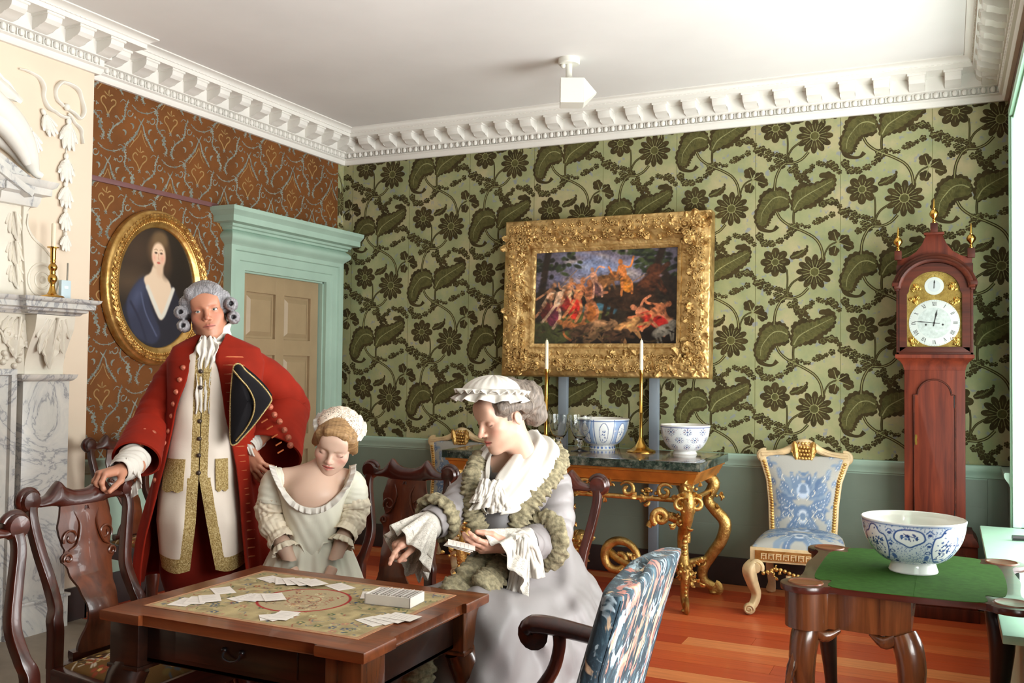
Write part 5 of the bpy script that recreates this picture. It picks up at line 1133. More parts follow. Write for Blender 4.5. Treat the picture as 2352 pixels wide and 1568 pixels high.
# ================================================================ gilt side chairs with blue damask
def damask(W,H,nx,ny,seed):
    cv=Canvas(W,H,nx,ny,(164,162,156)); g=random.Random(seed); B=[(112,130,154),(100,120,148),(126,142,160),(92,112,142)]; cx=W/2
    def sym(fn):
        for s in (-1,1): fn(s)
    def lf(s,x,y,L,w,a,col):
        q=lambda u,v:(cx+s*(x+u*math.cos(a)-v*math.sin(a)),y+u*math.sin(a)+v*math.cos(a)); o=[]
        for t in np.linspace(0,1,12): o.append(q(L*t,w*math.sin(PI*t)*(1+.25*math.sin(t*18))))
        for t in np.linspace(1,0,12): o.append(q(L*t,-w*math.sin(PI*t)*(1+.25*math.sin(t*18))))
        cv.poly(o,col,1); cv.line([q(L*.1,0),q(L*.9,0)],.003,(196,196,200),al=.7)
    cv.ell(cx,H*.22,W*.16,H*.15,B[1],0,.2); cv.ell(cx,H*.22,W*.09,H*.09,(190,196,206),0,.4); cv.ell(cx,H*.22,W*.05,H*.05,B[0],0,.3)
    for a in np.linspace(.1,1.45,6):
        sym(lambda s:lf(s,.02,H*.46,W*.36*(1.15-.25*abs(a-.8)),W*.055,a,B[g.randrange(4)]))
    for a in (-.5,-.1,.4): sym(lambda s:lf(s,W*.08,H*.34,W*.36,W*.05,a,B[g.randrange(4)]))
    for a in (-1.2,-.8): sym(lambda s:lf(s,W*.05,H*.24,W*.34,W*.05,a,B[g.randrange(4)]))
    cv.ell(cx,H*.55,W*.10,H*.10,(176,188,206),0,.3); cv.ell(cx,H*.58,W*.05,H*.06,B[0],0,.3)
    for k in range(24): 
        x=g.uniform(.0,W*.48); y=g.uniform(0,H); c=B[g.randrange(4)]; r=g.uniform(.008,.02); sym(lambda s:cv.ell(cx+s*x,y,r,r*.6,c,s*g.random(),.4,.6))
    for k in range(14):
        x=g.uniform(W*.3,W*.5); y=H*(k+.5)/14; sym(lambda s:lf(s,x,y,.05,.016,1.2,B[g.randrange(4)]))
    for k in range(10):
        x=g.uniform(0,W*.3); y=g.uniform(H*.1,H*.95); sym(lambda s:cv.line([(cx+s*x,y),(cx+s*(x+.02),y+.02),(cx+s*(x+.01),y+.04)],.004,(214,208,196),smooth=8))
    return cv
def make_gilt_chair(label):
    t=thing('gilt_side_chair',label,'chair'); q=random.Random(2)
    W=.56; D=.54; sz=.40
    m=MB(); cv=damask(.56,.5,90,80,4); v,f,c=dome_cover(W-.01,W-.08,D-.03,sz,cv,rise=.075); m.add((v,f),0,col=c); m.obj('seat_cushion',m_cloth,t,angle=180)
    m=MB(); 
    for a,b in (((-W/2,-D/2),(W/2,-D/2)),((W/2,-D/2),(W/2-.04,D/2)),((-W/2+.04,D/2),(-W/2,-D/2))):
        a,b=np.array(a),np.array(b); d=(b-a)/np.linalg.norm(b-a); n=np.array((-d[1],d[0])); v,f=prism([tuple(a),tuple(b),tuple(b+n*.04),tuple(a+n*.04)],sz-.085,sz+.002,.004); m.add((v,f),0)
    ra=m.obj('seat_rail',m_ivory,t)
    k=MB()
    for fy,nd,L in (((-D/2-.004),0,W),):
        k.add(box(-W/2+.03,W/2-.03,fy-.001,fy+.002,sz-.072,sz-.014)); 
    kk=k.obj('gilt_panel',m_gold,ra)
    k=MB()
    for i in range(11):
        x=-W/2+.065+i*.043
        for a in ((0,.036,.010,.014),(0,.006,-.02,.014),(.012,.020,-.022,-.016),(.026,.032,-.02,.012),(.0,.03,-.0,.004)):
            k.add(box(x+a[0],x+a[1],-D/2-.009,-D/2-.003,sz-.043+a[2],sz-.043+a[3]))
    k.obj('key_pattern',m_ivory,ra)
    for s in (-1,1):
        m=MB(); P=spline([(s*(W/2-.04),-D/2+.03,sz-.085),(s*(W/2+.0),-D/2-.02,sz-.13),(s*(W/2-.012),-D/2-.01,.20),(s*(W/2-.035),-D/2+.02,.12),(s*(W/2-.02),-D/2+.005,.06),(s*(W/2+.015),-D/2-.03,.03)],30); m.add(tube(P,[(.034,.030),(.040,.034),(.034,.028),(.026,.022),(.024,.02),(.026,.02)],10,prof=rsq(.5)))
        M=(s*(W/2-.035),-D/2-.012,sz-.115); m.add(tube(spiral(M,(-s,0,0),(0,0,1),.042,.010,1.4,26,-.5),[.012,.018,.012],8)); m.add(lathe([(.0,-.026),(.03,-.024),(.03,.024),(0,.026)],16),0,frame(M,(1,0,0),(0,0,1),(0,-1,0)))
        e=(s*(W/2+.0),-D/2-.02,.036); m.add(lathe([(.0,-.028),(.030,-.024),(.036,0),(.030,.024),(0,.028)],18),0,frame(e,(0,0,1),(1,0,0),(0,1,0))); m.add(tube(spiral((e[0],e[1]-.028,e[2]),(1,0,0),(0,0,1),.03,.006,1.6,20),.006,6)); m.obj('leg',m_ivory,t)
        m=MB(); m.add(tube(spline([(s*(W/2-.07),D/2-.03,sz-.02),(s*(W/2-.07),D/2-.02,.2),(s*(W/2-.08),D/2+.03,.08),(s*(W/2-.07),D/2+.07,.025)],20),[(.026,.022),(.024,.02),(.024,.02),(.03,.022)],prof=rsq(.5))); m.add(sphere((s*(W/2-.07),D/2+.075,.022),(.03,.03,.022))); m.obj('leg',m_ivory,t)
    m=MB()
    for s in (-1,1): foliage(m,(s*.13,-D/2-.012,sz-.135),.035,14,.030,q); 
    for x in np.linspace(-.2,.2,17): m.add(sphere((x,-D/2-.012,sz-.12-.03*math.cos(x*14)**2),.013,7,5))
    m.obj('fruit_swag',m_gilt,ra,angle=60)
    m=MB(); m.add(tube(spiral((.03,-D/2-.005,sz-.16),(1,0,0),(0,0,1),.085,.078,.55,26,PI*.97),[(.010,.016),(.026,.022),(.010,.016)],10)); m.add(tube([(.03+.07*math.cos(a),-D/2+.005,sz-.16+.07*math.sin(a)) for a in np.linspace(PI,2*PI,18)],.03,8)); m.obj('shell_pendant',m_ivory,ra); 
    # back: waisted frame, damask panel, scrolled crest
    zb=[.40,.50,.62,.76,.86,.905]; hw=[.185,.190,.196,.215,.25,.268]; yb=[.225,.235,.262,.300,.335,.35]
    f=lambda z:float(np.interp(z,zb,hw)); yy=lambda z:float(np.interp(z,zb,yb))
    zs=np.linspace(.43,.915,60); u=np.linspace(-1,1,70); cv=damask(.44,.48,70,60,9); w=np.array([f(z) for z in zs]); P=np.stack([w[:,None]*u*.97,np.array([yy(z) for z in zs])[:,None]-.030-.035*(1-u**4)*np.sin(np.clip((zs-.43)/.485,0,1)*PI)[:,None]**.5,np.repeat(zs[:,None],70,1)],-1)
    m=MB(); v,fc=shell(P,.03,flip=False); m.add((v,fc),0,col=np.concatenate([cv.flat(),cv.flat()])); m.obj('back_cushion',m_cloth,t,angle=180)
    for s in (-1,1):
        m=MB(); P=spline([(s*f(z),yy(z)-.012,z) for z in np.linspace(.36,.905,12)],40); m.add(tube(P,(.024,.020),prof=rsq(.4),up=(0,1,0))); st=m.obj('back_stile',m_ivory,t)
        m=MB()
        for z in np.linspace(.44,.87,26): m.add(sphere((s*f(z),yy(z)-.034,z),(.013,.007,.010),7,5))
        m.obj('gilt_border',m_gilt,st)
    m=MB(); xs=np.linspace(-.27,.27,40); zc=.93+.055*np.exp(-(xs/.085)**2)+.012*np.cos(xs*11); m.add(tube([(x,yy(.9)-.012,z) for x,z in zip(xs,zc)],[(.024,.026),(.020,.022),(.026,.03),(.03,.045),(.026,.03),(.020,.022),(.024,.026)],12,up=(0,1,0)))
    for o in (-.008,.008): m.add(tube([(x,yy(.9)-.036,z+o) for x,z in zip(xs,zc)],.004,6))
    for s in (-1,1): m.add(tube(spiral((s*.255,yy(.9)-.014,.905),(s,0,0),(0,0,1),.042,.008,-1.5,28,PI*.6),[.012,.018,.012],8,up=(0,1,0))); m.add(lathe([(0,-.024),(.036,-.02),(.036,.02),(0,.024)],18),0,frame((s*.255,yy(.9)-.012,.905),(1,0,0),(0,0,1),(0,-1,0)))
    cr=m.obj('crest_rail',m_ivory,t)
    m=MB()
    for j in range(5):
        for i in range(4): m.add(sphere((-.028+.019*i+(.009 if j%2 else 0),yy(.9)-.048+.012*((i-1.5)/2)**2,.90+.024*j),.013,8,6))
    for s in (-1,1): m.add(leafm(.13,.05,.2,3,.01),0,look_M((s*.045,yy(.9)-.042,.885),(s*.12,0,1),(0,-1,0)))
    m.obj('carved_cabochon',m_gilt,cr,angle=60)
    return t
gc=make_gilt_chair('cream and gilt side chair with blue damask, between the console and the clock'); gc.location=(3.69,-.44,0); gc.rotation_euler=(0,0,.08); gc.scale=(.97,.97,.97); gc['group']='gilt chairs with blue damask'
g2=copy_tree(gc); g2.location=(1.18,-.40,0); g2.rotation_euler=(0,0,.02); g2.scale=(.95,.95,.95); g2['label']='cream and gilt side chair with blue damask, left of the console behind the woman'
# ================================================================ longcase clock
def build_clock():
    t=thing('longcase_clock','tall mahogany longcase clock with arched brass dial and three brass finials','clock',(4.425,-.185,0)); T0=T(0,0,0)
    f=-.135; b=.135
    m=MB(); m.add(box(-.225,.225,f-.02,b,0,.44,.005)); m.add(box(-.235,.235,f-.03,b,0,.07,.006)); m.add(box(-.165,.165,f-.028,f-.018,.12,.38,.004)); m.add(mitre([(-.20,b),(-.20,f),(.20,f),(.20,b)],[(0,.50),(-.004,.485),(-.02,.465),(-.03,.44),(-.03,.43),(.1,.43),(.1,.50)]),0); m.obj('plinth',m_clock,t)
    m=MB(); m.add(box(-.163,.163,f+.004,b,.44,1.455,.004)); tr=m.obj('trunk',m_clock,t)
    # arched trunk door
    def arch(w,z0,z1,r,n=22,sh=.02): return [(-w,z0),(w,z0),(w,z1)]+[(w-sh-0,z1)]*(1 if sh else 0)+[((w-sh)*math.cos(a),z1+r*math.sin(a)) for a in np.linspace(0,PI,n)][1:-1]+([(-w+sh,z1)] if sh else [])+[(-w,z1)]
    fr=frame((0,f+.004,0),(1,0,0),(0,0,1),(0,-1,0))
    m=MB(); o=arch(.110,.50,1.295,.088); m.add(prism(o,0,.010,.003),0,fr); d=m.obj('trunk_door',m_splat if False else m_clock,tr)
    m=MB(); oo=[(p[0],p[1],.010) for p in o]; m.add(tube(oo,.005,6,closed=True),0,fr); m.obj('door_beading',m_clockx,d); 
    m=MB(); m.add(prism([(-.104,1.00),(-.094,1.00),(-.092,1.015),(-.095,1.03),(-.092,1.045),(-.094,1.06),(-.104,1.06),(-.106,1.03)],.010,.0125),0,fr); m.obj('escutcheon',m_brass,d)
    m=MB(); 
    for z in (.56,1.22): m.add(box(.103,.112,.010,.013,z,z+.07),0,frame((0,f+.004,0),(1,0,0),(0,-1,0),(0,0,1)))
    m.obj('hinge',m_blackl,d)
    m=MB(); m.add(mitre([(-.163,b),(-.163,f),(.163,f),(.163,b)],[(-.0,1.44),(-.004,1.455),(-.008,1.47),(-.022,1.49),(-.040,1.505),(-.048,1.51),(-.048,1.530),(.1,1.530),(.1,1.44)]),0); m.add(box(-.16,.16,f,b,1.44,1.53)); m.obj('throat_moulding',m_clock,t)
    hd=f-.035
    hood=MB(); hood.add(box(-.205,-.188,hd,b,1.53,1.985,.003)); hood.add(box(.188,.205,hd,b,1.53,1.985,.003)); hood.add(box(-.205,.205,hd,b,1.53,1.545,.003)); hood.add(box(-.2,.2,b-.02,b,1.53,2.0))
    hood.add(box(-.205,.205,hd+.02,b,1.985,2.06)); ho=hood.obj('hood',m_clockx,t)
    # hood door: frame with arched opening (ring prism built as two strips)
    def arch2(w,z0,z1,r,n=26): return [(-w,z1)]+[(-w+.0,z1)]+[(-r*math.cos(a),z1+r*math.sin(a)) for a in np.linspace(0,PI,n)]+[(w,z1)]
    n=30; ai=[(-.137*math.cos(a),1.90+.118*math.sin(a)) for a in np.linspace(0,PI,n)]; ao=[(-.188*math.cos(a) if True else 0,1.90+.165*math.sin(a)) for a in np.linspace(0,PI,n)]
    inn=[(-.147,1.575),(-.147,1.885)]+ai+[(.147,1.885),(.147,1.575)]; out=[(-.188,1.545),(-.188,1.89)]+ao+[(.188,1.89),(.188,1.545)]
    P=np.array([[(x,0,z) for x,z in inn],[(x,0,z) for x,z in out]]); Q=P.copy(); P[:,:,1]=hd-.006; Q[:,:,1]=hd+.02; G=np.stack([Q[0],P[0],P[1],Q[1]],0); m=MB(); m.add(grid(G,flip=True)); m.add(box(-.188,.188,hd-.006,hd+.02,1.545,1.575,.002)); dd=m.obj('hood_door',m_clockx,ho,angle=30)
    # arch moulding, side mouldings
    m=MB(); prf=[(0,0),(.022,.0),(.030,.006),(.034,.016),(.022,.024),(.018,.034),(.006,.040),(0,.052),(-.015,.052),(-.015,0)]
    A=[]; 
    for a in np.linspace(PI*.98,PI*.02,40): A.append((.178*math.cos(a),1.905+.165*math.sin(a)))
    path=[(-.215,1.915)]+A+[(.215,1.915)]; m.add(mitre(path,[(h,o) for o,h in prf]),0,frame((0,hd,0),(1,0,0),(0,0,1),(0,-1,0)))
    for s in (-1,1): m.add(box(min(s*.175,s*.228),max(s*.175,s*.228),hd-.03,b,1.93,1.955,.006)); m.add(box(min(s*.19,s*.215),max(s*.19,s*.215),hd-.018,b,1.905,1.93,.005))
    m.obj('arch_moulding',m_clockx,ho,angle=40)
    m=MB(); top=[(-.20,1.955),(.20,1.955),(.20,2.10)]+[(.19*math.cos(a),1.935+.165*1.1*math.sin(a)) for a in np.linspace(.3,PI-.3,20)]+[(-.20,2.10)]; top=[(-.20,1.96),(.20,1.96),(.20,2.095),(.14,2.105),(.095,2.135),(.062,2.18),(.045,2.235),(-.045,2.235),(-.062,2.18),(-.095,2.135),(-.14,2.105),(-.20,2.095)]; m.add(prism(top,-.03,.010,.003),0,frame((0,hd+.035,0),(1,0,0),(0,0,1),(0,-1,0))); m.add(box(-.055,.055,hd-.01,hd+.05,2.232,2.245,.003)); m.obj('pagoda_top',m_clock,ho)
    for x,z in ((-.195,2.09),(.195,2.09),(0,2.245)):
        m=MB(); m.add(box(x-.020,x+.020,hd-.008,hd+.032,z,z+.055,.003)); fo=m.obj('finial_block',m_clockx,ho); m=MB(); zz=z+.055; m.add(lathe([(.012,0),(.013,.006),(.007,.012),(.010,.018),(.007,.024),(.012,.030),(.024,.046),(.026,.058),(.018,.074),(.009,.080),(.010,.086),(.006,.092),(.005,.12),(.0015,.145)],20),0,T(x,hd+.012,zz)); m.obj('finial',m_brass,fo)
    # dial: arched brass plate, silvered rings, numerals, hands
    M=frame((0,hd+.018,0),(1,0,0),(0,0,1),(0,-1,0)); pl=[(-.147,1.575),(.147,1.575),(.147,1.885)]+[(.137*math.cos(a),1.90+.118*math.sin(a)) for a in np.linspace(0,PI,26)]+[(-.147,1.885)]
    m_dbrass=gold('matted_brass',(140,112,52),(200,172,96),.4,160,.9); m_sil=plain('silvered_ring',(216,220,216),.35,.25,var=.02); m_num=plain('black_numerals',(50,48,46),.6)
    m=MB(); m.add(prism(pl,-.004,.0),0,M); dp=m.obj('dial_plate',m_dbrass,t,flat=True)
    k=MB(); q=random.Random(3)
    for (cx,cz) in ((-.11,1.605),(.11,1.605),(-.11,1.85),(.11,1.85),(-.10,1.93),(.10,1.93)):
        for i in range(9): k.add(tube(spiral((cx+q.uniform(-.02,.02),cz+q.uniform(-.02,.02),.002),(1,0,0),(0,1,0),.014,.003,1.2,12,q.random()*6),[.0015,.003,.002],5),0,M)
    k.obj('spandrel',m_brass,dp)
    c=(0,1.715); m=MB(); v,f2=lathe([(.136,0),(.136,.003),(.0,.003)],72); m.add((v,f2),0,M@T(c[0],c[1],0)); ch=m.obj('chapter_ring',m_sil,dp,flat=True)
    m=MB(); m.add(lathe([(.090,0),(.090,.0038),(.0,.0038)],56),0,M@T(c[0],c[1],0)); m.obj('dial_centre',plain('matted_silver_centre',(196,204,200),.5,.2,var=.08,vs=60),dp,flat=True)
    m=MB(); m.add(lathe([(.052,0),(.052,.003),(.0,.003)],40),0,M@T(0,1.932,0)); m.obj('subsidiary_dial',m_sil,dp,flat=True); m=MB(); m.add(lathe([(.034,0),(.034,.0036),(.0,.0036)],40),0,M@T(0,1.932,0)); m.obj('subsidiary_centre',plain('subsidiary_grey',(200,206,206),.5,.1,var=.03),dp,flat=True)
    nm=MB(); RN=['XII','I','II','III','IIII','V','VI','VII','VIII','IX','X','XI']
    def bar(x0_,y0_,x1_,y1_,w,Mx): 
        d=np.array((x1_-x0_,y1_-y0_)); d/=np.linalg.norm(d); n_=np.array((-d[1],d[0]))*w/2; p=[(x0_-n_[0],y0_-n_[1],.0034),(x1_-n_[0],y1_-n_[1],.0034),(x1_+n_[0],y1_+n_[1],.0034),(x0_+n_[0],y0_+n_[1],.0034)]; nm.add((p,[(0,1,2,3)]),0,Mx)
    for i,s in enumerate(RN):
        wds={'I':.006,'V':.013,'X':.013}; tot=sum(wds[q_] for q_ in s); x=-tot/2; Mx=M@T(c[0],c[1],0)@R(-i*PI/6)@T(0,.112,0); h=.012
        for q_ in s:
            w=wds[q_]; xm=x+w/2
            if q_=='I': bar(xm,-h,xm,h,.0030,Mx)
            elif q_=='V': bar(xm-.0045,h,xm,-h,.0032,Mx); bar(xm+.0045,h,xm,-h,.0016,Mx)
            else: bar(xm-.0045,h,xm+.0045,-h,.0032,Mx); bar(xm+.0045,h,xm-.0045,-h,.0016,Mx)
            x+=w
    for i in range(60): Mx=M@T(c[0],c[1],0)@R(-i*PI/30); bar(0,.129,0,.133,.0012,Mx)
    nm.obj('numerals',m_num,ch,flat=True)
    def hand(nm_,a,L,w,cx,cz,tail=.02):
        m=MB(); m.add(prism([(-w,-tail),(w,-tail),(w*.8,L*.4),(w*2.2,L*.62),(w*.8,L*.8),(0,L),(-w*.8,L*.8),(-w*2.2,L*.62),(-w*.8,L*.4)],.006,.0075),0,M@T(cx,cz,0)@R(-a)); return m.obj(nm_,m_num,dp,flat=True)
    hand('hour_hand',math.radians(12),.082,.0028,0,1.715); hand('minute_hand',math.radians(276),.116,.0016,0,1.715,.03); hand('strike_hand',math.radians(4),.036,.0022,0,1.932,.015)
    m=MB(); 
    for x,z in ((-.045,1.705),(.045,1.705)): m.add(lathe([(.006,.0039),(.006,.0045),(0,.0045)],12),0,M@T(x,z,0))
    m.add(lathe([(.006,.006),(.006,.009),(0,.009)],12),0,M@T(0,1.715,0)); m.obj('winding_hole',m_num,dp)
    g=MB(); g.add(prism(pl,.010,.0115),0,M); g.obj('glass_pane',_glass_thin(),dd,flat=True)
def _glass_thin():
    n=NT('thin_window_glass'); tr=n.n('ShaderNodeBsdfTransparent'); gl=n.n('ShaderNodeBsdfGlossy'); gl.inputs['Roughness'].default_value=.03; fr=n.n('ShaderNodeFresnel'); fr.inputs['IOR'].default_value=1.35; mx=n.n('ShaderNodeMixShader'); n.l(fr.outputs[0],mx.inputs[0]); n.l(tr.outputs[0],mx.inputs[1]); n.l(gl.outputs[0],mx.inputs[2]); n.l(mx.outputs[0],n.t.nodes['Material Output'].inputs['Surface']); return n.m
build_clock()
# ================================================================ upholstered armchair in front
def build_armchair():
    t=thing('upholstered_armchair','high backed armchair in blue and coral patterned cloth with dark wooden arms','chair',(3.452,-4.165,0),-PI/2+.05)
    # local: faces -Y ; world -X
    n=NT('blue_coral_woven_cover'); v=n.co((11,11,4)); a=n.noise(v,1.5,4,.6,.8); b=n.noise(n.co((13,13,4.2)),1.3,4,.6,.8); c2=n.noise(n.co((26,26,9)),1.5,5,.65,.6); d=n.noise(n.co((12,12,7)),1.8,3,.6,1.2)
    c=n.ramp(c2,[(.38,(20,32,42)),(.54,(36,56,68)),(.68,(80,106,116))]); c=n.mix(n.ramp(d,[(.56,0.0),(.60,.9)]),c,(150,166,176)); c=n.mix(n.ramp(a,[(.575,0.0),(.61,.9)]),c,(178,112,98)); c=n.mix(n.ramp(b,[(.585,0.0),(.63,.9)]),c,(190,160,130))
    n.bump(n.noise(n.co(),260,2),.3,.002); mt=n.set(.75,0,.25,c,sheen=.10)
    W,zs0=.60,.34
    zz=np.linspace(.36,.935,40); 
    def ring(z):
        k=(z-.36)/.625; hw=.285+.015*k; yc=.245+.16*k**1.2; th=.036-.003*k; pts=[]
        for i in range(64):
            a=2*PI*i/64; ca,sa=math.cos(a),math.sin(a); x=hw*np.sign(ca)*abs(ca)**.35; y=th*np.sign(sa)*abs(sa)**.5; y+= -.012*(1-(x/hw)**2)*(sa<0); pts.append((x,yc+y,z))
        return pts
    G=[ring(z) for z in zz]
    # rounded camel top
    for k,(s,dz) in enumerate(((.985,.010),(.94,.018),(.84,.025),(.6,.031),(.3,.034))):
        base=np.array(ring(.935)); c0=base.mean(0); q=(base-c0)*np.array((min(1,s+.06),s,1))+c0; q[:,2]=.935+dz*(.75+.25*np.cos(base[:,0]/.3*PI)); q[:,1]+=dz*.1; G.append([tuple(p) for p in q])
    m=MB(); m.add(grid(np.array(G),True)); m.add((np.array(G[-1]),[tuple(range(64))])); bk=m.obj('backrest',mt,t,angle=70)
    base=[np.array(ring(z)) for z in np.linspace(.40,.935,30)]
    for s in (-1,1):
        m=MB(); P=[]
        for r_ in base: i=int(np.argmax(r_[:,0]*s*3+r_[:,1]*6)); P.append(r_[i])
        m.add(tube(P,.004,6)); m.obj('piping',mt,bk)
    m=MB(); v_,f_,c_=dome_cover(.66,.54,.58,.36,Canvas(.5,.5,50,50,(90,100,104)),rise=.10); m.add((v_,f_)); m.add(prism([(-.33,-.29),(.33,-.29),(.27,.29),(-.27,.29)],.28,.362,.01)); m.obj('seat',mt,t,angle=60)
    for s in (-1,1):
        m=MB(); m.add(tube(spline([(s*.30,.31,.665),(s*.325,.22,.665),(s*.345,.12,.672),(s*.352,.03,.680),(s*.354,-.03,.678),(s*.354,-.055,.658)],26),[(.024,.020),(.028,.022),(.032,.024),(.036,.026),(.036,.028),(.024,.02)],12,up=(0,0,1))); m.add(tube(spiral((s*.354,-.030,.650),(0,-1,0),(0,0,1),.018,.008,-1.0,16,PI*.5),[(.034,.008),(.036,.009),(.030,.008)],10,up=(1,0,0))); ar=m.obj('armrest',m_mahogx,t)
        m=MB(); m.add(tube(spline([(s*.348,.05,.67),(s*.350,.05,.62),(s*.348,.03,.55),(s*.340,-.03,.46),(s*.33,-.09,.38),(s*.32,-.11,.32)],24),[(.020,.022),(.019,.02),(.019,.022),(.021,.026),(.024,.032),(.024,.03)],10,up=(1,0,0))); m.obj('arm_support',m_mahog,ar)
        m=MB(); cabriole(m,s*.27,-.25,s*.7,-.7,.30,.04,foot='claw'); m.obj('leg',m_mahog,t)
        m=MB(); m.add(tube(spline([(s*.23,.25,.40),(s*.23,.26,.2),(s*.23,.33,0)],12),(.024,.024),prof=rsq(.3))); m.obj('leg',m_mahog,t)
build_armchair()
# ================================================================ cards on the card table
ZT=.7213
def card_mesh(name,label,loc,rz,w=.062,h=.09,tilt=0,group='printed cards on the embroidered table',lines=True):
    t=MB(); t.add(box(-w/2,w/2,-h/2,h/2,0,.0006),0)
    g=random.Random(hash(label)%997)
    if lines:
        for k in range(5): y=h*.30-k*h*.14; t.add(([(-w*.36,y,.0007),(w*g.uniform(.1,.36),y,.0007),(w*.3,y+.0016,.0007),(-w*.36,y+.0016,.0007)],[(0,1,2,3)]),1)
    o=t.obj(name,[m_card,m_ink],None,flat=True,loc=loc,rot=(tilt,0,rz)); return tag(o,label,'card',group)
_n={}
def fan(cx,cy,n,rz,dx,dy,where,lift=.0011,z0=ZT,da=.25):
    for i in range(n):
        pos='topmost of' if i==n-1 else ('lowest of' if i==0 else 'between others in')
        k=['second','third','fourth','fifth'][i-1] if 0<i<n-1 else ''
        pos=pos if not k else k+' from below in'
        a=rz+da*(i-(n-1)/2); lab='printed card, '+pos+' group '+where if n>1 else 'single white printed card '+where
        card_mesh('playing_card',lab,(cx+dx*(i-(n-1)/2),cy+dy*(i-(n-1)/2),z0+lift*i),a)
fan(2.475,-4.185,3,.5,.020,.030,'nearest the hand-held chair',da=.3)
fan(2.455,-4.055,1,.95,0,0,'beside the left edge of the embroidery')
fan(2.615,-4.075,4,.3,.026,.012,'left of the red ring',da=.35)
fan(2.805,-4.215,3,-.3,.008,.006,'in front of the red ring',da=.5)
fan(2.50,-3.865,2,1.3,.03,-.006,'at the far left below the girl',da=.2)
fan(2.60,-3.865,4,.9,.034,.004,'in front of the girl',z0=ZT+.003,da=.15)
fan(2.745,-3.845,1,1.15,0,0,'right of the girl, by the far edge')
fan(2.915,-3.885,3,.7,.022,.004,'touching the white card box',da=.2)
fan(3.09,-4.105,4,1.35,.018,.022,'on the near right corner of the embroidery',da=.12)
bx=thing('card_box','low open white box full of printed cards at the right of the card table','box',(3.005,-3.935,ZT),.08)
m=MB(); w,h,z=.150,.095,.030
m.add(box(-w/2,w/2,-h/2,-h/2+.003,0,z)); m.add(box(-w/2,w/2,h/2-.003,h/2,0,z)); m.add(box(-w/2,-w/2+.003,-h/2,h/2,0,z)); m.add(box(w/2-.003,w/2,-h/2,h/2,0,z)); m.add(box(-w/2,w/2,-h/2,h/2,0,.002)); m.obj('tray',m_card,bx,flat=True)
m=MB()
for i in range(11): 
    x=-w/2+.006+i*.0125; m.add(([(x,-h/2+.004,.003),(x,h/2-.004,.003),(x+.014,h/2-.004,.032+.001*(i%3)),(x+.014,-h/2+.004,.032+.001*(i%3))],[(0,1,2,3)]),0); m.add(([(x+.0145,-h/2+.01,.0325),(x+.0145,h/2-.01,.0325),(x+.017,h/2-.01,.031),(x+.017,-h/2+.01,.031)],[(0,1,2,3)]),1)
o=m.obj('packed_cards',[m_card,m_ink],bx,flat=True); o['kind']='stuff'
# ================================================================ ceiling fitting
def ceiling_fitting():
    t=thing('ceiling_spotlight','white ceiling fitting with a round base, short stem and square angled head','light',(2.41,-1.08,3.31)); mw=plain('white_enamel',(224,222,212),.45,var=.01)
    m=MB(); m.add(lathe([(0,0),(.066,0),(.066,-.030),(.060,-.036),(0,-.036)],28)); m.obj('base',mw,t)
    m=MB(); m.add(tube([(0,0,-.03),(0,0,-.13)],.020,12)); m.add(sphere((-.03,-.02,-.045),.016)); m.obj('stem',mw,t)
    m=MB(); M=T(.035,0,-.215)@R(.42,'Z'); m.add(box(-.085,.055,-.07,.07,-.075,.075,.003),0,M); 
    v=[(.055,-.07,-.075),(.055,-.07,.075),(.055,.07,.075),(.055,.07,-.075),(.135,-.02,0),(.135,.02,0)]; m.add((v,[(0,1,4),(1,2,5,4),(2,3,5),(3,0,4,5)][::1]),0,M); m.obj('head',mw,t,flat=True)
ceiling_fitting()
bb=MB().add(tube([(0,0,0),(.10,.02,.0)],(.014,.014),8)).obj('black_rod',m_blackl,None,loc=(4.79,-.95,.595)); tag(bb,'short black rod lying on the white window seat at the right edge','rod')
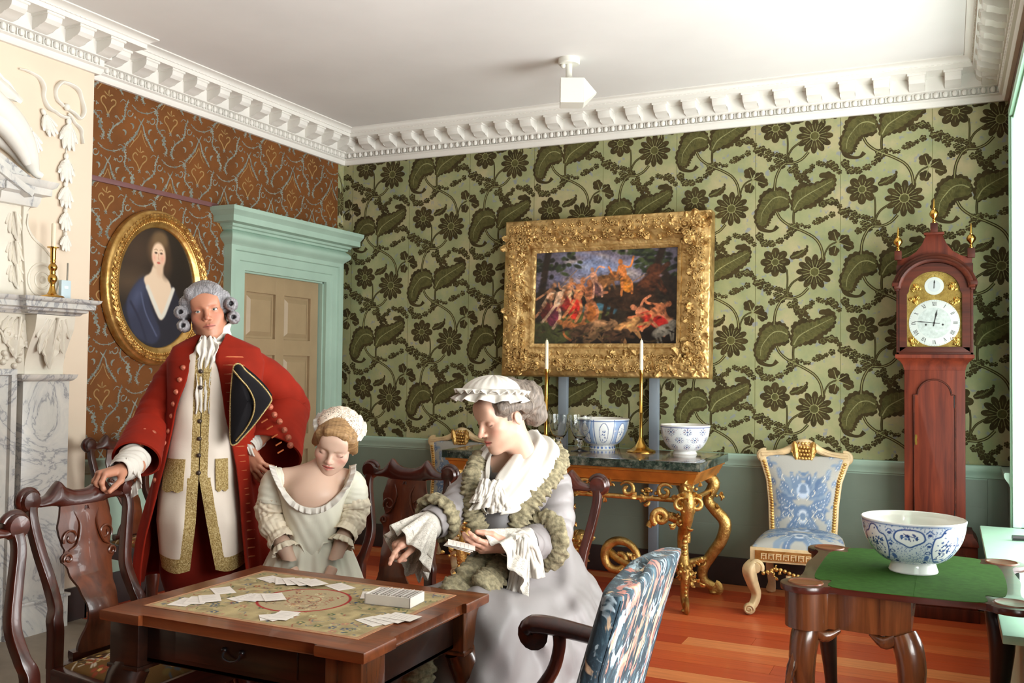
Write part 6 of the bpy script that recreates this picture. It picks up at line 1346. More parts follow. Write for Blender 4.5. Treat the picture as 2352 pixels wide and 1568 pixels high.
# ================================================================ smooth implicit surfaces for bodies, heads and hands
class Sdf:
    def __init__(s,lo,hi,h):
        s.lo=np.array(lo,np.float32); s.h=h; s.n=np.maximum(2,np.ceil((np.array(hi)-np.array(lo))/h).astype(int)+1)
        ax=[(s.lo[i]+h*np.arange(s.n[i])).astype(np.float32) for i in range(3)]; s.ax=ax; s.X,s.Y,s.Z=np.meshgrid(*ax,indexing='ij',sparse=True)
        s.d=np.full(tuple(s.n),1e3,np.float32)
    def win(s,lo,hi):
        sl=[]
        for i in range(3):
            a=int(np.clip((lo[i]-s.lo[i])/s.h,0,s.n[i]-1)); b=int(np.clip((hi[i]-s.lo[i])/s.h+2,1,s.n[i])); sl.append(slice(a,max(a+1,b)))
        return tuple(sl),s.X[sl[0]],s.Y[:,sl[1]],s.Z[:,:,sl[2]]
    def _mix(s,sl,d,k,op):
        a=s.d[sl]
        if op>0:
            if k<=0: s.d[sl]=np.minimum(a,d)
            else: h=np.clip(.5+.5*(a-d)/k,0,1); s.d[sl]=a*(1-h)+d*h-k*h*(1-h)
        else:
            d=-d
            if k<=0: s.d[sl]=np.maximum(a,d)
            else: h=np.clip(.5-.5*(a-d)/k,0,1); s.d[sl]=a*(1-h)+d*h+k*h*(1-h)
    def cap(s,a,b,ra,rb=None,k=.01,op=1,sc=None):
        rb=ra if rb is None else rb; a=np.array(a,float); b=np.array(b,float); p=max(ra,rb)+3*k+.01
        sl,X,Y,Z=s.win(np.minimum(a,b)-p,np.maximum(a,b)+p); v=b-a; L=float(v@v)+1e-12
        x,y,z=X-a[0],Y-a[1],Z-a[2]; t=np.clip((x*v[0]+y*v[1]+z*v[2])/L,0,1); d=np.sqrt((x-t*v[0])**2+(y-t*v[1])**2+(z-t*v[2])**2)-(ra+(rb-ra)*t); s._mix(sl,d,k,op)
    def ell(s,c,r,k=.01,op=1,M=None):
        r=np.array(r,float); c=np.array(c,float); p=r.max()+3*k+.01; sl,X,Y,Z=s.win(c-p,c+p); x,y,z=X-c[0],Y-c[1],Z-c[2]
        if M is not None: x,y,z=(M[0][0]*x+M[1][0]*y+M[2][0]*z,M[0][1]*x+M[1][1]*y+M[2][1]*z,M[0][2]*x+M[1][2]*y+M[2][2]*z)
        q=np.sqrt((x/r[0])**2+(y/r[1])**2+(z/r[2])**2); q2=np.sqrt((x/r[0]**2)**2+(y/r[1]**2)**2+(z/r[2]**2)**2)+1e-9; d=q*(q-1)/q2; s._mix(sl,d,k,op)
    def box(s,c,r,rd,k=.01,op=1,M=None):
        r=np.array(r,float); c=np.array(c,float); p=np.linalg.norm(r)+rd+3*k; sl,X,Y,Z=s.win(c-p,c+p); x,y,z=X-c[0],Y-c[1],Z-c[2]
        if M is not None: x,y,z=(M[0][0]*x+M[1][0]*y+M[2][0]*z,M[0][1]*x+M[1][1]*y+M[2][1]*z,M[0][2]*x+M[1][2]*y+M[2][2]*z)
        a,b,g=np.abs(x)-r[0]+rd,np.abs(y)-r[1]+rd,np.abs(z)-r[2]+rd; d=np.sqrt(np.maximum(a,0)**2+np.maximum(b,0)**2+np.maximum(g,0)**2)+np.minimum(np.maximum(np.maximum(a,b),g),0)-rd; s._mix(sl,d,k,op)
    def chain(s,pts,rad,k=.01,op=1):
        for i in range(len(pts)-1): s.cap(pts[i],pts[i+1],rad[i],rad[i+1],k,op)
    def mesh(s,smooth=1):
        d=s.d; n=s.n; ins=d<0
        c=[ins[i:n[0]-1+i,j:n[1]-1+j,k:n[2]-1+k] for i in (0,1) for j in (0,1) for k in (0,1)]
        cnt=sum(q.astype(np.int8) for q in c); act=(cnt>0)&(cnt<8); ci=np.argwhere(act); ids=-np.ones(act.shape,np.int64); ids[act]=np.arange(len(ci))
        acc=np.zeros((len(ci),3)); num=np.zeros(len(ci)); I,J,K=ci.T
        cor=np.array([(i,j,k) for i in (0,1) for j in (0,1) for k in (0,1)])
        val=np.stack([d[I+a,J+b,K+e] for a,b,e in cor],1)
        for p in range(8):
            for ax in range(3):
                if cor[p][ax]==0:
                    q=cor[p].copy(); q[ax]=1; q=q[0]*4+q[1]*2+q[2]; m=(val[:,p]<0)!=(val[:,q]<0); t=val[:,p]/(val[:,p]-val[:,q]+1e-12); pos=cor[p][None]+np.zeros((len(ci),3)); pos[:,ax]=t; acc[m]+=pos[m]; num[m]+=1
        V=s.lo+(ci+acc/num[:,None])*s.h; F=[]
        for ax in range(3):
            o=[a for a in range(3) if a!=ax]; sh=[slice(None)]*3; sh[ax]=slice(0,n[ax]-1); s2=[slice(None)]*3; s2[ax]=slice(1,n[ax]); A=ins[tuple(sh)]; B=ins[tuple(s2)]; E=np.argwhere(A!=B)
            E=E[(E[:,o[0]]>0)&(E[:,o[1]]>0)&(E[:,o[0]]<n[o[0]]-1)&(E[:,o[1]]<n[o[1]]-1)]
            def g(du,dv):
                q=E.copy(); q[:,o[0]]-=du; q[:,o[1]]-=dv; return ids[q[:,0],q[:,1],q[:,2]]
            Q=np.stack([g(1,1),g(0,1),g(0,0),g(1,0)],1); fl=A[E[:,0],E[:,1],E[:,2]]; 
            if ax==1: fl=~fl
            Q[~fl]=Q[~fl][:,::-1]; F.append(Q)
        F=np.concatenate(F); F=F[(F>=0).all(1)]
        for _ in range(smooth):
            S_=np.zeros_like(V); N_=np.zeros(len(V))
            for a,b in ((0,1),(1,2),(2,3),(3,0)):
                np.add.at(S_,F[:,a],V[F[:,b]]); np.add.at(N_,F[:,a],1); np.add.at(S_,F[:,b],V[F[:,a]]); np.add.at(N_,F[:,b],1)
            V=V*.45+.55*S_/np.maximum(N_,1)[:,None]
        return V,[tuple(q) for q in F]
def gs(V,c,r): 
    return np.exp(-(((V-np.array(c))/np.array(r))**2).sum(1))
def seg_d(V,pts):
    best=np.full(len(V),9.); 
    for i in range(len(pts)-1):
        a,b=np.array(pts[i]),np.array(pts[i+1]); v=b-a; t=np.clip(((V-a)@v)/(v@v),0,1); best=np.minimum(best,np.linalg.norm(V-a-t[:,None]*v,axis=1))
    return best
def make_head(kind,h=.0023):
    """head: X subject's left, Y forward, Z up, origin at eye level between the ears; returns V,F,colour"""
    child=kind=='girl'; wom=kind!='man'; s=Sdf((-.095,-.12,-.215),(.095,.135,.125),h)
    j=.9 if wom else 1.0; J=.86 if child else 1.0
    s.ell((0,-.012,.035),(.075,.095,.080),.02); s.ell((0,.028,-.034),(.058,.060,.084*J),.03)
    for q in (-1,1):
        s.cap((q*.047*j,.004,-.058*J),(q*.014*j,.062,-.095*J),.017*j,.016*j,.03)
        s.cap((q*.040,.054,-.024),(q*.030,.060,-.045*J),.021 if not child else .025,.018,.02)
        s.cap((q*.010,.081,.018),(q*.043,.062,.017),.0105 if not wom else .008,.009,.014)
    s.ell((0,.074,.045),(.05,.016,.03),.03); s.ell((0,.071,-.099*J),(.017*j,.015,.015),.02); s.ell((0,.070,-.064*J),(.030,.022,.022),.018)
    for q in (-1,1): s.ell((q*.031,.094,.000),(.019,.0155,.0115),.010,-1)
    for q in (-1,1): s.ell((q*.0315,.0705,.000),(.0145,.0140,.0125),.005)
    nz=-.030*J; nl=.106 if not child else .102
    s.cap((0,.084,.010),(0,nl-.002,nz),.0070,.0095,.009); s.ell((0,nl+.001,nz-.003),(.0105 if not wom else .0092,.010,.009),.006)
    for q in (-1,1): s.ell((q*.0115*(1 if not wom else .9),.0955,nz-.006),(.0070,.0095,.0065),.006)
    for q in (-1,1): s.ell((q*.0058,.1035,nz-.0125),(.0032,.005,.003),.003,-1)
    m=-.066*J
    for q in (-1,1): s.cap((q*.021,.0815,m+.002),(q*.005,.0925,m+.0058),.0038,.0055,.005); s.cap((q*.017,.0835,m-.0045),(0,.0905,m-.0065),.0045,.0066,.005)
    for q in (-1,1): s.cap((q*.024,.087,m+.0008),(0,.0985,m+.0002),.0012,.0018,.003,-1)
    s.cap((0,.0975,m+.012),(0,.0985,m+.020),.0022,.0028,.005,-1)
    for q in (-1,1):
        s.ell((q*.0765,-.012,-.010),((.0085,.019,.031) if not wom else (.007,.015,.025)),.006); s.ell((q*.086,-.008,-.008),(.006,.010,.018),.004,-1)
    s.cap((0,-.020,-.06),(0,-.034,-.22),.050*(.92 if wom else 1.08)*(.92 if child else 1),.054*(.92 if wom else 1.1)*(.9 if child else 1),.03)
    if kind=='man':
        for q in (-1,1): s.ell((q*.0315,.086,-.0010),(.0128,.014,.0048),.002,-1); s.ell((q*.0315,.0705,.000),(.0118,.0122,.0118),.001)
    V,F=s.mesh(1)
    sk={'man':(178,122,96),'woman':(202,160,138),'girl':(204,170,150)}[kind]; col=np.tile(np.array(sk,float),(len(V),1))
    def tint(w,c): 
        nonlocal col; w=np.clip(w,0,1)[:,None]; col=col*(1-w)+np.array(c,float)*w
    bl={'man':(190,110,90),'woman':(212,140,120),'girl':(216,132,120)}[kind]
    for q in (-1,1): tint(gs(V,(q*.042,.065,-.030*J),(.020,.03,.018))*(.55 if kind=='man' else .5),bl)
    tint(gs(V,(0,.11,nz-.004),(.012,.014,.012))*.4,bl)
    lip={'man':(170,92,80),'woman':(186,92,84),'girl':(190,92,86)}[kind]
    front=V[:,1]>.07
    dl=np.minimum(seg_d(V,[(-.020,.086,m+.003),(-.005,.098,m+.0055),(0,.098,m+.0045),(.005,.098,m+.0055),(.020,.086,m+.003)]),seg_d(V,[(-.015,.088,m-.004),(0,.096,m-.006),(.015,.088,m-.004)]))
    tint((.0052-dl)/.003*front*.85,lip); tint((.0030-seg_d(V,[(-.023,.086,m+.001),(0,.097,m),(.023,.086,m+.001)]))/.002*front,(110,52,46))
    br={'man':(112,84,64),'woman':(140,116,98),'girl':(168,132,98)}[kind]; st={'man':.9,'woman':.55,'girl':.5}[kind]
    for q in (-1,1):
        tint((.0052-seg_d(V,[(q*.012,.092,.0165),(q*.022,.089,.0205),(q*.034,.082,.0215),(q*.047,.066,.0155)]))/.0030*st,br)
        if kind=='man':
            tint((.0034-seg_d(V,[(q*.019,.085,.001),(q*.026,.086,.0055),(q*.036,.085,.006),(q*.044,.078,.001)]))/.0018*.75,(70,46,38)); tint((.0030-seg_d(V,[(q*.020,.085,-.003),(q*.031,.085,-.0062),(q*.043,.079,-.003)]))/.002*.5,(150,92,78))
            tint(gs(V,(q*.031,.085,.013),(.016,.02,.006))*.35,(176,104,86))
        else:
            tint((.0034-seg_d(V,[(q*.018,.085,-.0045),(q*.026,.087,-.0078),(q*.036,.085,-.0080),(q*.045,.076,-.0045)]))/.0017*.85,(92,66,56)); tint((.0022-seg_d(V,[(q*.019,.086,.008),(q*.031,.088,.0105),(q*.044,.077,.006)]))/.002*.45,(160,110,96))
            tint(gs(V,(q*.031,.085,-.002),(.014,.02,.006))*.3,(206,150,140))
    if kind=='man': tint(np.clip((-.045-V[:,2])/.03,0,1)*(V[:,1]>.01)*.22,(150,116,98))
    return V,F,s2l(np.clip(col,0,255)/255.0)
def eyeballs(par,Mh,iris,mat,look=(0,0)):
    for q in (-1,1):
        m=MB(); v,f=sphere((0,0,0),.0122,28,22); v=np.asarray(v); 
        d=np.array((look[0]-q*.02,1,look[1])); d/=np.linalg.norm(d); a=v@d/.0122; col=np.where((a>.972)[:,None],np.array((24,18,16.)),np.where((a>.87)[:,None],np.array(iris,float),np.array((222,212,204.))))
        m.add((v,f),0,Mh@T(q*.0315,.0712,0),col=s2l(col/255.0)); m.obj('eye',mat,par,angle=180)
def hand_sdf(curl,spread=(.16,.04,-.06,-.18),thumb=((.45,.55,-.30),(.9,.25,-.35)),size=1.0,h=.0019,sk=(204,150,124),nail=(222,178,160),arm=.05,thumb_curl=None,pinch=None):
    """right hand: wrist at origin, fingers along +X, thumb towards +Y, palm facing -Z. curl: 4 x 3 joint angles"""
    s=Sdf((-arm-.03,-.09,-.125),(.20,.095,.06),h)
    s.cap((-arm-.02,0,0),(.005,0,0),.026,.0235,.01); s.cap((.0,.008,0),(.080,.024,.001),.018,.0135,.012); s.cap((.0,-.008,-.001),(.076,-.022,-.002),.018,.0125,.012); s.cap((.01,0,-.001),(.08,.002,.003),.018,.0135,.012)
    base=[(.088,.0285,.001),(.093,.0095,.003),(.089,-.0095,.001),(.080,-.0265,-.002)]; L=[.073,.081,.075,.059]; tips=[]; nails=[]
    for i in range(4):
        p=np.array(base[i]); a=0.0; sp=spread[i]; r0=[.0092,.0094,.009,.0078][i]; r=[r0,r0*.95,r0*.86,r0*.74]; knu=p.copy(); 
        s.cap((.03,base[i][1]*.7,0),p,.012,r0*1.08,.008)
        for jn,fr in enumerate((.44,.31,.25)):
            a+=curl[i][jn]; d=np.array((math.cos(a)*math.cos(sp),math.cos(a)*math.sin(sp),-math.sin(a))); q=p+d*L[i]*fr; s.cap(p,q,r[jn],r[jn+1],.0035); s.ell(p,(r[jn]*1.06,)*3,.004); p=q
        tips.append(p); up=np.array((math.sin(a)*math.cos(sp),math.sin(a)*math.sin(sp),math.cos(a))); nails.append((p-d*.003+up*r[3]*.8))
    t0=np.array((.018,.024,-.006)); t1=t0+np.array(thumb[0])/np.linalg.norm(thumb[0])*.044; t2=t1+np.array(thumb[1])/np.linalg.norm(thumb[1])*.032; t3=t2+(np.array(thumb_curl)/np.linalg.norm(thumb_curl) if thumb_curl is not None else np.array(thumb[1])/np.linalg.norm(thumb[1]))*.026
    s.cap((.005,.010,-.004),t0,.017,.016,.012); s.cap(t0,t1,.0155,.0115,.01); s.cap(t1,t2,.0112,.0102,.004); s.cap(t2,t3,.0102,.0078,.004); tips.append(t3)
    V,F=s.mesh(1); V=V*size; col=np.tile(np.array(sk,float),(len(V),1))
    for i,n_ in enumerate(nails): w=np.clip((.0060-np.linalg.norm(V/size-n_,axis=1))/.002,0,1)[:,None]*.7; col=col*(1-w)+np.array(nail)*w
    for b in base+tips: w=(np.exp(-(np.linalg.norm(V/size-np.array(b),axis=1)/.011)**2)*.22)[:,None]; col=col*(1-w)+np.array((206,124,104.))*w
    return V,F,s2l(np.clip(col,0,255)/255.0)
def basis(o,x,y):
    """matrix with X along x, Y near y"""
    x=np.array(x,float); x/=np.linalg.norm(x); y=np.array(y,float); y=y-x*(x@y); y/=np.linalg.norm(y); return frame(o,x,y,np.cross(x,y))
def mirrorY(vfc): v,f,c=vfc; v=v*np.array((1,-1,1)); return v,[q[::-1] for q in f],c
def headM(o,yaw,pitch,roll,s=1.0):
    """yaw: turn of the face from facing -Y (viewer) towards +X; pitch down positive; roll: top of head towards +X positive"""
    # subject axes: X subject's left -> +X viewer's right ; Y forward -> -Y ; Z up
    Rz=np.array(Matrix.Rotation(yaw,4,'Z')); Rx=np.array(Matrix.Rotation(pitch,4,'X')); Ry=np.array(Matrix.Rotation(roll,4,'Y'))
    B=frame((0,0,0),(-1,0,0),(0,-1,0),(0,0,1)); B=frame((0,0,0),(1,0,0),(0,-1,0),(0,0,1)); B[:3,0]=(1,0,0)
    # proper rotation by 180 about Z keeps handedness; the face is symmetric so left/right may swap
    B=np.array(Matrix.Rotation(PI,4,'Z')); return T(*o)@Ry@Rz@Rx@B@Sc(s,s,s)
def sleeve(path,rad,nu=40,nv=60,fold=.06,seed=1,freq=5,up=None,cap=False,gather=0,th=.003,ring=0):
    """cloth tube with soft folds; returns shell"""
    P=spline(path,nv); A,B,t=frames(P,up); rr=np.interp(np.linspace(0,1,nv),np.linspace(0,1,len(rad)),rad); an=np.linspace(0,2*PI,nu,endpoint=False)
    n1=vnoise((nv,nu+1),(freq*3,9),seed)[:,:-1]; n1=n1*(1-np.linspace(0,1,nu)**8)[None]+n1[:,:1]*(np.linspace(0,1,nu)**8)[None]
    tt=np.linspace(0,1,nv)[:,None]; r=rr[:,None]*(1+fold*((np.abs(np.sin(freq*4.5*tt+2.4*np.sin(an+seed)+1.2*np.sin(2*an)))-.6)*.9+ (n1-.5)*1.2)+ (gather*np.abs(np.sin(an*11))*1.0 if gather else 0)+ring*np.sin(tt*freq*2*PI))
    G=P[:,None]+A[:,None]*(r*np.cos(an))[...,None]+B[:,None]*(r*np.sin(an))[...,None]
    return shell(G,th,True)
def ruffle(path,out,width,nrm,amp=.010,freq=14,n=160,m=6,closed=False,th=.0015,drop=None,seed=0):
    """frilled strip; out: direction(s) of the strip, nrm: direction of the waves"""
    P=spline(path,n,closed); out=np.asarray(out,float); nr=np.asarray(nrm,float)
    if out.ndim==1: out=np.tile(out,(n,1))
    elif len(out)!=n: out=np.stack([np.interp(np.linspace(0,1,n),np.linspace(0,1,len(out)),out[:,k]) for k in range(3)],1)
    if nr.ndim==1: nr=np.tile(nr,(n,1))
    elif len(nr)!=n: nr=np.stack([np.interp(np.linspace(0,1,n),np.linspace(0,1,len(nr)),nr[:,k]) for k in range(3)],1)
    out=out/np.linalg.norm(out,axis=1,keepdims=True); nr=nr/np.linalg.norm(nr,axis=1,keepdims=True); s=np.linspace(0,1,m); ph=np.linspace(0,freq*2*PI,n)+.8*np.sin(np.linspace(0,freq*1.7,n)+seed)
    G=P[None]+s[:,None,None]*width*out[None]+(amp*s**.8)[:,None,None]*np.sin(ph)[None,:,None]*nr[None]+ (amp*.25*s)[:,None,None]*np.cos(ph*2.3+1)[None,:,None]*nr[None]
    return shell(G,th,False)
def ruche(path,rad,n=120,seg=18,bump=.26,freq=26,seed=0,flat=(1,.55),up=None):
    """thick puckered trimming"""
    P=spline(path,n); A,B,t=frames(P,up); an=np.linspace(0,2*PI,seg,endpoint=False); nz=vnoise((n,seg+1),(freq*3,9),seed)[:,:-1]; nz[:,-2:]=nz[:,:2]*.5+nz[:,-2:]*.5; tt=np.linspace(0,1,n)[:,None]
    r=rad*(1+bump*(np.sin(tt*freq*2*PI+1.6*np.sin(an*2+seed))*.32+(nz-.5)*2.4)); r[0]*=.4; r[-1]*=.4
    G=P[:,None]+A[:,None]*(r*np.cos(an)*flat[0])[...,None]+B[:,None]*(r*np.sin(an)*flat[1])[...,None]; v,f=grid(G,True); return v,list(f)+[tuple(range(seg))[::-1],tuple((n-1)*seg+i for i in range(seg))]
# ---------------------------------------------------------------- cloth and skin materials
m_skin=attr_mat('wax_skin',.45,0,.4,.04,300,sss=.12)
m_eye=attr_mat('eye_surface',.08,0,.6)
def cloth_mat(name,c,rough=.8,sheen=.2,spec=.25,var=.08,vs=6,bump=.15,bs=260):
    n=NT(name); v=n.co(); f=n.noise(v,vs,3); c=np.array(c,float); col=n.ramp(f,[(.3,np.clip(c*(1-var),0,255)),(.7,np.clip(c*(1+var*.6),0,255))]); n.bump(n.noise(v,bs,2),bump,.002); m=n.set(rough,0,spec,col,sheen=sheen); n.b.inputs['Sheen Roughness'].default_value=.4; return m
m_red=cloth_mat('red_velvet',(132,30,13),.85,.04,.15,.14,5)
m_redd=cloth_mat('red_velvet_breeches',(112,26,14),.85,.12,.15,.14,5)
m_cream=cloth_mat('cream_silk',(222,208,194),.55,.1,.35,.04,4,.08)
m_lawn=cloth_mat('white_lawn',(206,199,190),.85,.04,.2,.05,8)
m_ivsilk=cloth_mat('ivory_silk',(228,223,206),.5,.06,.4,.05,4,.08)
m_grey=cloth_mat('lavender_grey_silk',(142,135,135),.46,.06,.38,.05,4,.06)
m_greyd=cloth_mat('dark_grey_silk',(92,88,88),.5,.2,.4,.05,4,.06)
m_ruche=cloth_mat('sage_gauze_ruching',(142,132,106),.9,.03,.15,.28,70,.7,200)
m_black=cloth_mat('black_felt',(22,20,22),.95,.1,.1,.1,10)
def _emb():
    n=NT('gold_thread_embroidery'); v=n.co(); f=n.noise(v,210,4,.7); c=n.ramp(f,[(.36,(118,92,48)),(.5,(172,144,84)),(.64,(212,192,144))]); n.bump(f,.8,.004); return n.set(.55,.25,.5,c)
m_emb=_emb()
def _lace(name,c,scale,th):
    n=NT(name); v=n.co(); vo=n.n('ShaderNodeTexVoronoi',feature='DISTANCE_TO_EDGE'); vo.inputs['Scale'].default_value=scale; n.l(v,vo.inputs['Vector']); f=n.noise(v,scale*.28,3); r=n.ramp(vo.outputs['Distance'],[(th,1.0),(th+.06,.25)]); r2=n.ramp(f,[(.48,0.0),(.56,1.0)])
    mx=n.mix(1.0,r,r2,'LIGHTEN'); n.set(.9,0,.2,c); n.l(mx,n.b.inputs['Alpha']); return n.m
m_lace=_lace('white_lace',(206,198,188),330,.13)
def hair_mat(name,a,b,axis=2,sc=60):
    n=NT(name); s_=[sc]*3; s_[axis]=sc*.16; v=n.co(tuple(s_)); f=n.noise(v,1.6,5,.6,.7); c=n.ramp(f,[(.3,a),(.7,b)]); n.bump(f,.6,.006); return n.set(.5,0,.35,c)
m_wig=hair_mat('grey_wig_hair',(92,90,94),(168,164,166)); m_wighair=hair_mat('grey_brown_hair',(70,60,54),(140,126,114)); m_blond=hair_mat('light_brown_hair',(112,82,52),(176,138,94),0)
# ================================================================ the man in the red coat
def person_frame(px,D,pxm):
    """returns function (image offsets in px, depth) -> local metres; local X to the viewer's right, Y away, Z up"""
    return None
def build_man():
    K=580.0; X=lambda x:(x-470)/610.; Z=lambda y:1.42+(854-y)/K
    def P(x,y,d=0): return (X(x)*(1+d/3.9),d,1.42+(854-y)/K*(1+d/3.9))
    t=thing('person','standing man in a red velvet coat, grey curled wig and gold-laced cream waistcoat','person',(1.83,-3.49,0),_yaw+.318)
    # ---- body: one mesh
    b=MB(); hM=headM(P(474,731,.02),-.05,-.03,-.20,.98); V,F,c=make_head('man'); b.add((V,F),0,hM,col=c); skc=s2l((178,122,96))
    s=Sdf((-.36,-.22,0),(.42,.34,1.56),.011); hip=Z(1080)
    s.chain([P(489,850,.05),P(490,900,.05),P(486,1010,.05),P(480,1090,.05)],[.10,.125,.115,.13],.05); s.cap(P(425,850,.05),P(560,842,.06),.045,.045,.05); s.cap(P(485,780,.04),P(487,815,.05),.048,.052,.02)
    rA=[P(415,850,.05),P(360,965,.02),P(294,1082,-.26)]; lA=[P(578,848,.07),P(682,942,.17),P(575,1050,-.06)]
    s.chain(rA,[.040,.030,.026],.015); s.chain(lA,[.052,.042,.028],.03)
    for x,xe in ((440,438),(520,528)): s.chain([P(x,1100,.05),(X(xe),.05,.50),(X(xe),.06,.09)],[.085,.06,.042],.04); s.cap((X(xe),.06,.05),(X(xe)-.01,-.13,.035),.045,.035,.03)
    V,F=s.mesh(2); b.add((V,F),0,col=skc)
    curl=[(.75,.75,.4)]*4
    hv=hand_sdf([(.95,.85,.5),(1.0,.9,.5),(1.0,.9,.5),(.95,.9,.5)],thumb=((.6,.6,-.5),(.9,.1,-.5)),sk=(182,126,100)); MR=basis(P(292,1086,-.27),P(246,1096,-.36)[0:3]-np.array(P(292,1086,-.27)),(-.1,1,.1)); 
    MR=basis(P(292,1088,-.27),(-.085,-.07,-.012),(.5,-.75,.0)); b.add(hv[:2],0,MR,col=hv[2])
    hv=hand_sdf([(.25,.35,.25),(.35,.45,.3),(.42,.5,.3),(.5,.55,.3)],thumb=((.8,.5,-.2),(1,.1,-.2)),sk=(182,126,100)); hv=mirrorY(hv); ML=basis(P(572,1046,-.07),(.035,-.06,-.085),(.55,.1,.75)); ML=basis(P(572,1044,-.07),(.045,-.03,-.08),(.6,-.6,.55)); b.add(hv[:2],0,ML,col=hv[2])
    b.obj('body',m_skin,t,angle=180); eyeballs(t,hM,(96,98,92),m_eye,(.0,-.03))
    # ---- wig
    s=Sdf((-.135,-.15,-.115),(.135,.115,.155),.0026)
    s.ell((0,-.016,.040),(.088,.108,.092),.02); s.cap((-.05,.066,.080),(.05,.066,.080),.022,.022,.03); s.ell((0,-.07,-.03),(.07,.05,.07),.03)
    for q in (-1,1): s.cap((q*.078,.03,.05),(q*.085,.0,-.0),.022,.02,.02)
    s.ell((0,.115,-.045),(.069,.085,.118),.012,-1); s.ell((0,.02,-.10),(.062,.09,.10),.015,-1)
    for q in (-1,1):
        for z,y,r in ((.012,.024,.027),(-.042,.014,.026)):
            s.cap((q*.098,y+.028,z),(q*.098,y-.045,z),r,r*.95,.006); s.cap((q*.098,y+.060,z),(q*.098,y+.030,z),.011,.008,.004,-1)
    v0=s.d; an=np.arctan2(s.Z-.03,s.X); s.d=v0+.0009*np.sin(an*60+ s.Y*40).astype(np.float32)
    V,F=s.mesh(1); w=MB(); w.add((V,F),0,hM); w.obj('wig',m_wig,t,angle=180)
    q=MB(); q.add(tube([(0,-.10,-.05),(0,-.125,-.10),(0,-.12,-.17)],[.02,.022,.012],10),0,hM); q.obj('wig_queue',m_wig,t)
    # ---- stock and jabot
    m=MB(); 
    G=[]
    for i,z in enumerate(np.linspace(0,1,14)):
        cx,cy=X(486+3*z)+0.0,.030-.002*z; y_=812-44*z; rx=.074-.008*z+.003*math.sin(z*16); ry=.078-.010*z+.003*math.sin(z*16); tl=-.035*z
        G.append([(cx+rx*math.cos(a)+.02*z*0,cy+ry*math.sin(a),Z(y_)+ .030*z*math.cos(a)-.012*z*math.sin(-a)) for a in np.linspace(0,2*PI,40,endpoint=False)])
    m.add(shell(np.array(G),.006,True)); m.obj('neck_stock',m_lawn,t,angle=180)
    m=MB(); 
    for k,(w,fr,sd) in enumerate(((.036,2.2,0),(.030,2.6,2),(.026,3.1,4))):
        pth=spline([P(478-2*k,790,-.055-.006*k),P(476,822,-.085-.008*k),P(472,860,-.105),P(468,900,-.118),P(464+2*k,945+8*k,-.126)],60); u=np.linspace(-1,1,22); tt=np.linspace(0,1,60); wd=np.interp(tt,[0,.12,.3,.6,1],[.018,.034,.026,.022,.02])*(1+.12*k)
        G=pth[:,None]+np.stack([wd[:,None]*u[None]*(1+.1*np.sin(tt*30+k)[:,None]),-.008*np.cos(u*PI*fr+sd+1.8*np.sin(tt*8+sd)[:,None])*(1+.4*np.sin(tt*24+sd)[:,None])-.004*k,.008*np.sin(u*7+sd+2*np.sin(tt*9)[:,None])*np.ones((60,1))],-1); m.add(shell(G,.0015))
    m.obj('lace_jabot',m_lawn,t,angle=180)
    # ---- waistcoat: two fronts as shells with a centre opening low down
    rows=[(800,.070,448,520),(830,.105,420,540),(880,.128,408,560),(950,.138,400,566),(1020,.142,392,560),(1060,.150,386,556),(1120,.160,374,556),(1200,.162,370,566),(1270,.158,378,570),(1306,.156,384,572)]
    yy=np.array([r[0] for r in rows]); 
    def front(side):
        ny,nx=130,90; Y=np.linspace(800,1304,ny); G=np.zeros((ny,nx,3)); E=np.zeros((ny,nx))
        for j,y in enumerate(Y):
            d=np.interp(y,yy,[r[1] for r in rows]); xl=np.interp(y,yy,[r[2] for r in rows]); xr=np.interp(y,yy,[r[3] for r in rows]); cl=np.interp(y,[800,900,1105,1200,1304],[470,465,462,458,447]); cr=np.interp(y,[800,900,1105,1200,1304],[471,467,464,482,504])
            a,bb=(xl,cl) if side<0 else (cr,xr); u=np.linspace(0,1,nx); x=a+(bb-a)*u; xc=(xl+xr)/2; hw=(xr-xl)/2*1.03; e=np.clip((x-xc)/hw,-1,1); dep=-d*np.sqrt(np.maximum(0,1-np.abs(e)**2.6))
            yb=y+ (6*np.sin(u*PI)*(y>1250)); fold=.004*np.sin(x*.11+y*.012)*np.clip((y-1090)/100,0,1)+.003*np.sin(x*.05-y*.05)
            G[j]=np.stack([X(x),dep+fold,np.full(nx,0)+Z(yb)],-1); E[j]=(bb-x) if side<0 else (x-a)
        return G,E,Y
    for side in (-1,1):
        G,E,Y=front(side); m=MB(); v,f=shell(G,.004,flip=True); ny,nx=E.shape; n=ny*nx
        # gold lace along the edge, the hem and the pocket flap
        Ew=np.tile(Y[:,None],(1,nx)); gold_=(E<np.where(Ew>1100,25,18))|(Ew>1272); 
        fm=[]
        for q in f:
            ii=[i%n for i in q]; fm.append(1 if np.mean([gold_.flat[i] for i in ii])>.5 else 0)
        m.add((v,f),0); m.m=[int(k) for k in fm]; wc=m.obj('waistcoat',[m_cream,m_emb],t,angle=60)
        px0,px1=(386,432) if side<0 else (499,527); pf=MB(); ys=np.linspace(1060,1128,16); xs=np.linspace(px0,px1,14); Gp=np.zeros((16,14,3))
        for j,y in enumerate(ys):
            d=np.interp(y,yy,[r[1] for r in rows]); xl=np.interp(y,yy,[r[2] for r in rows]); xr=np.interp(y,yy,[r[3] for r in rows]); xc=(xl+xr)/2; hw=(xr-xl)/2*1.03; e=np.clip((xs-xc)/hw,-1,1); Gp[j]=np.stack([X(xs-(4*(j/15) if side<0 else -2*(j/15))),-d*np.sqrt(1-np.abs(e)**2.6)-.007,Z(y+(5*np.sin((xs-px0)/(px1-px0)*PI*2)**2 if j>11 else 0)+0*xs)],-1)
